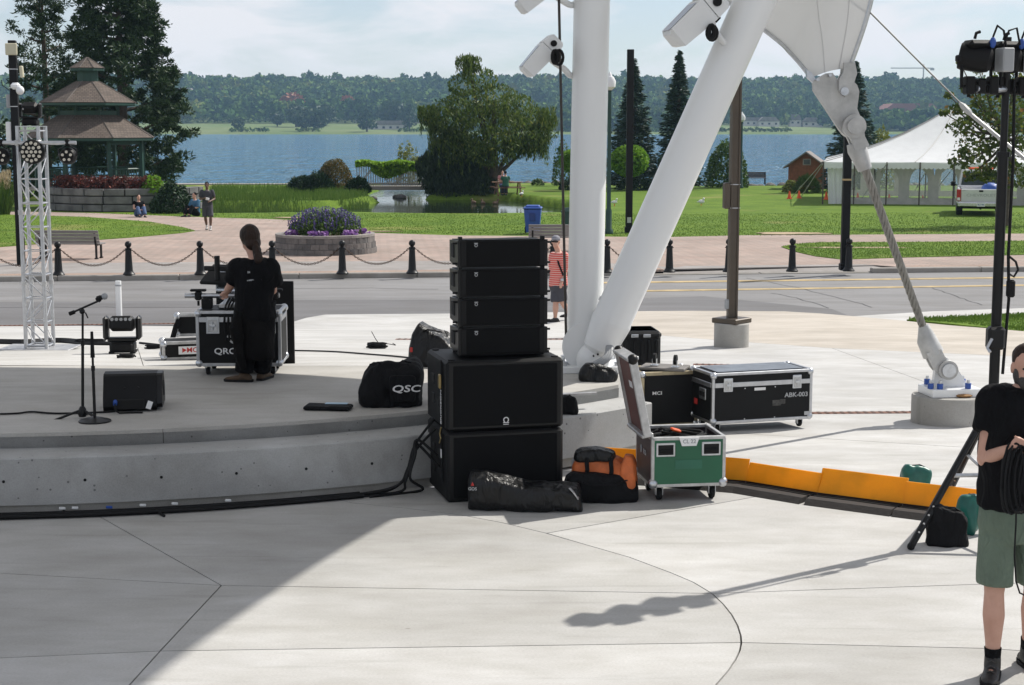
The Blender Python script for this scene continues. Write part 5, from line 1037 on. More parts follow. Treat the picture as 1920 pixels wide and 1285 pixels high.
def crv(P, t):
    t = t*(len(P) - 1); i = min(int(t), len(P) - 2); f = t - i
    p0, p1, p2, p3 = P[max(i-1, 0)], P[i], P[i+1], P[min(i+2, len(P)-1)]
    return .5*((2*p1) + (p2 - p0)*f + (2*p0 - 5*p1 + 4*p2 - p3)*f*f + (3*p1 - p0 - 3*p2 + p3)*f**3)
cn = thing('canopy', 'white tensioned fabric canopy coming down to a steel corner plate', 'canopy', (0, 0, 0)); nu, nv = 60, 14; grid = []
for i in range(nu + 1):
    a, b = crv(Aed, i/nu), crv(Bed, i/nu)
    grid.append([a.lerp(b, j/nv) + Vector((0, 0, (.9*(i/nu)**1.2 + .02)*math.sin(PI*j/nv))) for j in range(nv + 1)])
splits = [0, 4, 9, 14]
for k in range(3):                                           # fabric panels, welded along their seams
    j0, j1 = splits[k], splits[k+1]; vs = []; w_ = j1 - j0 + 1
    for r in grid: vs += [tuple(p_) for p_ in r[j0:j1+1]]
    o = MB().add(vs, [(i*w_ + j, i*w_ + j + 1, (i+1)*w_ + j + 1, (i+1)*w_ + j) for i in range(nu) for j in range(w_ - 1)]).build('fabric_panel', K['membrane'], cn, 60)
    if k: MB().tube([tuple(r[j0]) for r in grid], .007, 4, flat=.5).build('seam', K['membrane'], cn)
MB().tube([tuple(r[0]) for r in grid], .022, 6).build('edge_cable', K['steel'], cn); MB().tube([tuple(r[-1]) for r in grid], .022, 6).build('edge_cable', K['steel'], cn)
# corner plate assembly traced at its own distance, 6 cm thick
def tr(pts, Y, x0, z0): return [(A(u, v, Y).x - x0, A(u, v, Y).z - z0) for u, v in pts]
ac = G(1776, 792, 'plaza'); YP = ac.y
pl = thing('tie_plate', 'weathered cast steel corner plate and clevis under the canopy tip', 'steel plate', tuple(A(1598, 237, 16.0)))
ox, oz = pl.location.x, pl.location.z; ZT = lambda pts: tr(pts, 16.0, ox, oz)
MB().prism(ZT([(1523, 152), (1548, 138), (1560, 137), (1570, 152), (1585, 160), (1596, 150), (1606, 160), (1610, 172), (1606, 204), (1616, 228), (1615, 246), (1604, 258), (1588, 258), (1574, 246), (1524, 170)]), -.035, .035).build('plate', K['galv'], pl)
MB().prism(ZT([(1570, 152), (1578, 138), (1580, 118), (1600, 118), (1604, 138), (1600, 150), (1594, 172), (1582, 182), (1570, 172)]), -.085, -.037).build('clevis', K['galv'], pl); MB().prism(ZT([(1570, 152), (1578, 138), (1580, 118), (1600, 118), (1604, 138), (1600, 150), (1594, 172), (1582, 182), (1570, 172)]), .037, .085).build('clevis', K['galv'], pl)
for u, v, r in ((1580, 172, .04), (1553, 142, .016), (1530, 150, .016)): c = ZT([(u, v)])[0]; MB().cyl((c[0], -.11, c[1]), (c[0], .11, c[1]), r, n=14).build('pin', K['steel'], pl, 40)
c = ZT([(1598, 237)])[0]; MB().cyl((c[0], -.12, c[1]), (c[0], .12, c[1]), .115, n=24).build('pin_collar', K['galv'], pl, 40); MB().cyl((c[0], -.16, c[1]), (c[0], .16, c[1]), .078, n=22).build('pin', K['galv'], pl, 40)
for y0, y1 in ((-.1, -.04), (.04, .1)): MB().prism(ZT([(1582, 228), (1592, 218), (1606, 220), (1615, 236), (1618, 256), (1626, 272), (1622, 276), (1600, 282), (1592, 262), (1586, 252)]), y0, y1).build('link', K['galv'], pl)
MB().tube([tuple(Vector((ZT([(u, v)])[0][0], 0, ZT([(u, v)])[0][1]))) for u, v in ((1603, 268), (1607, 280), (1622, 318))], [.085, .10, .072], 16).build('socket', K['galv'], pl, 40)
MB().prism(ZT([(1511, 131), (1521, 136), (1530, 152), (1524, 156), (1512, 146)]), -.03, .03).build('edge_clamp', K['steel'], pl)
# anchor on its pier
an = thing('anchor_pier', 'round concrete pier with white base plate and cable clevis', 'anchor', tuple(ac)); s_ = scl(ac.y, 0); az = lambda v: A(1776, v, ac.y).z - ac.z; axx = lambda u: A(u, 720, ac.y).x - ac.x; zt = az(740)
MB().lathe([(0, -.2), (67/s_, -.2), (67/s_, zt - .02), (65/s_, zt), (0, zt)], 40).build('pier', K['con_pier'], an, 40)
MB().box((axx(1781), 0, zt + .045), (96/s_, .42, .09), (0, 0, R(8)), .006).build('base_plate', K['white'], an)
for u, y in ((1738, -.16), (1754, -.19), (1808, -.15), (1745, .15), (1812, .15)): c = MB().cyl((axx(u), y, zt + .09), (axx(u), y, zt + .15), .034, n=6).build('anchor_nut', K['blue'], an); MB().cyl((axx(u), y, zt + .15), (axx(u), y, zt + .185), .018, n=8).build('stud', K['steel'], c)
for y0, y1 in ((-.045, .045),): MB().prism([(axx(1748), zt + .09), (axx(1815), zt + .09), (axx(1785), az(680)), (axx(1768), az(668)), (axx(1752), az(680))], y0, y1).build('gusset', K['white'], an)
for y0, y1 in ((-.11, -.05), (.05, .11)): MB().prism([(axx(u), az(v)) for u, v in ((1730, 660), (1757, 652), (1768, 672), (1786, 680), (1788, 695), (1776, 708), (1760, 706), (1746, 690))], y0, y1).build('clevis', K['galv'], an)
MB().cyl((axx(1771), -.15, az(691)), (axx(1771), .15, az(691)), .105, n=22).build('pin_collar', K['galv'], an, 40); MB().cyl((axx(1771), -.175, az(691)), (axx(1771), .175, az(691)), .075, n=20).build('pin', K['steel'], an, 40)
MB().tube([(axx(1728), 0, az(610)), (axx(1735), 0, az(638)), (axx(1748), 0, az(664))], [.055, .11, .12], 16).build('socket', K['galv'], an, 40)
K['leafdry'] = mat('dry_leaf', (.30, .16, .06), .8, var=.3); lf = MB().sph((axx(1798), -.2, zt + .02), (.1, .05, .02), 8, 5).build('crumpled_leaf', K['leafdry'], None); lf.location = an.location; tag(lf, 'crumpled brown leaf lying on the anchor pier', 'leaf')
# the stranded stay between plate and anchor
tp = A(1621, 314, 16.0); bt_ = A(1730, 612, ac.y); d = bt_ - tp; st = thing('stay_cable', 'thick twisted steel stay cable running down to the pier', 'cable', tuple(tp)); n = 60; ex = Vector((1, 0, 0)); dn = d.normalized(); e1_ = dn.cross(ex).normalized(); e2v = dn.cross(e1_)
for k in range(6): MB().tube([tuple(d*(i/n) + e1_*(.027*math.cos(i*.42 + k*PI/3)) + e2v*(.027*math.sin(i*.42 + k*PI/3))) for i in range(n + 1)], .0175, 6).build('strand', K['strand'], st, True)
# thin stay to the right
a, b, c, e = A(1600, -8, 16), A(1800, 193, 15.3), A(1822, 216, 15.2), A(2050, 404, 14.5)
t = thing('thin_stay', 'thin steel stay wire with turnbuckle crossing the sky at right', 'cable', tuple(a)); MB().tube([(0, 0, 0), tuple(b - a)], .008, 6).build('wire', K['strand'], t); MB().tube([tuple(b - a), tuple((b - a).lerp(c - a, .3)), tuple((b - a).lerp(c - a, .7)), tuple(c - a)], [.012, .032, .032, .016], 8).build('turnbuckle', K['galv'], t); MB().tube([tuple(c - a), tuple(e - a)], .019, 8).build('rod', K['galv'], t)
# column, leaning strut and their base
cb_ = Zp(1097, 692, STG); cY = cb_.y
t = thing('white_column', 'tall white round steel column beside the speaker stack', 'column', tuple(cb_)); bt0 = A(1096, 640, cY) - cb_; tp0 = A(1109, 40, cY) - cb_; dr = (tp0 - bt0)/(tp0.z - bt0.z)
p_at = lambda z: bt0 + dr*(z - bt0.z)
MB().tube([tuple(p_at(z)) for z in (.02, .5, 2, 5, 9)], [.183, .183, .183, .180, .170], 48).build('shaft', K['white'], t, True); MB().box((.05, -.02, .035), (105/scl(cY, .6), .62, .07), b=.006).build('base_plate', K['white'], t)
for sx in (-.22, .3): [MB().cyl((sx, sy, .07), (sx, sy, .11), .025, n=6).build('anchor_nut', K['steel'], t) for sy in (-.26, .22)]
sY = cY - .30
s0, s1 = A(1120, 662, sY), A(1416, 0, sY - .1); sd_ = (s1 - s0); s2 = s0 + sd_*2.1
t2 = thing('white_strut', 'thick white steel strut leaning right from the column foot', 'strut', tuple(s0)); u_ = sd_.normalized()
MB().tube([(0, 0, 0), tuple(u_*.05), tuple(u_*.34), tuple(u_*.36), tuple(u_*.4), tuple(s2 - s0)], [.13, .17, .205, .205, .198, .198], 48).build('shaft', K['white'], t2, 30); MB().tube([tuple(u_*.52 + Vector((-.2*u_.z, 0, .2*u_.x))), tuple(u_*.52 + Vector((-.21*u_.z, 0, .21*u_.x)))], .022, n=12).build('plug', K['white'], t2)
cc = A(1100, 650, cY - .16); MB().cyl(tuple(cc - s0 + Vector((0, -.03, 0))), tuple(cc - s0 + Vector((0, .02, 0))), .25, n=40).build('gusset_disc', K['white'], t2, 40)
pv_ = A(1112, 686, sY); MB().sph(tuple(pv_ - s0 + Vector((0, .02, .05))), (.17, .16, .19), 24, 12).build('knuckle', K['white'], t2, True)
for u, v in ((1113, 668), (1121, 665)): q = A(u, v, sY - .17); MB().cyl(tuple(q - s0), tuple(q - s0 + Vector((0, .03, 0))), .01, n=8).build('bolt', K['satin'], t2)
for k, (du) in enumerate((0, 7, 14)):
    P = [A(1140 + du*.4, 650, sY - .22), A(1136 + du*.6, 668, sY - .32), A(1122 + du*.9, 678, sY - .36), A(1104 + du, 688, sY - .36), A(1092 + du, 698, sY - .30)]
    o = MB().tube([tuple(crv(P, i/16)) for i in range(17)], .024, 10).build('conduit', K['greyplastic']); tag(o, ['leftmost of three grey conduits curving out of the strut foot', 'middle of three grey conduits curving out of the strut foot', 'rightmost of three grey conduits curving out of the strut foot'][k], 'conduit', 'conduits at the strut foot')
# black rope cable left of the column
a, b = A(1047.5, -20, cY - .15), A(1062, 672, cY - .15); t = thing('lifting_cable', 'thin dark steel cable hanging straight down left of the column', 'cable', tuple(b)); K['darksteel'] = mat('dark_wire_rope', (.05, .045, .04), .5, .5, var=.2, scale=60)
MB().tube([tuple((a - b)*1.4), (0, 0, .05)], .0135, 8).build('wire_rope', K['darksteel'], t); MB().tube([(0, 0, .1), (0, 0, .03)], [.022, .026], 8).build('ferrule', K['steel'], t); MB().tube([(.028*math.cos(x), 0, -.02 + .04*math.sin(x)) for x in np.linspace(0, 2*PI, 13)[:-1]], .011, 6, closed=True).build('shackle', K['steel'], t); MB().tube([(.035*math.cos(x), .015, -.075 + .03*math.sin(x)) for x in np.linspace(0, 2*PI, 13)[:-1]], .01, 6, closed=True).build('shackle', K['steel'], t)
# floodlights
def flood(u, v, Y, scale, tilt, rz, arm, lab):
    q = A(u, v, Y); t = thing('floodlight', lab, 'floodlight', tuple(q), 0, 'white floodlights on the canopy steel'); Mx = Matrix.Rotation(rz, 4, 'Z') @ Matrix.Rotation(tilt, 4, 'Y') @ Matrix.Scale(scale, 4)
    # body lies along local x: lamp end at -x, hinge end at +x
    sec = lambda x, w, h0, h1: [Vector((x, -w, h0)), Vector((x, w, h0)), Vector((x, w, h1)), Vector((x, -w, h1))]
    MB().rings([[Mx @ p_ for p_ in sec(*a_)] for a_ in ((-.36, .10, -.055, .055), (-.33, .14, -.085, .085), (-.02, .15, -.10, .10), (.0, .14, -.095, .095))]).build('lamp_head', K['lampwhite'], t)
    MB().rings([[Mx @ p_ for p_ in sec(*a_)] for a_ in ((.005, .145, -.1, .1), (.12, .13, -.095, .085), (.15, .10, -.07, .06))]).build('rear_housing', K['lampwhite'], t)
    MB().cyl(tuple(Mx @ Vector((.07, -.16, 0))), tuple(Mx @ Vector((.07, -.125, 0))), .034*scale, n=16).build('knob', K['rubber'], t, 40)
    MB().add([tuple(Mx @ Vector(p_)) for p_ in ((-.34, -.10, .087), (-.05, -.12, .102), (-.05, .12, .102), (-.34, .10, .087))], [(0, 1, 2, 3)]).build('lens', K['pane'], t)
    P = [Vector((0, 0, 0))] + [A(*p_) - q for p_ in arm]; P[0] = Mx @ Vector((.05, 0, -.1)); MB().tube([tuple(crv(P, i/14)) for i in range(15)], .032, 10).build('bracket', K['lampwhite'], t, True)
    return t, q
t, q = flood(1026, 92, cY - .1, .92, R(-47), R(8), [(1034, 112, cY - .1), (1058, 130, cY - .05), (1070, 142, cY), (1085, 136, cY + .05)], 'white floodlight on the left of the column')
MB().tube([tuple(A(1048 + 8*math.cos(x), 108 + 14*math.sin(x), cY - .3) - q) for x in np.linspace(0, 2*PI, 14)[:-1]], .014, 6, closed=True).tube([tuple(A(1041 + 5*math.cos(x), 107 + 12*math.sin(x), cY - .32) - q) for x in np.linspace(0, 2*PI, 14)[:-1]], .02, 6, closed=True).build('cable_coil', K['rubber'], t)
t, q = flood(1322, 18, sY - .25, 1.25, R(-42), R(10), [(1336, 44, sY - .25), (1346, 66, sY - .25), (1366, 86, sY - .2), (1385, 70, sY)], 'large white floodlight on the leaning strut')
MB().tube([tuple(A(1335 + 9*math.cos(x), 62 + 13*math.sin(x), sY - .45) - q) for x in np.linspace(0, 2*PI, 14)[:-1]], .02, 6, closed=True).tube([tuple(A(1334 + 5*math.cos(x), 60 + 12*math.sin(x), sY - .47) - q) for x in np.linspace(0, 2*PI, 14)[:-1]], .024, 6, closed=True).tube([tuple(A(u, v, sY - .4) - q) for u, v in ((1335, 30), (1346, 24), (1350, 34), (1342, 42))], .01, 5).build('cable_coil', K['rubber'], t)
flood(1020, -22, cY - .1, .9, R(-40), R(8), [(1040, -8, cY - .1), (1060, 5, cY - .05), (1072, 10, cY), (1086, 4, cY + .05)], 'white floodlight cut off by the top edge left of the column')
# drains
K['grate'] = mat('rusty_drain_grate', (.17, .085, .06), .85, .2, var=.4, scale=30)
K['gratebar'] = mat('rusty_drain_bar', (.10, .055, .042), .85, .2, var=.3, scale=30)
def drain(p0, p1, surf, lab):
    a, b = G(*p0, surf), G(*p1, surf); d = b - a; L = d.length; t = thing('trench_drain', lab, 'drain', tuple(a), 0, 'rusty trench drains'); t.rotation_euler = (0, -math.asin(d.z/L), math.atan2(d.y, d.x)); MB().box((L/2, 0, .003), (L, .13, .008)).build('frame', K['grate'], t); o_ = MB()
    for i in range(int(L/.09)): o_.box((.05 + i*.09, 0, .0085), (.035, .11, .006))
    o = o_.build('bar', K['gratebar'], t); o['kind'] = 'stuff'
drain((-60, 612), (345, 607), 'stage', 'rusty trench drain along the street behind the truss'); drain((742, 637), (850, 637.5), 'stage', 'rusty trench drain left behind the line array'); drain((1026, 637), (1062, 637), 'stage', 'short rusty trench drain left of the column foot'); drain((1300, 684), (1420, 686), 'plaza', 'rusty trench drain behind the long flight case'); drain((1440, 776), (1720, 774), 'plaza', 'rusty trench drain running to the anchor pier')
# ================================================================ loudspeakers
fl0, fr0 = G(838, 944), G(1056, 931); sw_ = (fr0 - fl0).length; srz = math.atan2(fr0.y - fl0.y, fr0.x - fl0.x); fc = (fl0 + fr0)/2
sh_ = (A(836, 678, fl0.y).z)/2 - .004; sdp = .78
SM = Matrix.Translation(fc) @ Matrix.Rotation(srz, 4, 'Z')
def subw(z, lab):
    c = SM @ Vector((0, sdp/2, z)); t = thing('subwoofer', lab, 'loudspeaker', tuple(c), srz, 'stacked subwoofers'); w, h, d = sw_, sh_, sdp
    MB().box((0, 0, h/2), (w, d, h - .006), b=.022).build('cabinet', K['black'], t)
    g = MB().box((0, -d/2 - .004, h/2), (w - .11, .016, h - .075), b=.012).build('grille', K['grille'], t)
    MB().box((0, -d/2 + .004, h/2), (w - .03, .02, h - .03), b=.018).build('baffle_rim', K['satin'], t)
    for zz_ in (.36, .64):                                                    # recessed side grips
        for y in (-.14, .12): MB().box((-w/2 - .001, y, h*zz_), (.014, .10, .085), b=.012).build('grip', K['dark'], t)
    for sx in (-1, 1): [MB().cyl((sx*(w/2 - .06), y, h - .004), (sx*(w/2 - .06), y, h + .006), .03, n=12).build('foot', K['rubber'], t) for y in (-d/2 + .07, d/2 - .07)]
    return t
s1_ = subw(0, 'lower of two big black subwoofers at the foot of the speaker stack'); s2_ = subw(sh_ + .006, 'upper black subwoofer with round white emblem under the line array')
fz = -sdp/2 - .0135; ex_ = (A(948, 790, fl0.y) - fc).x
MB().tube([(ex_ + .02*math.cos(x), fz, .085 + .02*math.sin(x)) for x in np.linspace(-1.0, PI + 1.0, 16)], .0045, 5).box((ex_, fz, .062), (.05, .003, .006)).box((ex_, fz, .048), (.046, .003, .005)).build('emblem', K['whiteprint'], s2_)
topz = 2*sh_ + .012
# ratchet strap with lettering hanging on the left side
t = thing('ratchet_strap', 'black strap with white lettering and brass ratchet on the subwoofer side', 'strap', tuple(SM @ Vector((-sw_/2 - .012, .14, 0))), srz)
MB().box((0, 0, topz*.56), (.006, .042, topz*.86)).build('webbing', K['cordura'], t); MB().box((-.012, 0, topz*.84), (.022, .06, .12), b=.008).build('ratchet', mat('brass_zinc', (.35, .26, .12), .4, .9, var=.2), t); MB().tube([(-.01, -.03, topz*.52), (-.012, .02, topz*.47), (-.012, -.02, topz*.44), (-.012, .03, topz*.40)], .006, 5).build('hook', K['plume'] if False else mat('brass_hook', (.45, .36, .18), .4, .8), t); text(t, 'ERICKSON', .045, (-.0045, 0, topz*.66), 'whiteprint', rot=(0, R(-90), 0), sx=1.35)
MB().box((-.004, 0, topz*.33), (.004, .034, .07)).build('label', K['whiteprint'], t)
# line array: four cabinets on a base frame
lw = 167/scl(13.35, 1.7); lc = SM @ Vector((.025, sdp/2 - .02, topz)); lrz = srz - R(3); ld_ = .46
zb0 = A(950, 664, lc.y - .2).z - topz; zt0 = A(950, 445.5, lc.y - .2).z - topz; ph_ = (zt0 - zb0)/4
t = thing('array_base_frame', 'low black steel frame under the line array', 'frame', tuple(lc), lrz)
MB().box((0, 0, zb0/2), (lw*.95, ld_*.9, zb0 - .004), b=.01).build('frame', K['black'], t); [MB().tube([(lw*.48, -.1 + .1*k, .02), (lw*.56, -.1 + .1*k, .012)], .012, 6).build('pin', K['satin'], t) for k in range(2)]
la0 = None
for k in range(4):
    lab = ['lowest', 'second lowest', 'second highest', 'topmost'][k] + ' black line array cabinet of the stack'; c = lc + Vector((0, 0, zb0 + k*ph_)); h = ph_ - .014
    if la0 is None:
        la0 = thing('line_array_speaker', lab, 'loudspeaker', tuple(c), lrz, 'line array cabinets'); w = lw
        MB().prism([(-ld_/2, 0), (ld_/2, .02), (ld_/2, h - .02), (-ld_/2, h)], -w/2 + .03, w/2 - .03, 'x').build('cabinet', K['black'], la0); MB().box((.0, -ld_/2 - .006, h/2), (w - .11, .016, h - .02), b=.006).build('grille', K['grille'], la0)
        for sx in (-1, 1):
            e = MB().prism([(-ld_/2 - .01, .004), (ld_/2 - .05, .024), (ld_/2 - .05, h - .024), (-ld_/2 - .01, h - .004)], sx*(w/2 - .03), sx*w/2, 'x').build('end_plate', K['satin'], la0)
            MB().box((sx*(w/2 + .002), 0, h*.55), (.012, .13, h*.5), b=.01).build('hand_slot', K['dark'], e); MB().box((sx*(w/2 - .045), -ld_/2 - .008, h/2), (.05, .02, h - .016), b=.006).build('front_cheek', K['black'], la0)
            for zz_ in (.03, h - .03): MB().cyl((sx*w/2, -ld_/2 + .05, zz_), (sx*(w/2 + .035), -ld_/2 + .05, zz_), .009, n=8).build('rigging_pin', K['satin'], la0); MB().box((sx*(w/2 - .03), -ld_/2 + .06, h + .006), (.03, .05, .03)).build('rigging_link', K['satin'], la0)
        MB().tube([(-w*.30 + .011*math.cos(x), -ld_/2 - .015, h - .045 + .012*math.sin(x)) for x in np.linspace(0, 2*PI, 12)[:-1]], .003, 5, closed=True).box((-w*.30, -ld_/2 - .015, h - .028), (.03, .002, .006)).build('emblem', K['greyprint'], la0)
    else: dup(la0, tuple(c), lrz, lab)
# ================================================================ flight cases
def caster(parent, x, y, r=.055, m='rubber'):
    c = MB().box((x, y, 2*r + .012), (.085, .085, .012)).box((x - .028, y, r*1.5), (.005, .05, r*1.3)).box((x + .028, y, r*1.5), (.005, .05, r*1.3)).build('caster', K['steel'], parent); MB().lathe([(0, -.02), (r*.85, -.02), (r, -.01), (r, .01), (r*.85, .02), (0, .02)], 18, M=Matrix.Translation((x, y, r)) @ Matrix.Rotation(PI/2, 4, 'Y')).build('wheel', K[m], c, 30)
def case(name, lab, loc, rz, w, d, h, panel, wheels=.0, lid=.0, trim=.032, edge='alu', top=True, group='flight cases', cat='flight case'):
    t = thing(name, lab, cat, loc, rz, group); z0 = wheels; T_ = trim
    MB().box((0, 0, z0 + h/2 - (0 if top else .01)), (w - .012, d - .012, h - .012 - (0 if top else .02))).build('panel', K[panel], t)
    hx, hy = w/2 - T_/2, d/2 - T_/2
    for sx in (-1, 1):
        for sy in (-1, 1): MB().box((sx*hx, sy*hy, z0 + h/2), (T_, T_, h - .02), b=.004).build('edge_profile', K[edge], t)
    for z in (z0 + T_/2, z0 + h - T_/2):
        for s in (-1, 1): MB().box((0, s*hy, z), (w - .02, T_, T_), b=.004).build('edge_profile', K[edge], t); MB().box((s*hx, 0, z), (T_, d - .02, T_), b=.004).build('edge_profile', K[edge], t)
    if lid:
        zz_ = z0 + h - lid
        for s in (-1, 1): MB().box((0, s*(d/2 - .004), zz_), (w - 2*T_, .014, .05), b=.003).build('lid_rail', K[edge], t); MB().box((s*(w/2 - .004), 0, zz_), (.014, d - 2*T_, .05), b=.003).build('lid_rail', K[edge], t)
    for sx in (-1, 1):
        for sy in (-1, 1):
            for z in (z0 + .03, z0 + h - .03): MB().sph((sx*(w/2 - .024), sy*(d/2 - .024), z), .04, 10, 8).build('corner_cap', K['steel'], t, True)
            if wheels: caster(t, sx*(w/2 - .1), sy*(d/2 - .1), (wheels - .018)/2)
    return t
def latch(t, x, z, y, w=.105, h=.145):
    l = MB().box((x, y, z), (w, .012, h), b=.005).build('latch', K['steel'], t); MB().box((x, y - .007, z - .005), (w*.72, .008, h*.72), b=.003).build('dish', K['alu_dull'], l); MB().box((x, y - .014, z), (w*.5, .012, .028), b=.004).cyl((x, y - .01, z - h*.25), (x, y - .01, z + h*.2), .01, n=8).build('butterfly', K['steel'], l)
def handle(t, x, z, y, w=.15, h=.115):
    l = MB().box((x, y, z), (w, .01, h), b=.005).build('handle_dish', K['steel'], t); MB().box((x, y - .006, z), (w*.8, .006, h*.72), b=.002).build('recess', K['dark'], l); MB().box((x, y - .014, z - h*.05), (w*.72, .02, .03), b=.008).build('grip', K['rubber'], l)
# long ABK case
a, b = G(1337, 812, 'plaza'), G(1519, 803, 'plaza'); rzc = math.atan2(b.y - a.y, b.x - a.x); w = (b - a).length*1.03; mid = (a + b)/2; d = .56; c = mid + Vector((-math.sin(rzc)*d/2, math.cos(rzc)*d/2, 0)); wh = A(1430, 791, mid.y).z - mid.z; h = A(1332, 701, a.y).z - mid.z - wh
t = case('flight_case', 'long black flight case stencilled ABK-003 on wheels by the leaning strut', tuple((c.x, c.y, mid.z)), rzc, w, d, h, 'black', wh, h*.24); fy = -d/2 - .004
for x in (-w*.345, w*.34): latch(t, x, wh + h*.76, fy)
text(t, 'ABK-003', .068, (w*.335, fy - .001, wh + h*.50), 'greyprint', sx=1.1); MB().box((-w*.03, fy + .002, wh + h*.655), (.13, .003, .03)).build('label', K['whiteprint'], t); MB().box((w*.45, fy + .002, wh + h*.12), (.07, .003, .04)).build('label', K['greyprint'], t); MB().box((0, 0, wh + h + .003), (w*.85, d*.8, .006)).build('lid_panel', mat('scuffed_grey_lid', (.13, .15, .18), .45, var=.3, scale=5), t)
handle_side = MB().box((-w/2 - .004, -.05, wh + h*.55), (.012, .16, .12), b=.004).build('handle_dish', K['steel'], t); MB().box((-w/2 - .012, -.05, wh + h*.55), (.012, .12, .05), b=.004).build('grip', K['rubber'], handle_side); MB().box((-w/2 - .004, .12, wh + h*.35), (.004, .08, .06)).build('label', K['redprint'], t)
for x in (-w*.18, w*.12): [MB().cyl((x, fy + .002, wh + h*zq), (x, fy - .002, wh + h*zq), .007, n=8).build('rivet', K['steel'], t) for zq in (.08, .68)]
K['worn'] = mat('worn_print', (.06, .058, .055), .6, var=.6, scale=40); MB().box((w*.14, fy + .0025, wh + h*.36), (.1, .002, .06)).box((w*.2, fy + .0025, wh + h*.38), (.06, .002, .05)).build('worn_marks', K['worn'], t)
# MCI case standing behind
a, b = G(1197, 803, 'plaza'), G(1307, 800, 'plaza'); rzc = math.atan2(b.y - a.y, b.x - a.x); w = (b - a).length; mid = (a + b)/2; d = .5; c = mid + Vector((-math.sin(rzc)*d/2, math.cos(rzc)*d/2, 0)); h = A(1250, 697, mid.y).z - mid.z
K['goldedge'] = mat('brassy_worn_edge', (.42, .36, .24), .45, .8, var=.25, scale=10); t = case('flight_case', 'upright black flight case lettered MCI behind the open green case', tuple((c.x, c.y, mid.z)), rzc + R(4), w, d, h, 'black', 0, 0, .04, 'goldedge'); text(t, 'MCI', .05, (-w*.22, -d/2 - .002, h*.62), 'whiteprint', sx=1.3)
mci_top = (c, mid.z + h, rzc)
# upturned dolly on top
t = thing('caster_dolly', 'upturned grey dolly board with two casters on the black case', 'dolly', (c.x + .02, c.y - .05, mid.z + h + .002), R(-18)); MB().box((0, 0, .015), (.5, .34, .03), b=.006).build('board', mat('grey_plywood', (.16, .15, .14), .7, var=.2), t)
for x, y in ((-.10, -.04), (.14, -.1)): o = MB().box((x, y, .04), (.08, .07, .012)).box((x - .022, y, .075), (.005, .04, .07)).box((x + .022, y, .075), (.005, .04, .07)).build('caster', K['steel'], t); MB().lathe([(0, -.017), (.055, -.015), (.055, .015), (0, .017)], 16, M=Matrix.Translation((x, y + .01, .115)) @ Matrix.Rotation(PI/2, 4, 'Y')).build('wheel', K['rubber'], o, 30)
# open green case with its lid standing up
a, b = G(1219, 942), G(1361, 940); rzc = math.atan2(b.y - a.y, b.x - a.x) + R(5); w = (b - a).length; mid = (a + b)/2; d = .56; c = mid + Vector((-math.sin(rzc)*d/2, math.cos(rzc)*d/2, 0)); wh = A(1290, 913, mid.y).z; h = A(1290, 819, mid.y).z - wh
K['trunkside'] = mat('dark_plum_laminate', (.035, .022, .028), .4, var=.15)
t = thing('open_trunk', 'green fronted road case marked CL 22 with its lid open', 'flight case', (c.x, c.y, 0), rzc, 'flight cases'); T_ = .03; fy = -d/2
MB().box((0, -d/2 + .008, wh + h/2), (w - .02, .014, h - .02)).build('front_panel', K['green'], t); MB().box((0, d/2 - .008, wh + h/2), (w - .02, .014, h - .02)).build('back_panel', K['trunkside'], t)
for s in (-1, 1): MB().box((s*(w/2 - .008), 0, wh + h/2), (.014, d - .02, h - .02)).build('side_panel', K['trunkside'], t)
MB().box((0, 0, wh + .012), (w - .02, d - .02, .02)).build('bottom_panel', K['trunkside'], t)
for sx in (-1, 1):
    for sy in (-1, 1):
        MB().box((sx*(w/2 - T_/2), sy*(d/2 - T_/2), wh + h/2), (T_, T_, h - .02), b=.004).build('edge_profile', K['alu_dull'], t); caster(t, sx*(w/2 - .09), sy*(d/2 - .1), (wh - .018)/2); MB().sph((sx*(w/2 - .02), sy*(d/2 - .02), wh + .03), .042, 10, 8).build('corner_cap', K['steel'], t, True)
for z in (wh + T_/2, wh + h - T_/2):
    for s in (-1, 1): MB().box((0, s*(d/2 - T_/2), z), (w - .02, T_, T_), b=.004).build('edge_profile', K['alu_dull'], t); MB().box((s*(w/2 - T_/2), 0, z), (T_, d - .02, T_), b=.004).build('edge_profile', K['alu_dull'], t)
handle(t, -w*.31, wh + h*.75, fy - .004, .16, .115); handle(t, w*.30, wh + h*.75, fy - .004, .16, .115)
lb_ = MB().prism([(-.085, wh + h - .005), (.085, wh + h - .005), (.06, wh + h - .075), (-.06, wh + h - .075)], fy - .014, fy - .002).build('label_plate', K['whiteprint'], t); text(lb_, 'CL 22', .045, (0, fy - .015, wh + h - .038), 'greyplastic'); MB().box((.0, fy - .001, wh + h*.45), (w*.36, .003, .075)).build('faded_tape', mat('faded_green_tape', (.02, .125, .075), .5), t)
text(t, 'RCI', .06, (-w/2 - .002, -.05, wh + h*.6), 'greyprint', rot=(PI/2, 0, -PI/2)); MB().tube([(-w/2 - .002, .08 + .022*math.cos(x), wh + h*.62 + .03*math.sin(x)) for x in np.linspace(0, 2*PI, 12)[:-1]], .004, 4, closed=True).build('emblem', K['greyprint'], t)
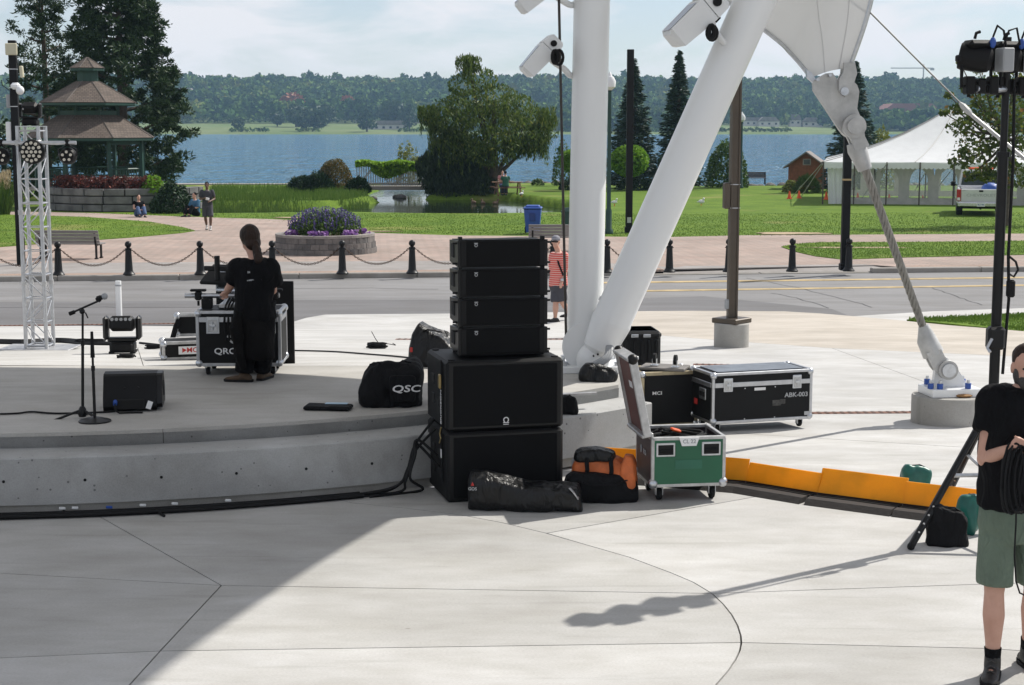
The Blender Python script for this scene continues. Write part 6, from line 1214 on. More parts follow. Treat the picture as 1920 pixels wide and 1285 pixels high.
# lid, hinged along the left side
lt = R(-11.5); lh = A(1165, 668, mid.y).z - wh - h; M_ = Matrix.Translation((-w/2 + .0, 0, wh + h + .005)) @ Matrix.Rotation(lt, 4, 'Y'); lid_h = lh/math.cos(lt)
def lbx(b_, c_, d_): return b_.box(c_, d_)
K['lidred'] = mat('worn_red_brown_lid', (.13, .045, .038), .55, var=.3, scale=4); lm = MB().box((-.035, 0, lid_h/2), (.012, d - .02, lid_h - .02)).mesh('lid'); 
lido = obj('lid', lm, K['lidred'], t); lido.matrix_local = M_
for s in (-1, 1): MB().box((-.03, s*(d/2 - .012), lid_h/2), (.068, .03, lid_h), b=.006).build('lid_edge', K['alu_dull'], lido); MB().sph((-.03, s*(d/2 - .015), lid_h - .02), .045, 10, 8).build('corner_cap', K['satin'], lido, True)
[MB().box((-.03, 0, zq), (.10, d, .03), b=.006).build('lid_edge', K['alu_dull'], lido) for zq in (.015, lid_h - .015)]; MB().box((-.0425, -.05, lid_h*.62), (.003, .11, .055)).build('label', K['whiteprint'], lido)
MB().tube([(.05, d*.1, -.05), (.16, .05, -.02), (.30, -.02, -.06)], .02, 6, flat=.3).build('lid_strap', K['cordura'], lido)
# cables coiled in the trunk
for k in range(5): r = .10 + .02*k; o = MB().tube([(c.x + r*1.5*math.cos(x) + .02*math.sin(3*x), c.y + r*math.sin(x), wh + h - .06 + .055*abs(math.sin(x*.5 + k)) - .012*k) for x in np.linspace(0, 2*PI, 22)[:-1]], .011, 6, closed=True).build('coiled_cable', K['rubber']); tag(o, ['smallest', 'second smallest', 'middle', 'second largest', 'largest'][k] + ' black cable coil lying in the open green case', 'cable', 'cables in the green case')
o = MB().box((c.x - .05, c.y - .1, wh + h + .022), (.09, .05, .02), (.2, .3, .5), .006).build('red_tag', K['cone']); tag(o, 'bright red tag on the cables in the green case', 'tag')
# big black tote behind the strut
a, b = G(1163, 748, 'plaza'), G(1235, 748, 'plaza'); s_ = scl(a.y, -.2); mid = (a + b)/2; ht = A(1200, 622, mid.y).z - mid.z; w = (b - a).length; t = thing('ribbed_tote', 'big black ribbed plastic case with hinged lid behind the strut', 'case', tuple(mid + Vector((0, .3, 0))), R(6)); bz0 = A(1200, 690, mid.y).z - mid.z
MB().box((0, 0, bz0/2), (w*.95, .5, bz0), b=.02).build('lower_case', K['lampwhite'], t); MB().box((0, 0, (bz0 + ht)/2), (w, .55, ht - bz0), b=.04).build('upper_case', K['black'], t); MB().box((0, 0, ht - .05), (w*1.03, .57, .1), b=.035).build('lid', K['satin'], t)
for k in range(5): MB().box((-w*.38 + k*w*.19, -.28, (bz0 + ht)/2 - .02), (.05, .03, (ht - bz0)*.62), b=.01).build('rib', K['black'], t)
for x in (-.2, .12): MB().box((x*w/.4*.4, -.288, ht - .055), (.09, .02, .04), b=.005).build('latch', K['steel'], t)
# ================================================================ stage gear
K['fabric_strap'] = K['cordura']
def at(u, v): return G(u, v, 'stage')
# QRC console case, with its back board
a, b = at(367, 706), at(527, 704); w = (b - a).length; rzc = R(2); mid = (a + b)/2; d = .58; wh = A(450, 687, mid.y).z - mid.z; h = A(450, 583, mid.y).z - mid.z - wh; c = mid + Vector((0, d/2, 0)); t = case('flight_case', 'black console flight case with white QRC lettering in front of the stage worker', tuple((c.x, c.y, z_stage(mid.y))), rzc, w, d, h, 'black', wh, h*.16); latch(t, -w*.30, wh + h*.74, -d/2 - .004, .13, .17); latch(t, w*.36, wh + h*.74, -d/2 - .004, .13, .17)
text(t, 'QRC-F1', .085, (-w*.085, -d/2 - .003, wh + h*.27), 'whiteprint', sx=1.2); MB().tube([(-w*.03 + .07*math.cos(x), -d/2 - .003, wh + h*.52 + .055*math.sin(x)) for x in np.linspace(R(185), R(330), 12)], [.003, .006, .009, .011, .012, .012, .011, .01, .008, .006, .005, .003], 4, flat=.3).prism([(-w*.03 - .10, wh + h*.52), (-w*.03 - .045, wh + h*.52), (-w*.03 - .062, wh + h*.52 + .05)], -d/2 - .005, -d/2 - .001).build('emblem', K['whiteprint'], t)
topq = z_stage(mid.y) + wh + h; qc = c
sp_q = scl(mid.y, .8)
t = thing('console_rig', 'silver tube with clamps and tilted controller on the console case', 'controller', (c.x, c.y, topq + .003), rzc)
zb = A(440, 554, c.y).z - topq; x0, x1 = A(349, 554, c.y).x - c.x, A(525, 554, c.y).x - c.x
MB().tube([(x0, -.05, zb), (x1, -.05, zb)], .025, 14).build('tube', K['alu'], t, True)
for u in (374, 516): x = A(u, 554, c.y).x - c.x; k = MB().box((x, -.05, zb), (.07, .075, .09), b=.015).build('clamp', K['black'], t); MB().box((x, -.05, zb + .055), (.16, .06, .025), b=.008).cyl((x, -.06, zb - .05), (x, -.06, zb - .1), .012).build('clamp_jaw', K['black'], k)
xs_ = A(428, 554, c.y).x - c.x; MB().cyl((xs_ - .05, 0, 0), (xs_ + .02, 0, zb), .03).cyl((xs_ + .12, .05, 0), (xs_ + .05, .0, zb + .05), .025).build('stand', K['alu'], t); MB().box((xs_ + .06, .03, .02), (.3, .3, .04), b=.01).build('stand_foot', K['alu_dull'], t)
MB().box((xs_ - .02, .06, zb + .2), (.46, .04, .34), (R(-62), 0, R(-20)), .012).build('control_surface', K['black'], t); MB().box((xs_ - .05, -.02, zb + .27), (.40, .035, .05), (0, 0, R(-15)), .012).cyl((xs_ - .10, -.02, zb + .16), (xs_ - .10, -.02, zb + .40), .028).build('screen_arm', K['satin'], t); MB().box((xs_ + .02, .02, zb + .14), (.28, .02, .22), (R(-20), 0, R(-20)), .005).build('screen', K['chrome'], t)
MB().box((A(392, 575, c.y).x - c.x, -.1, .05), (.105, .1, .1), b=.006).build('battery', K['black'], t)
for k in range(3): MB().tube([(xs_ + .03 + .03*k, -.1, zb - .02), (xs_ + .0 + .03*k, -.2, zb*.3), (xs_ + .04*k, -.33, -.12), (xs_ + .02 + .03*k, -.34, -.3)], .011, 6).build('cable', K['rubber'], t)
bp_ = at(480, 690) + Vector((0, .62, 0)); zb_ = z_stage(bp_.y); bl, br = A(406, 600, bp_.y).x, A(552, 600, bp_.y).x; t = thing('black_board', 'tall plain black board standing upright behind the stage worker', 'board', ((bl + br)/2, bp_.y, zb_), R(-3)); hb_ = A(480, 527, bp_.y).z - zb_; MB().box((0, 0, hb_/2), (br - bl, .035, hb_), b=.004).build('panel', K['black'], t); [MB().box((s*(br - bl)*.35, .12, .012), (.05, .34, .022)).build('foot', K['black'], t) for s in (-1, 1)]
# MCL case, lid open
a, b = at(299, 678), at(372, 674); w = .50; s_ = scl(a.y, .5); t = case('flight_case', 'low grey edged flight case with red and white MCL label', tuple(at(338, 676) + Vector((0, .2, 0))), R(16), w, .36, 36/s_, 'black', 0, 0, .035, 'alu_dull'); hh = 36/s_
l_ = MB().box((.06, -.184, hh*.52), (.26, .004, hh*.42)).build('label', K['whiteprint'], t); text(l_, 'MCL', hh*.36, (.10, -.187, hh*.52), 'redprint', sx=1.1, ext=.001); MB().prism([(-.03, hh*.40), (-.03, hh*.66), (.02, hh*.53)], -.188, -.186).build('play_mark', K['redprint'], l_)
t = case('flight_case', 'open case lid standing on the MCL case left of the console case', tuple(at(345, 672) + Vector((.06, .3, hh + .01))), R(10), .42, .14, 45/s_, 'black', 0, 0, .035, 'alu_dull'); MB().tube([(-.24, -.08, -.02), (-.20, -.09, .12), (-.16, -.085, .2)], .03, 6, flat=.3).build('strap', K['cordura'], t)
# monitor wedge
p = at(240, 772); s_ = scl(p.y, .6); w = 104/s_; h = 68/s_; t = thing('monitor_wedge', 'black wedge stage monitor lying beside the microphone stand', 'loudspeaker', tuple(p + Vector((0, .22, 0))), R(9)); pr = [(-.22, .01), (-.25, .05), (-.24, .12), (-.13, h - .015), (-.10, h), (.08, h), (.24, .16), (.24, .01)]
MB().prism(pr, -w/2, w/2 - .03, 'x').build('cabinet', K['black'], t, 25); MB().prism([(y*.9, .02 + z*.93) for y, z in pr], w/2 - .03, w/2 + .02, 'x').build('end_cap', K['satin'], t, 25)
MB().box((-.02, -.252, .07), (w*.55, .02, .09), (R(4), 0, 0), .006).build('connector_panel', K['dark'], t); e = MB().box((w/2 + .021, -.02, h*.55), (.012, .14, .07), (R(-50), 0, 0), .01).build('hand_slot', K['dark'], t); MB().box((w/2 - .09, -.258, .06), (.045, .006, .07), (0, R(20), 0)).build('label', K['whiteprint'], t)
MB().cyl((-w*.28, -.255, .10), (-w*.28, -.30, .08), .018).build('blue_connector', K['blue'], t); MB().tube([(-w*.28, -.29, .085), (-w*.26, -.34, .03), (-w*.2, -.35, .012), (0, -.33, .01), (.1, -.34, .01)], .008, 6).build('lead', K['rubber'], t)
for x in (-.06, .06): MB().cyl((x, -.20, h*.66), (x, -.22, h*.66), .008, n=8).build('screw', K['satin'], t)
# microphone on its boom stand
p = at(155, 785); t = thing('microphone_stand', 'black tripod microphone stand with short boom at the stage edge', 'microphone stand', tuple(p)); Y = p.y; L_ = lambda u, v, dy=0.0: tuple(A(u, v, Y + dy) - p)
MB().tube([L_(155, 770), L_(155, 640)], .013, 10).tube([L_(155, 648), L_(155, 585)], .010, 10).build('upright', K['satin'], t, True); MB().tube([L_(155, 648), L_(155, 638)], .017, 10).build('clutch', K['satin'], t); MB().lathe([(.018, .06), (.03, .04), (.04, .0), (.03, -.03)], 12, c=(0, 0, A(155, 775, Y).z - p.z)).build('hub', K['satin'], t, True)
for (u, v, dy) in ((85, 795, -.05), (198, 795, -.16), (168, 781, .3)): l_ = MB().tube([L_(155, 768), L_(u, v, dy)], .011, 8).build('leg', K['satin'], t); e = A(u, v, Y + dy) - p; MB().sph(tuple(e), .02, 8, 6).build('foot', K['rubber'], l_)
MB().tube([L_(132, 588), L_(188, 563)], .009, 8).build('boom', K['satin'], t); MB().tube([L_(130, 589), L_(140, 585)], .017, 8).build('boom_weight', K['rubber'], t); MB().sph(L_(154, 584), (.025, .02, .025), 10, 8).tube([L_(160, 586), L_(165, 597)], .006, 6).build('boom_clamp', K['satin'], t)
mp_ = A(196, 556, Y); t = thing('microphone', 'handheld microphone with grey ball grille clipped on the boom', 'microphone', tuple(mp_)); d_ = A(182, 561, Y) - mp_; MB().tube([(0, 0, 0), tuple(d_*.6), tuple(d_*1.15)], [.023, .018, .013], 12).build('body', K['satin'], t, True); MB().sph((0, 0, 0), .028, 12, 9).build('grille', K['greyplastic'], t, True); MB().tube([tuple(d_*.5), tuple(d_*.95)], .024, 10).tube([tuple(d_*.9), tuple(A(188, 566, Y) - mp_)], .012, 8).build('clip', K['rubber'], t)
p = at(178, 791); t = thing('straight_stand', 'straight black stand on a round cast base beside the microphone', 'microphone stand', tuple(p)); MB().lathe([(0, 0), (.135, 0), (.135, .012), (.06, .035), (.02, .045), (0, .045)], 26).build('base', K['satin'], t, 40); zt_ = A(178, 622, p.y).z - p.z; MB().cyl((0, 0, .04), (0, 0, zt_*.6), .013).cyl((0, 0, zt_*.6), (0, 0, zt_ - .05), .010).build('upright', K['satin'], t, True); MB().cyl((0, 0, zt_ - .22), (0, 0, zt_), .019, .012).build('grip', K['rubber'], t, True); MB().cyl((0, 0, zt_*.57), (0, 0, zt_*.62), .017).build('clutch', K['satin'], t)
# moving head lamp on the floor
def moving_head(loc, rz, s, lab, tilt, nl=5, name='moving_head_lamp'):
    t = thing(name, lab, 'stage light', loc, rz, 'moving head lamps'); MB().box((0, 0, .075*s), (.30*s, .28*s, .13*s), b=.03*s).build('base', K['black'], t); [MB().box((sx*.13*s, 0, .012*s), (.06*s, .24*s, .024*s)).build('foot', K['rubber'], t) for sx in (-1, 1)]
    MB().box((0, 0, .165*s), (.36*s, .16*s, .05*s), b=.015*s).build('yoke', K['satin'], t); [MB().box((sx*.20*s, 0, .31*s), (.065*s, .17*s, .30*s), b=.03*s).build('yoke_arm', K['satin'], t) for sx in (-1, 1)]
    h = MB().box((0, 0, .36*s), (.30*s, .22*s, .19*s), (tilt, 0, 0), .04*s).build('head', K['black'], t)
    for k in range(nl): MB().cyl(tuple(Matrix.Rotation(tilt, 3, 'X') @ Vector(((-.11 + .055*k)*s, -.108*s, .05*s)) + Vector((0, 0, .36*s))), tuple(Matrix.Rotation(tilt, 3, 'X') @ Vector(((-.11 + .055*k)*s, -.118*s, .05*s)) + Vector((0, 0, .36*s))), .02*s, n=12).build('lens', K['greyplastic'], h)
    return t
p = at(226, 664); s_ = scl(p.y, .4); moving_head(tuple(p + Vector((0, .14, 0))), R(5), 76/s_/.50, 'black moving head lamp with a row of lenses standing on the stage', R(-8))
# white post by the street
p = at(224, 605); t = thing('white_post', 'plain white bollard post at the street behind the stage lamp', 'post', tuple(p)); hp = A(224, 527, p.y).z - p.z; MB().cyl((0, 0, 0), (0, 0, hp), 5.6/scl(p.y), n=18).build('shaft', K['lampwhite'], t, 40); MB().lathe([(.062, hp - .1), (.064, hp - .1), (.064, hp - .07), (.0, hp - .068)], 18).build('band', K['greyplastic'], t)
# lighting truss with plate, cross bar and lamps
p = at(70, 656); s_ = scl(p.y, .4); t = thing('truss_tower', 'silver box truss tower on a base plate at the left of the stage', 'truss', tuple(p + Vector((0, .12, 0))), R(-3)); htz = A(62, 238, p.y).z - p.z; tw2 = 19.5/s_
for sx in (-1, 1): [MB().tube([(sx*tw2, sy*tw2, .02), (sx*tw2, sy*tw2, htz)], .025, 12).build('chord', K['alu'], t, True) for sy in (-1, 1)]
nseg = 9; dzs = (htz - .1)/nseg
for i in range(nseg + 1):
    z = .05 + i*dzs
    for sy in (-1, 1): MB().tube([(-tw2, sy*tw2, z), (tw2, sy*tw2, z)], .007 if i % 3 else .014, 6).build('rung', K['alu'], t)
    for sx in (-1, 1): MB().tube([(sx*tw2, -tw2, z), (sx*tw2, tw2, z)], .011, 6).build('rung', K['alu'], t)
    if i < nseg:
        for sy in (-1, 1): MB().tube([(-tw2 if i % 2 else tw2, sy*tw2, z + .02), (tw2 if i % 2 else -tw2, sy*tw2, z + dzs - .02)], .008, 6).build('diagonal', K['alu'], t)
        for sx in (-1, 1): MB().tube([(sx*tw2, -tw2 if i % 2 else tw2, z + .02), (sx*tw2, tw2 if i % 2 else -tw2, z + dzs - .02)], .008, 6).build('diagonal', K['alu'], t)
for z in (htz*.30, htz*.62): [MB().cyl((sx*tw2, sy*tw2, z - .03), (sx*tw2, sy*tw2, z + .03), .033, n=12).build('coupler', K['alu_dull'], t) for sx in (-1, 1) for sy in (-1, 1)]
MB().box((0, 0, .01), (.92, .55, .02), b=.004).build('base_plate', K['alu_dull'], t); MB().box((0, 0, htz + .005), (tw2*2.3, tw2*2.3, .012)).build('top_plate', K['alu'], t)
tp_ = t.location.copy(); moving_head((tp_.x, tp_.y - .02, tp_.z + htz + .013), 0, .62, 'dark moving head lamp pointing down on top of the truss', R(35), 1)
zc = A(75, 268, tp_.y - tw2).z; cbx = thing('cross_bar', 'short silver tube clamped across the truss carrying spotlights', 'bar', (tp_.x, tp_.y - tw2 - .055, zc)); xl, xr = A(8, 268, tp_.y - tw2).x - tp_.x, A(145, 268, tp_.y - tw2).x - tp_.x; MB().tube([(xl, 0, 0), (xr, 0, 0)], .025, 14).build('tube', K['alu'], cbx, True); [MB().box((sx*tw2, .02, 0), (.06, .09, .07), b=.012).build('clamp', K['alu_dull'], cbx) for sx in (-1, 1)]
def par(u, v, r, nled, lab):
    q = A(u, v, tp_.y - tw2 - .06); t = thing('par_light', lab, 'stage light', tuple(q), 0, 'flat spotlights on the truss bar'); rr = r/s_; MB().lathe([(0, .05), (rr*.8, .05), (rr, .02), (rr, -.05), (rr*.93, -.055), (0, -.05)], 24, M=Matrix.Rotation(PI/2, 4, 'X')).build('housing', K['black'], t, 40)
    pos = [(0, 0)] + [(.36*math.cos(k*PI/3), .36*math.sin(k*PI/3)) for k in range(6)] + [(.72*math.cos(k*PI/6), .72*math.sin(k*PI/6)) for k in range(12)] if nled > 10 else [(.5*math.cos(R(90) + k*2*PI/5), .5*math.sin(R(90) + k*2*PI/5)) for k in range(5)]
    lr = rr*(.13 if nled > 10 else .17)
    for x, z in pos: MB().cyl((x*rr, -.045, z*rr), (x*rr, -.062, z*rr), lr, n=10).build('led_lens', K['led'], t)
    hz_ = zc - q.z; MB().tube([(-rr*1.06, 0, 0), (-rr*1.06, .01, rr*.8), (0, .02, min(hz_, rr*1.3)), (rr*1.06, .01, rr*.8), (rr*1.06, 0, 0)], .009, 6).build('yoke', K['satin'], t); MB().box((0, .02, hz_), (.06, .08, .09), b=.012).build('clamp', K['black'], t)
K['led'] = mat('frosted_led_lens', (.55, .52, .45), .25, var=.1)
par(61, 285, 22.5, 19, 'largest round spotlight with many lenses in the middle of the truss'); par(127, 293, 15.5, 5, 'five lens spotlight hanging from the right end of the truss bar'); par(2, 294, 15.5, 5, 'five lens spotlight cut by the left picture edge')
# ================================================================ soft bags
def softbox(w, d, h, slump=.12, top=.8, M=None, n=10):
    b = MB(); rr = []
    for z, k in ((0, .94), (.1, 1.0), (.45, 1.0), (.75, .5 + .5*top + .04), (.92, top), (1.0, top*.86)): 
        rr.append([Vector((w/2*k*sgn(math.cos(a))*abs(math.cos(a))**.35, d/2*k*sgn(math.sin(a))*abs(math.sin(a))**.35, z*h*(1 - slump*math.cos(a)*.5))) for a in np.linspace(0, 2*PI, 29)[:-1]])
    b.rings(rr); return b
def sgn(x): return -1 if x < 0 else 1
p = at(735, 766); s_ = scl(p.y, .8); t = thing('speaker_bag', 'large black padded bag with white QSC lettering on the stage edge', 'bag', tuple(p + Vector((-.02, .22, 0))), R(4)); w, h = 124/s_, 86/s_
q_ = softbox(w, .42, h, .02, .86); q_.v = [(x + (.10*w*z/h if x < 0 else 0), y, z*(1 - .17*math.exp(-((x + .08)/.13)**2)*(z/h)**2)) for x, y, z in q_.v]; soft(q_, 'bag_body', K['cordura'], t, .013, 2, .06, 9); q_ = softbox(w*.4, .05, h*.58, .02, .97); q_.v = [(x + w*.17, y - .215, z + h*.14) for x, y, z in q_.v]; soft(q_, 'pocket', K['cordura'], t, .01, 2, .01, 9)
text(t, 'QSC', .085, (w*.22, -.256, h*.44), 'whiteprint', sx=1.5, shear=.15); MB().tube([(-w*.32, -.1, h*.93), (-w*.2, -.13, h*.99), (-w*.05, -.13, h*.90)], .016, 6, flat=.5).tube([(w*.05, -.1, h*.88), (w*.18, -.12, h*1.02), (w*.32, -.1, h*.95)], .016, 6, flat=.5).build('handle', K['cordura'], t)
p = at(808, 690); s_ = scl(p.y + .5, .9); t = thing('speaker_bag', 'slumped black speaker cover bag leaning behind the subwoofers', 'bag', (p.x + .03, p.y + .25, STG), R(-8)); h = A(805, 619, p.y + .3).z - STG; sb = softbox(88/s_, .45, h, .5, .72); soft(sb, 'bag_body', K['vinyl'], t, .015, 3, .05, 6, seed=3.0); MB().tube([(-.16, -.1, h*.92), (-.05, -.14, h*1.08), (.1, -.12, h*1.0)], .018, 6, flat=.5).build('handle', K['cordura'], t); MB().box((-.21, -.2, h*.5), (.03, .03, .05), b=.005).build('red_tag', K['redprint'], t)
p = at(616, 768); t = thing('laptop_sleeve', 'flat black sleeve with a pale blue sheet lying on the stage', 'sleeve', tuple(p), R(-7)); soft(MB().box((0, 0, .022), (.42, .2, .04), b=.015), 'sleeve', K['cordura'], t, .008, 2, .008, 12); MB().box((.06, .06, .046), (.2, .07, .004), (0, 0, .05)).build('sheet', mat('pale_blue_sheet', (.35, .5, .62), .5), t)
p = G(985, 962); s_ = scl(p.y); t = thing('cable_bag', 'long black shiny bag with a red logo lying in front of the subwoofers', 'bag', tuple(p + Vector((0, .14, 0))), R(-5)); w = 214/s_; sb = MB(); rr = []
for x, hh, dd in ((-.5, .22, .10), (-.48, .30, .14), (-.34, .30, .15), (-.18, .26, .15), (.0, .22, .15), (.2, .21, .15), (.4, .20, .14), (.47, .21, .13), (.5, .15, .09)): rr.append([Vector((x*w, dd*sgn(math.cos(a))*abs(math.cos(a))**.5, hh/2 + hh/2*sgn(math.sin(a))*abs(math.sin(a))**.6)) for a in np.linspace(0, 2*PI, 25)[:-1]])
soft(sb.rings(rr), 'bag_body', K['vinyl'], t, .011, 2, .05, 8, seed=1.3); lg = MB().prism([(-w*.465, .215), (-w*.435, .215), (-w*.45, .245)], -.152, -.148).build('red_logo', K['redprint'], t); text(t, 'GOS', .035, (-w*.45, -.155, .19), 'greyprint'); MB().tube([(w*.40, -.1, .2), (w*.44, -.14, .17), (w*.47, -.12, .12), (w*.48, -.05, .14)], .012, 6, flat=.4).build('buckle_strap', K['steel'], t)
p = G(1128, 946); s_ = scl(p.y); t = thing('duffel_bag', 'flat black duffel bag under the orange tool bag', 'bag', tuple(p + Vector((0, .2, 0))), R(4)); soft(softbox(138/s_, .36, .225, .1, .84), 'bag_body', K['cordura'], t, .012, 3, .04, 8, seed=5.0); MB().tube([(-.2, -.17, .19), (-.1, -.21, .16), (.1, -.21, .165), (.2, -.16, .19)], .012, 6, flat=.4).build('handle', K['cordura'], t)
pz_ = .19; t = thing('tool_bag', 'orange and black tool bag resting on the black duffel', 'bag', (p.x + .02, p.y + .24, pz_ - .03), R(-10)); K['orangecloth'] = mat('orange_nylon', (.52, .125, .03), .6, var=.25, scale=8, bump=.4, bscale=60); soft(softbox(.48, .24, .20, .3, .66), 'bag_body', K['orangecloth'], t, .010, 2, .05, 10, seed=8.0); q_ = softbox(.34, .20, .1, .1, .8); q_.v = [(x - .06, y - .02, z + .16) for x, y, z in q_.v]; soft(q_, 'flap', K['vinyl'], t, .010, 2, .03, 10); [MB().tube([(x, -.13, .02), (x + .01, -.14, .10), (x, -.12, .2)], .018, 6, flat=.35).build('strap', K['cordura'], t) for x in (-.12, .08)]; q_ = softbox(.13, .24, .26, .1, .6); q_.v = [(x + .22, y - .03, z - .05) for x, y, z in q_.v]; soft(q_, 'side_pocket', K['orangecloth'], t, .010, 2, .03, 12, seed=2.0); MB().tube([(-.24, 0, .0), (-.25, 0, .14), (-.2, 0, .22), (-.12, 0, .24)], .012, 6).build('piping', K['greyplastic'], t)
p = at(1122, 716); t = thing('small_duffel', 'small shiny black duffel at the foot of the leaning strut', 'bag', (p.x, p.y + .08, STG), R(-6)); s_ = scl(p.y, .6); soft(softbox(70/s_, .22, .15, .2, .75), 'bag_body', K['vinyl'], t, .009, 2, .05, 12, seed=4.0); MB().tube([(-.14, -.08, .13), (0, -.11, .15), (.12, -.08, .13)], .01, 6, flat=.5).build('handle', K['cordura'], t)
a = ringpt(RS_ + .18, R(-50.5), WALL); 
q = Zp(1068, 779, WALL); t = thing('black_pouch', 'small black pouch lying on the seat wall right of the subwoofers', 'pouch', (q.x, q.y + .09, WALL)); soft(softbox(.16, .16, .16, .1, .8), 'pouch_body', K['cordura'], t, .01, 2, .02, 12); MB().tube([(-.05, -.05, .14), (0, -.06, .18), (.05, -.05, .14)], .008, 6).build('loop', K['cordura'], t)
q = Zp(1085, 742, STG); o = MB().box((0, 0, .012), (.34, .05, .024), b=.003).build('metal_bar', K['alu'], None, loc=(q.x, q.y + .02, STG + .001), rz=R(16)); tag(o, 'short flat aluminium bar lying on the stage edge', 'bar')
# ================================================================ cable ramps with their lids folded open
K['ramp'] = mat('black_ramp_rubber', (.022, .018, .016), .8, var=.3, bump=.4, bscale=30); K['lidor'] = mat('orange_ramp_lid', (.88, .46, .012), .48, var=.10, scale=4, trans=.5)
def diamond(m):
    n, l = m.node_tree.nodes, m.node_tree.links; b = n['Principled BSDF']; t_ = n.new('ShaderNodeTexCoord'); q = n.new('ShaderNodeMapping'); q.inputs['Rotation'].default_value = (0, R(45), 0); q.inputs['Scale'].default_value = (26, 26, 26); l.new(t_.outputs['Object'], q.inputs['Vector']); c = n.new('ShaderNodeTexChecker'); c.inputs['Scale'].default_value = 1; l.new(q.outputs['Vector'], c.inputs['Vector']); u = n.new('ShaderNodeBump'); u.inputs['Strength'].default_value = .5; u.inputs['Distance'].default_value = .006; l.new(c.outputs['Fac'], u.inputs['Height']); l.new(u.outputs['Normal'], b.inputs['Normal'])
diamond(K['lidor']); rpx = [(1120, 890), (1232, 898), (1398, 912), (1532, 934), (1692, 955), (1868, 977), (2060, 1000)]
for i in range(len(rpx) - 1):
    a, b = G(*rpx[i]), G(*rpx[i+1]); d_ = b - a; L = d_.length; t = thing('cable_ramp', ['leftmost cable ramp with yellow lid behind the orange bag', 'cable ramp partly hidden by the open green case', 'cable ramp just right of the open green case', 'middle orange cable ramp on the open plaza', 'orange cable ramp in front of the green sandbag', 'rightmost orange cable ramp behind the lighting stand'][i], 'cable ramp', tuple(a), math.atan2(d_.y, d_.x), 'cable ramps with lids open')
    MB().prism([(-.30, 0), (-.24, .045), (-.16, .05), (-.16, .012), (.0, .012), (.0, .05), (.07, .045), (.13, 0)], .004, L - .004, 'x').build('channel', K['ramp'], t)
    th = R(random.uniform(-6, 6)); ld2 = MB().prism([(-.008, .05), (.012, .05), (.075 + .04*(i % 2), .235 - .018*(i % 3)), (.060 + .04*(i % 2), .235 - .018*(i % 3))], .002, L + .008, 'x').build('lid', K['lidor'], t); 
    for k in range(3): MB().tube([(.01, -.14 + .045*k, .03), (L*.5, -.135 + .045*k, .034), (L - .01, -.14 + .045*k, .03)], .014, 6).build('cable', K['rubber'], t)
# ================================================================ lighting stand
lp_ = G(1852, 1000); s_ = scl(lp_.y); Y = lp_.y; Lz = lambda v: A(1856, v, Y).z; t = thing('lighting_stand', 'tall black wind-up lighting stand with tripod legs at the right', 'lighting stand', tuple(lp_)); 
MB().tube([(0, 0, .12), (0, 0, Lz(290))], .038, 18).build('outer_mast', K['satin'], t, True); MB().tube([(0, 0, Lz(290)), (0, 0, Lz(70))], .027, 16).build('inner_mast', K['satin'], t, True); MB().tube([(0, 0, Lz(285)), (0, 0, Lz(295))], .05, 16).build('collar', K['satin'], t); MB().box((-.02, -.06, Lz(632)), (.13, .1, .17), b=.02).build('winch', K['satin'], t); MB().tube([(-.06, -.11, Lz(632)), (-.10, -.13, Lz(648)), (-.085, -.16, Lz(655))], .012, 6).build('crank', K['alu'], t)
for z in (1.0, .78, .5): MB().cyl((0, 0, z - .03), (0, 0, z + .03), .055, n=16).build('collar', K['satin'], t)
tip = G(1708, 1031); 
for k, e in enumerate((tip, G(1985, 1045), lp_ + Vector((-.05, 1.0, 0)))):
    d_ = e - lp_; l_ = MB().tube([(d_.x*.04, d_.y*.04, .98), (d_.x*.995, d_.y*.995, .03)], .026, 8).build('leg', K['satin'], t); MB().tube([(0, 0, .45), (d_.x*.52, d_.y*.52, .50)], .016, 6).build('brace', K['alu_dull'], t); MB().sph((d_.x, d_.y, .025), .03, 8, 6).build('foot', K['rubber'], l_)
    for j in range(4): q = Vector((d_.x*.04, d_.y*.04, .98)).lerp(Vector((d_.x*.995, d_.y*.995, .03)), .72 + .06*j); MB().cyl((q.x - .01, q.y - .03, q.z), (q.x - .01, q.y - .024, q.z), .008, n=8).build('leg_hole', K['alu'], l_)
tb_z = Lz(168); bd_ = Vector((SUN_DIR.x, SUN_DIR.y, 0)).normalized(); MB().tube([tuple(bd_*-.33 + Vector((0, 0, tb_z))), tuple(bd_*.95 + Vector((0, 0, tb_z)))], .025, 12).build('top_bar', K['steel'], t, True)
MB().tube([(.05, -.03, Lz(150)), (.06, -.05, Lz(300)), (.055, -.045, Lz(480)), (.07, -.05, Lz(560)), (.05, -.04, Lz(700))], .012, 6).tube([(.06, -.05, Lz(480)), (.11, -.05, Lz(490)), (.13, -.05, Lz(505)), (.10, -.05, Lz(518)), (.06, -.05, Lz(512))], .009, 6).box((.08, -.05, Lz(540)), (.06, .05, .13), b=.012).build('power_cable', K['rubber'], t)
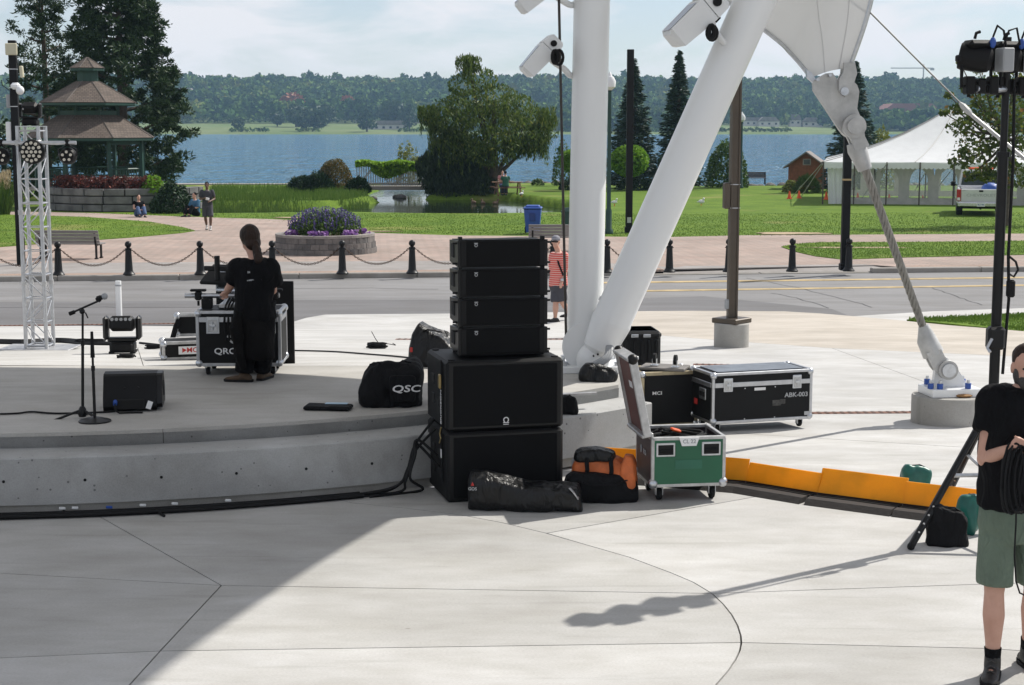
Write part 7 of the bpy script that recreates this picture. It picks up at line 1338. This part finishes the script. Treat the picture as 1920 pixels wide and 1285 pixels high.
def fresnel(u, lab):
    x = (A(u, 110, Y).x - lp_.x)/bd_.x; t = thing('spot_lamp', lab, 'stage light', (lp_.x + x*bd_.x, Y + x*bd_.y, tb_z), R(10), 'spot lamps on the stand'); zc_ = Lz(112) - tb_z
    MB().lathe([(0, -.13), (.092, -.13), (.098, -.11), (.098, .03), (.085, .08), (.06, .10), (0, .105)], 22, M=Matrix.Translation((-.03, 0, zc_)) @ Matrix.Rotation(R(60), 4, 'Z') @ Matrix.Rotation(R(100), 4, 'X')).build('body', K['black'], t, 35); MB().box((-.03, .0, zc_ + .10), (.2, .17, .06), b=.025).build('vent_top', K['black'], t); MB().box((.15, -.05, zc_ - .01), (.085, .14, .17), b=.008).build('gear_box', K['greyplastic'], t)
    MB().box((-.17, 0, zc_), (.05, .06, .05), b=.01).build('tilt_knob', K['rubber'], t); MB().tube([(-.15, 0, zc_), (-.15, 0, zc_ - .2), (0, 0, .06), (.15, 0, zc_ - .2), (.15, 0, zc_)], .016, 6).build('yoke', K['black'], t); MB().box((0, 0, .02), (.07, .075, .11), b=.012).cyl((-.09, 0, .03), (-.09, 0, -.06), .014).build('clamp', K['black'], t); [MB().box((sx*.09, 0, zc_ - .19), (.07, .08, .13), b=.01).build('shutter_box', K['black'], t) for sx in (-1, 1)]
    MB().sph((.04, -.08, zc_ + .11), (.025, .022, .04), 8, 6).build('blue_plug', K['blue'], t); MB().tube([(.04, -.08, zc_ + .15), (.08, -.06, zc_ + .23), (.16, 0, zc_ + .2), (.19, 0, zc_ + .05)], .008, 6).tube([(.15, -.02, zc_ + .08), (.2, 0, zc_ + .2), (.27, .02, zc_ + .22), (.3, .02, zc_ + .1)], .008, 6).tube([(-.06, 0, zc_ + .14), (-.05, 0, zc_ + .18), (-.02, 0, zc_ + .19)], .012, 6).build('lead', K['rubber'], t)
fresnel(1829, 'left black spot lamp on top of the lighting stand'); fresnel(1897, 'middle black spot lamp on top of the lighting stand'); fresnel(1958, 'right black spot lamp mostly outside the picture')
# sandbags
K['gsand'] = mat('green_vinyl', (.006, .11, .085), .38, var=.25, scale=10, bump=.4, bscale=18)
def sandbag(loc, rz, w, h, m, lab, seed): t = thing('sandbag', lab, 'sandbag', loc, rz, 'sandbags'); b = softbox(w, w*.55, h, .15, .78); soft(b, 'bag_body', K[m], t, .010, 2, .06, 12, seed=seed); MB().tube([(-w*.38, 0, h*.9), (-w*.2, -.02, h*1.06), (w*.15, 0, h*1.04), (w*.38, 0, h*.88)], .014, 6, flat=.5).build('handle', K['cordura'], t)
q = G(1722, 916); sandbag((q.x, q.y + .12, 0), R(15), .24, .17, 'gsand', 'green vinyl sandbag behind the orange cable ramps', 1.0); q = G(1822, 1000); sandbag((q.x - .02, q.y + .05, .0), R(70), .26, .27, 'gsand', 'green sandbag hanging at the foot of the lighting stand', 2.0); q = G(1782, 1028); sandbag((q.x, q.y + .1, 0), R(-12), .30, .27, 'cordura', 'black sandbag under the tripod leg of the lighting stand', 3.0)
# ================================================================ cables on the ground
def cable(pts, r, lab, m='rubber', lift=None): 
    P = [Vector(p_) for p_ in pts]; n = len(P)*8; o = MB().tube([tuple(crv(P, i/n)) for i in range(n + 1)], r, 6).build('cable', K[m]); tag(o, lab, 'cable', 'loose cables'); return o
for k in range(6):
    rr = RW + .035 + .028*k; P = []
    for i in range(26): a = R(-140) + (R(-65.5) - R(-140))*i/25; P.append(ringpt(rr + .02*mnoise.noise(Vector((i*.7, k*3.1, 0))), a, .014 + .010*(k % 2)))
    cable(P, .013, ['cable nearest the seat wall along its foot', 'second cable from the seat wall', 'third cable from the seat wall', 'fourth cable from the seat wall', 'fifth cable from the seat wall', 'outermost cable along the seat wall foot'][k])
for k, (u, z_) in enumerate(((785, .62), (778, .55), (770, .33), (782, .25))):
    e = A(790, 860, 13.1); st_ = ringpt(RW + .06 + .04*k, R(-70 + 1.6*k), .015); cable([st_, ringpt(RW + .09 + .03*k, R(-66 + k*1.3), .02), A(742 + 9*k, 912 - 5*k, 12.98 - .03*k), A(764 + 5*k, 880 - 9*k, 13.02), A(778 + 2*k, 835 - 5*k + 14*(k % 2), 13.12), tuple(SM @ Vector((-sw_/2 - .01, .45 - .06*k, z_)))], .012, ['tallest cable loop rising to the left of the subwoofers', 'second cable loop left of the subwoofers', 'third lower cable loop left of the subwoofers', 'lowest cable loop left of the subwoofers'][k])
for u, v, m_, lab in ((117, 963, 'lampwhite', 'white cable tie on the cables left of the grey connectors'), (141, 962, 'lampwhite', 'white label tag on the cables near the left'), (268, 957, 'lampwhite', 'white tag on the cables in the middle of the wall'), (205, 961, 'blue', 'blue connector lying on the cables'), (328, 954, 'lampwhite', 'white tag third from the left on the cables'), (428, 948, 'lampwhite', 'rightmost white tag on the cables by the wall')): q = G(u, v); tag(MB().box((0, 0, .03), (.05, .025, .02), (0, .1, .3), .004).build('cable_tag', K[m_], None, loc=(q.x, q.y, .012)), lab, 'tag', 'tags on the wall cables')
for u0, u1, lab in ((120, 126, 'black cable tie end sticking out near the left'), (292, 308, 'black cable tie end sticking out near the middle')): a, b = G(u0, 962), G(u1, 970); cable([tuple(a + Vector((0, 0, .02))), tuple((a + b)/2 + Vector((0, 0, .015))), tuple(b + Vector((0, 0, .01)))], .012, lab)
cable([tuple(at(u, v) + Vector((0, 0, .012))) for u, v in ((-30, 780), (30, 778), (60, 775), (110, 778), (200, 775), (230, 770))], .009, 'thin cable on the stage running to the wedge monitor')
cable([tuple(at(u, v) + Vector((0, 0, .012))) for u, v in ((545, 659), (620, 661), (690, 666), (750, 671), (790, 676))], .010, 'thin cable on the stage right of the stage worker')
for k in range(4): cable([tuple(at(u, v + 2*k) + Vector((0, 0, .014))) for u, v in ((-40, 638), (40, 640), (110, 637), (160, 641), (210, 645 - k))], .016, ['rearmost', 'second', 'third', 'foremost'][k] + ' black cable behind the truss foot')
cable([tuple(at(u, v) + Vector((0, 0, .014))) for u, v in ((262, 645), (290, 648), (320, 652))], .016, 'black cable right of the stage floor lamp')
def pile(u, v, r, n, lab, surf='stage'):
    q = G(u, v, surf); P = []
    for i in range(n*9): a = i*2*PI/9; rr = r*(.7 + .4*random.random()); P.append((rr*math.cos(a)*1.5, rr*math.sin(a)*.6, .012 + .012*(i//9)*.9 + .01*random.random()))
    o = MB().tube(P, .010, 5).build('cable_coil', K['rubber'], None, True, loc=tuple(q)); tag(o, lab, 'cable', 'coiled cables'); return q
pile(706, 654, .09, 6, 'small heap of coiled black cable on the bright stage floor'); pile(238, 672, .07, 3, 'little black cable coil in front of the stage floor lamp'); pile(290, 655, .08, 4, 'black cable coil left of the MCL case'); pile(170, 644, .16, 4, 'black cable coil behind the microphone stand')
q = at(710, 652); cable([tuple(q + Vector(p_)) for p_ in ((-.1, .1, .2), (0, .02, .06), (.12, 0, .05), (.22, .02, .03), (.18, .05, .05))], .005, 'thin wire end sticking out of the cable heap')
# ================================================================ people
def V3(*a): return Vector(a)
DEF = dict(pelvis=V3(0, 0, .95), chest=V3(0, 0, 1.30), neck=V3(0, .0, 1.50), head=V3(0, -.02, 1.67), ls=V3(.185, 0, 1.44), rs=V3(-.185, 0, 1.44), le=V3(.24, .02, 1.15), re=V3(-.24, .02, 1.15), lw=V3(.25, -.08, .90), rw=V3(-.25, -.08, .90),
           lh=V3(.09, 0, .93), rh=V3(-.09, 0, .93), lk=V3(.10, -.02, .50), rk=V3(-.10, -.02, .50), la=V3(.10, .02, .09), ra=V3(-.10, .02, .09), face=0.0, nod=0.0, turn=0.0, ltoe=0.0, rtoe=0.0)
def person(label, loc, rz, pose, skin, outfit, voxel=.02, scale=1.0, fingers=False):
    J = {k: (v.copy() if isinstance(v, Vector) else v) for k, v in DEF.items()}; J.update(pose)
    t = thing('person', label, 'person', loc, rz); t.scale = (scale,)*3; b = MB(); fat = outfit.get('fat', 1.0)
    sd = (J['ls'] - J['rs']).normalized(); up = (J['neck'] - J['pelvis']).normalized(); fw = sd.cross(up).normalized()*-1      # fw points to the front
    if fw.y > 0 and False: fw = -fw
    def ell(c, w, d): return [c + sd*(w*math.cos(2*PI*k/20)) + fw*(d*math.sin(2*PI*k/20)) for k in range(20)]
    def spine(f): return J['pelvis'].lerp(J['neck'], f)
    def torso(m, g=0.0, f0=-.18, f1=1.0):
        prof = [(-.18, .145, .10), (-.05, .172, .118), (.08, .170, .115), (.28, .152, .108), (.5, .165, .115), (.7, .182, .118), (.86, .170, .10), (.95, .10, .075), (1.0, .062, .06)]
        m.rings([ell(spine(f), (w + g)*(fat if f < .7 else 1), (d + g)*(fat if f < .7 else 1)) for f, w, d in prof if f0 <= f <= f1])
    def chain_(m, pts, rs):
        m.tube(pts, rs, 12)
        for p_, r in zip(pts, rs): m.sph(p_, r*.98, 10, 7)
    def arm(m, s, g=0.0, upto=1.0):
        a, e, w = J[s + 's'], J[s + 'e'], J[s + 'w']
        if upto >= 1: chain_(m, [a, a.lerp(e, .5), e, e.lerp(w, .35), w], [.058 + g, .050 + g, .041 + g, .041 + g, .027 + g])
        else: m.sph(a, .064 + g, 10, 7); m.tube([a, a.lerp(e, upto*.5), a.lerp(e, upto)], [.066 + g, .062 + g, .066 + g], 12)
    def leg(m, s, g=0.0, upto=2.0):
        h, k, a = J[s + 'h'], J[s + 'k'], J[s + 'a']
        if upto >= 2: chain_(m, [h, h.lerp(k, .5), k, k.lerp(a, .32), k.lerp(a, .7), a], [.088 + g, .076 + g, .055 + g, .062 + g, .045 + g, .036 + g])
        elif upto <= 1: m.sph(h, .09 + g, 10, 7); m.tube([h, h.lerp(k, upto*.5), h.lerp(k, upto)], [.092 + g, .084 + g, .084 + g], 14)
        else: m.sph(h, .10 + g, 10, 7); m.tube([h, h.lerp(k, .5), k, k.lerp(a, .5), k.lerp(a, upto - 1)], [.10 + g, .092 + g, .078 + g, .075 + g, .078 + g], 14)
    torso(b); hc = J['head']; Hm = Matrix.Translation(hc) @ Matrix.Rotation(J['turn'], 4, 'Z') @ Matrix.Rotation(J['nod'], 4, 'X')
    b.tube([spine(.93), J['neck'], hc + Vector((0, .01, -.06))], [.062, .056, .054], 12)
    b.sph((0, .012, .025), (.074, .092, .098), 16, 12, M=Hm).sph((0, -.028, -.045), (.056, .062, .072), 14, 10, M=Hm).sph((0, -.092, -.012), (.013, .022, .024), 8, 6, M=Hm).sph((0, -.082, -.075), (.03, .02, .014), 8, 6, M=Hm)
    for s in (-1, 1): b.sph((s*.075, .012, -.005), (.012, .024, .034), 8, 6, M=Hm)
    for s in 'lr':
        arm(b, s); leg(b, s); w = J[s + 'w']; d = (w - J[s + 'e']).normalized(); hd = J.get(s + 'hand', d); sx = hd.cross(fw).normalized() if hd.cross(fw).length > .1 else sd; nn = hd.cross(sx)
        pc = w + hd*.055; b.tube([w, w + hd*.03, w + hd*.095], [.026, .036, .038], 10, flat=.5)
        curl = J.get(s + 'curl', .35)
        for k in range(4):
            base_ = w + hd*.09 + sx*(-.030 + .020*k); L = (.070, .078, .074, .058)[k]; p1 = base_ + hd*(L*.5*math.cos(curl)) + nn*(-L*.5*math.sin(curl)); p2 = p1 + hd*(L*.5*math.cos(curl*2.6)) + nn*(-L*.5*math.sin(curl*2.6)); b.tube([w + hd*.07 + sx*(-.026 + .017*k), base_, p1, p2], [.010, .0098, .009, .0078], 7)
        th = w + hd*.03 + sx*(-.03); b.tube([w + hd*.015 + sx*(-.012), th + sx*(-.012) + hd*.02 - nn*.01, th + sx*(-.012) + hd*.06 - nn*.025], [.014, .012, .0095], 7)
        a = J[s + 'a']; ta = J[s + 'toe']; td = Vector((math.sin(ta), -math.cos(ta), 0)); b.tube([a, a + Vector((0, 0, -.05)) + td*.02], [.036, .036], 8).sph(tuple(a + td*.07 + Vector((0, 0, -.055))), (.04, .04, .03), 8, 6)
    body = soft(b, 'body', K[skin], t, voxel, 2)
    # clothing
    sh = MB(); torso(sh, .018 if not fingers else .022, outfit.get('hem', -.06), .95); [arm(sh, s, .010, outfit.get('sleeve', .55)) for s in 'lr']; soft(sh, outfit.get('shirtname', 'shirt'), K[outfit['shirt']], t, max(voxel, .012), 2, outfit.get('crease', .022), 9, bias=.5)
    tr_ = MB(); torso(tr_, .016, -.18, .12); [leg(tr_, s, outfit.get('loose', .006), outfit['legs']) for s in 'lr']; soft(tr_, 'shorts' if outfit['legs'] <= 1.2 else 'trousers', K[outfit['trouser']], t, max(voxel, .012), 2, .022, 8, seed=2.0, bias=.5)
    for s in 'lr':
        a = J[s + 'a']; ta = J[s + 'toe']; td = Vector((math.sin(ta), -math.cos(ta), 0)); m = MB(); sdv = Vector((td.y, -td.x, 0)); g0 = a.z - .09
        def fe(c, w, l): return c
        prof = [(-.075, .034, .055), (-.05, .042, .075), (.0, .044, .085), (.06, .046, .062), (.12, .049, .05), (.165, .044, .042), (.195, .026, .032)]
        rr = []
        for f, w_, hh in prof: c = Vector((a.x, a.y, g0)) + td*f; rr.append([c + sdv*(w_*math.cos(x)) + Vector((0, 0, hh/2 + .004 + hh/2*math.sin(x))) for x in np.linspace(0, 2*PI, 17)[:-1]])
        m.rings(rr); m.tube([a + Vector((0, 0, -.04)), a + Vector((0, 0, .035 if outfit.get('boot') else -.005))], [.048, .046], 12); shoe = soft(m, 'shoe', K[outfit['shoe']], t, .009 if voxel < .015 else .015, 1)
        so = MB(); outl = [(Vector((a.x, a.y, 0)) + td*f + sdv*w_).xy for f, w_ in [(-.085, .03), (-.04, .047), (.06, .05), (.13, .054), (.18, .046), (.205, .02)]] + [(Vector((a.x, a.y, 0)) + td*f - sdv*w_).xy for f, w_ in [(.205, .02), (.18, .046), (.13, .054), (.06, .05), (-.04, .047), (-.085, .03)]]
        so.prism([tuple(p_) for p_ in outl], g0 + .0, g0 + .024, 'z').build('sole', K[outfit.get('sole', 'rubber')], shoe)
        if outfit.get('sock'): MB().tube([a + Vector((0, 0, .01)), a.lerp(J[s + 'k'], .2)], [.043, .048], 14).build('sock', K[outfit['sock']], t, True)
    hm = MB(); cap = outfit.get('hairshape', [(0, .03, .045, .083, .094, .092)])
    for x, y, z, rx, ry, rz_ in cap: hm.sph((x, y, z), (rx, ry, rz_), 16, 10, M=Hm)
    soft(hm, 'hair', K[outfit.get('hair', 'hair')], t, .010 if voxel < .02 else .016, 1, .008, 40)
    for s in (-1, 1): MB().sph((s*.031, -.083, .008), (.012, .008, .007), 8, 6, M=Hm).build('eye', K['dark'], t)
    return t, J, Hm
# --- the man carrying cable at the right edge
root = G(1898, 1266); Yf = root.y; L_ = lambda u, v, dy=0.0: A(u, v, Yf + dy) - root
K['khaki'] = mat('sage_green_cotton', (.12, .16, .12), .85, var=.15, scale=8, bump=.3, bscale=160); folds(K['khaki'], 10); K['boot'] = mat('black_leather', (.014, .013, .013), .45, var=.3, scale=20, bump=.3, bscale=60)
z_off = Vector((0, 0, 0))
pose = dict(pelvis=L_(1900, 968), neck=L_(1922, 722), chest=L_(1915, 810), head=L_(1926, 690, -.03), rs=L_(1866, 752), ls=L_(1975, 752), re=L_(1845, 862, -.02), le=L_(1990, 856, .02), rw=L_(1889, 843, -.20), lw=L_(1945, 848, -.22), rh=L_(1872, 985), lh=L_(1936, 985), rk=L_(1864, 1112, -.02), lk=L_(1938, 1105, .05), ra=L_(1861, 1240, -.02), la=L_(1928, 1222, .16), turn=R(-6), nod=R(2), rtoe=R(-22), ltoe=R(8), rcurl=1.0, lcurl=1.0)
pose['ra'].z = .09; pose['la'].z = .09
t, J, Hm = person('bearded man in black t-shirt and green shorts carrying coiled cable', tuple(root), 0, pose, 'skin', dict(shirt='tshirt', trouser='khaki', legs=.86, loose=.006, shoe='boot', boot=True, sock='tshirt', sleeve=.50, hair='hair', hem=.08, crease=.055, hairshape=[(0, .028, .048, .080, .090, .088), (0, .06, .0, .07, .05, .07)]), .008, 1.0, True)
bm_ = MB().sph((0, -.045, -.068), (.055, .055, .055), 14, 10, M=Hm).sph((0, -.075, -.055), (.04, .035, .025), 10, 8, M=Hm); [bm_.sph((s*.058, -.01, -.04), (.018, .035, .05), 10, 8, M=Hm) for s in (-1, 1)]; soft(bm_, 'beard', K['beard'], t, .008, 1, .006, 60)
for s in ('l', 'r'):
    a = J[s + 'a']; ta = J[s + 'toe']; td = Vector((math.sin(ta), -math.cos(ta), 0)); sv = Vector((td.y, -td.x, 0)); lc_ = MB()
    for k in range(5): c = a + td*(.035 + .024*k) + Vector((0, 0, .03 - .022*k)); lc_.tube([c - sv*.022, c + Vector((0, 0, .012)), c + sv*.022], .0035, 5)
    o = lc_.build('lace', K['beard'], t); o['kind'] = 'stuff'
cb0 = A(1908, 858, Yf - .26); lc_ = MB()
t = thing('cable_bundle', 'big hank of black cable held in both hands by the bearded man', 'cable', tuple(cb0))
for k in range(15):
    ph, dx = random.uniform(-.06, .06), -.055 + .0085*k; hgt = .165 + random.uniform(-.015, .02); wd = .045 + .02*random.random()
    MB().tube([(dx + wd*math.cos(x)*.9 + .02*math.sin(x), -.05 + .05*math.sin(x + ph) + random.uniform(-.006, .006) - .012*(k % 3), -.10 + hgt*math.sin(x) + .0*x) for x in np.linspace(0, 2*PI, 25)[:-1]], .0062, 6, closed=True).build('loop', K['rubber'], t, True)
MB().tube([tuple(A(u, v, Yf - .24) - cb0) for u, v in ((1906, 930), (1905, 980), (1902, 1040), (1905, 1090), (1912, 1112), (1930, 1120))], .005, 6).build('loose_end', K['rubber'], t, True)
# --- the worker on the stage, seen from behind
root = at(474, 716); Yf = root.y; K['jacket'] = mat('black_jacket_cloth', (.007, .0065, .0065), .85, var=.3, scale=6, bump=.3, bscale=80, spec=.1); folds(K['jacket'], 8); K['bootbrown'] = mat('brown_suede', (.075, .048, .028), .85, var=.3, scale=12)
pose = dict(pelvis=L_(478, 592), neck=L_(478, 484), head=L_(467, 448, .03), rs=L_(506, 501), ls=L_(446, 503), re=L_(512, 545, .06), le=L_(431, 538, .08), rw=L_(490, 552, .26), lw=L_(424, 548, .26), rh=L_(494, 600), lh=L_(463, 600), rk=L_(496, 652, .02), lk=L_(464, 654, .0), ra=L_(492, 705, .12), la=L_(458, 708, .0), turn=R(180 + 42), nod=R(10), rtoe=R(165), ltoe=R(-100))
for k in ('ra', 'la'): pose[k].z = .09
t, J, Hm = person('long haired stage worker in black seen from behind at the console', tuple(root), 0, pose, 'skin', dict(shirt='tshirt', trouser='tshirt', legs=1.95, loose=.006, shoe='bootbrown', boot=True, sleeve=.7, hair='hair', hem=-.12, crease=.05, fat=.95, hairshape=[(0, .022, .03, .096, .112, .112), (0, .06, -.045, .082, .065, .075)]), .012)
hp = MB(); P = [Hm @ Vector((0, .10, -.03)), J['neck'] + Vector((.045, -.10, .03)), J['neck'] + Vector((.05, -.12, -.0)), J['neck'] + Vector((.05, -.135, -.045))]; hp.tube([tuple(crv(P, i/8)) for i in range(9)], [.03, .036, .04, .044, .046, .044, .038, .03, .014], 10); soft(hp, 'ponytail', K['hair'], t, .010, 1, .02, 30)
jk = MB(); c0, c1 = J['pelvis'] + Vector((0, 0, .13)), J['pelvis'] + Vector((.0, 0, -.42)); jk.rings([[Vector((c.x + w_*math.cos(a), c.y + d_*math.sin(a), c.z)) for a in np.linspace(0, 2*PI, 25)[:-1]] for c, w_, d_ in ((c0, .17, .135), (c0.lerp(c1, .3), .185, .165), (c0.lerp(c1, .7), .19, .17), (c1, .185, .16))]); soft(jk, 'tied_jacket', K['jacket'], t, .012, 2, .07, 6, seed=6.0)
jk = MB().tube([J['pelvis'] + Vector((-.13, -.13, .06)), J['pelvis'] + Vector((-.15, -.18, -.1)), J['pelvis'] + Vector((-.14, -.17, -.35)), J['pelvis'] + Vector((-.09, -.16, -.5))], [.05, .06, .055, .04], 10); soft(jk, 'jacket_sleeve', K['jacket'], t, .012, 2, .04, 9)
pr_ = MB(); by = -.142
for k in range(9): pr_.box((J['neck'].x - .05 + .016*k, J['neck'].y + by - .008, J['neck'].z - .205 + .0022*k), (.012, .004, .009 + .003*(k % 3)))
for k in range(3): pr_.box((J['neck'].x - .045 + .014*k, J['neck'].y + by - .003, J['neck'].z - .125), (.009, .004, .02 - .004*k))
o = pr_.build('shirt_print', K['greyprint'], t); o['kind'] = 'stuff'
# --- man in the striped shirt by the street
root = G(1046, 604, 'stage'); Yf = root.y
m = mat('red_white_stripes', (.5, .05, .045), .8, var=.05); n_, l_ = m.node_tree.nodes, m.node_tree.links; tcx = n_.new('ShaderNodeTexCoord'); w_n = n_.new('ShaderNodeTexWave'); w_n.wave_type = 'BANDS'; w_n.bands_direction = 'Z'; w_n.inputs['Scale'].default_value = 7.5; w_n.inputs['Distortion'].default_value = .6; l_.new(tcx.outputs['Object'], w_n.inputs['Vector']); rr_ = n_.new('ShaderNodeValToRGB'); rr_.color_ramp.interpolation = 'CONSTANT'; rr_.color_ramp.elements[0].color = (.56, .085, .065, 1); rr_.color_ramp.elements[1].position = .72; rr_.color_ramp.elements[1].color = (.62, .38, .34, 1); l_.new(w_n.outputs['Fac'], rr_.inputs['Fac']); l_.new(rr_.outputs['Color'], n_['Principled BSDF'].inputs['Base Color']); K['stripe'] = m
K['navy'] = mat('dark_slate_cotton', (.05, .05, .06), .85, var=.15); K['grey_cap'] = mat('grey_cap_cloth', (.20, .20, .23), .8, var=.1)
pose = dict(pelvis=L_(1047, 533), neck=L_(1047, 472), head=L_(1042, 454, -.02), rs=L_(1037, 480, .08), ls=L_(1058, 480, -.08), re=L_(1036, 508, .12), le=L_(1061, 508, -.06), rw=L_(1037, 528, .0), lw=L_(1054, 527, -.18), rh=L_(1043, 538, .05), lh=L_(1051, 538, -.05), rk=L_(1042, 570, -.04), lk=L_(1055, 568, -.06), ra=L_(1041, 600, .0), la=L_(1067, 586, .3), turn=R(-12), rtoe=R(-75), ltoe=R(-60))
pose['ra'].z = .09; pose['la'].z = .16
t, J, Hm = person('man in red striped polo, cap and dark shorts walking by the column', tuple(root), 0, pose, 'skin', dict(shirt='stripe', trouser='navy', legs=.85, loose=.012, shoe='boot', sleeve=.75, hair='hair', fat=1.02, hem=-.14), .014)
cpm = MB().sph((0, .012, .062), (.088, .104, .072), 16, 10, M=Hm); soft(cpm, 'cap', K['grey_cap'], t, .012, 1); MB().prism([(.07*math.cos(x), -.085 + .075*math.sin(x)) for x in np.linspace(PI, 2*PI, 10)], .058, .07, 'z', M=Hm).build('cap_peak', K['grey_cap'], t); MB().box((0, -.094, .012), (.13, .02, .03), b=.008).build('sunglasses', K['dark'], t).matrix_local = Hm
MB().tube([tuple(p_) for p_ in (J['rs'] + Vector((.06, -.1, .07)), J['pelvis'].lerp(J['neck'], .62) + Vector((.0, -.20, .02)), J['pelvis'] + Vector((.14, -.12, .06)))], .02, 6, flat=.3).build('bag_strap', K['cordura'], t); MB().cyl(tuple(J['lw'] - Vector((.03, 0, -.02))), tuple(J['lw'] + Vector((.03, 0, .02))), .03).build('watch', K['alu'], t)
# --- walkers and sitters in the park
K['darkshirt'] = mat('dark_grey_shirt', (.035, .036, .042), .85, var=.2); K['jeans'] = mat('blue_denim', (.06, .10, .20), .85, var=.2); K['bluejacket'] = mat('blue_jacket', (.03, .11, .20), .7, var=.2); K['pinktop'] = mat('dusty_pink_top', (.45, .2, .2), .85, var=.1); K['greentop'] = mat('dark_green_top', (.02, .10, .06), .85, var=.1); K['whiteshoe'] = mat('pale_shoe', (.4, .38, .36), .7, var=.1)
p = G(390, 432, 'park'); t, J, Hm = person('man in dark shirt and shorts walking on the paved path', tuple(p), R(6), dict(re=V3(-.26, -.02, 1.16), rw=V3(-.12, -.24, 1.2), le=V3(.27, .02, 1.17), lw=V3(.14, -.22, 1.1), ra=V3(-.05, .16, .12), rk=V3(-.09, .02, .5), la=V3(.11, -.16, .09), lk=V3(.12, -.12, .5)), 'skin_dark', dict(shirt='darkshirt', trouser='navy', legs=.95, loose=.015, shoe='whiteshoe', sock='whiteprint', hair='tshirt', sleeve=.7, hem=-.06), .016, .985)
MB().box((.03, -.27, 1.18), (.14, .05, .09), (0, .2, 0), .01).build('held_paper', K['whiteprint'], t)
sit = dict(pelvis=V3(0, 0, .13), neck=V3(0, -.05, .68), head=V3(0, -.08, .85), ls=V3(.18, -.04, .62), rs=V3(-.18, -.04, .62), le=V3(.24, -.12, .38), re=V3(-.24, -.12, .38), lw=V3(.12, -.32, .34), rw=V3(-.12, -.32, .34), lh=V3(.09, -.02, .12), rh=V3(-.09, -.02, .12), lk=V3(.13, -.36, .40), rk=V3(-.13, -.36, .40), la=V3(.12, -.52, .09), ra=V3(-.12, -.52, .09))
p = G(260, 407, 'park'); person('person in dark top and jeans sitting against the stone wall', tuple(p), R(30), sit, 'skin', dict(shirt='tshirt', trouser='jeans', legs=1.9, shoe='boot', sleeve=.3, hair='plume' if False else 'hair'), .02, .98)
p = G(368, 406, 'park'); person('person in blue jacket sitting by the shrub behind the walker', tuple(p), R(-35), sit, 'skin', dict(shirt='bluejacket', trouser='tshirt', legs=1.9, shoe='boot', sleeve=.98, hair='tshirt'), .02, 1.05)
sb_ = dict(sit); sb_.update(pelvis=V3(0, 0, .56), neck=V3(0, -.05, 1.10), head=V3(0, -.08, 1.27), ls=V3(.18, -.04, 1.04), rs=V3(-.18, -.04, 1.04), le=V3(.24, -.12, .82), re=V3(-.24, -.12, .82), lw=V3(.12, -.34, .80), rw=V3(-.12, -.34, .80), lh=V3(.09, -.02, .55), rh=V3(-.09, -.02, .55), lk=V3(.10, -.42, .50), rk=V3(-.10, -.42, .50), la=V3(.10, -.40, .09), ra=V3(-.10, -.40, .09))
q = [o for o in bpy.data.objects if o.name == 'picnic_table'][0].location
person('person in pink top sitting at the picnic table', (q.x - .32, q.y + .75, q.z), R(8), sb_, 'skin', dict(shirt='pinktop', trouser='jeans', legs=1.9, shoe='boot', hair='tshirt'), .022); person('person in green top sitting at the picnic table', (q.x - .12, q.y - .76, q.z), R(188), sb_, 'skin', dict(shirt='greentop', trouser='navy', legs=1.9, shoe='boot', hair='tshirt'), .022)
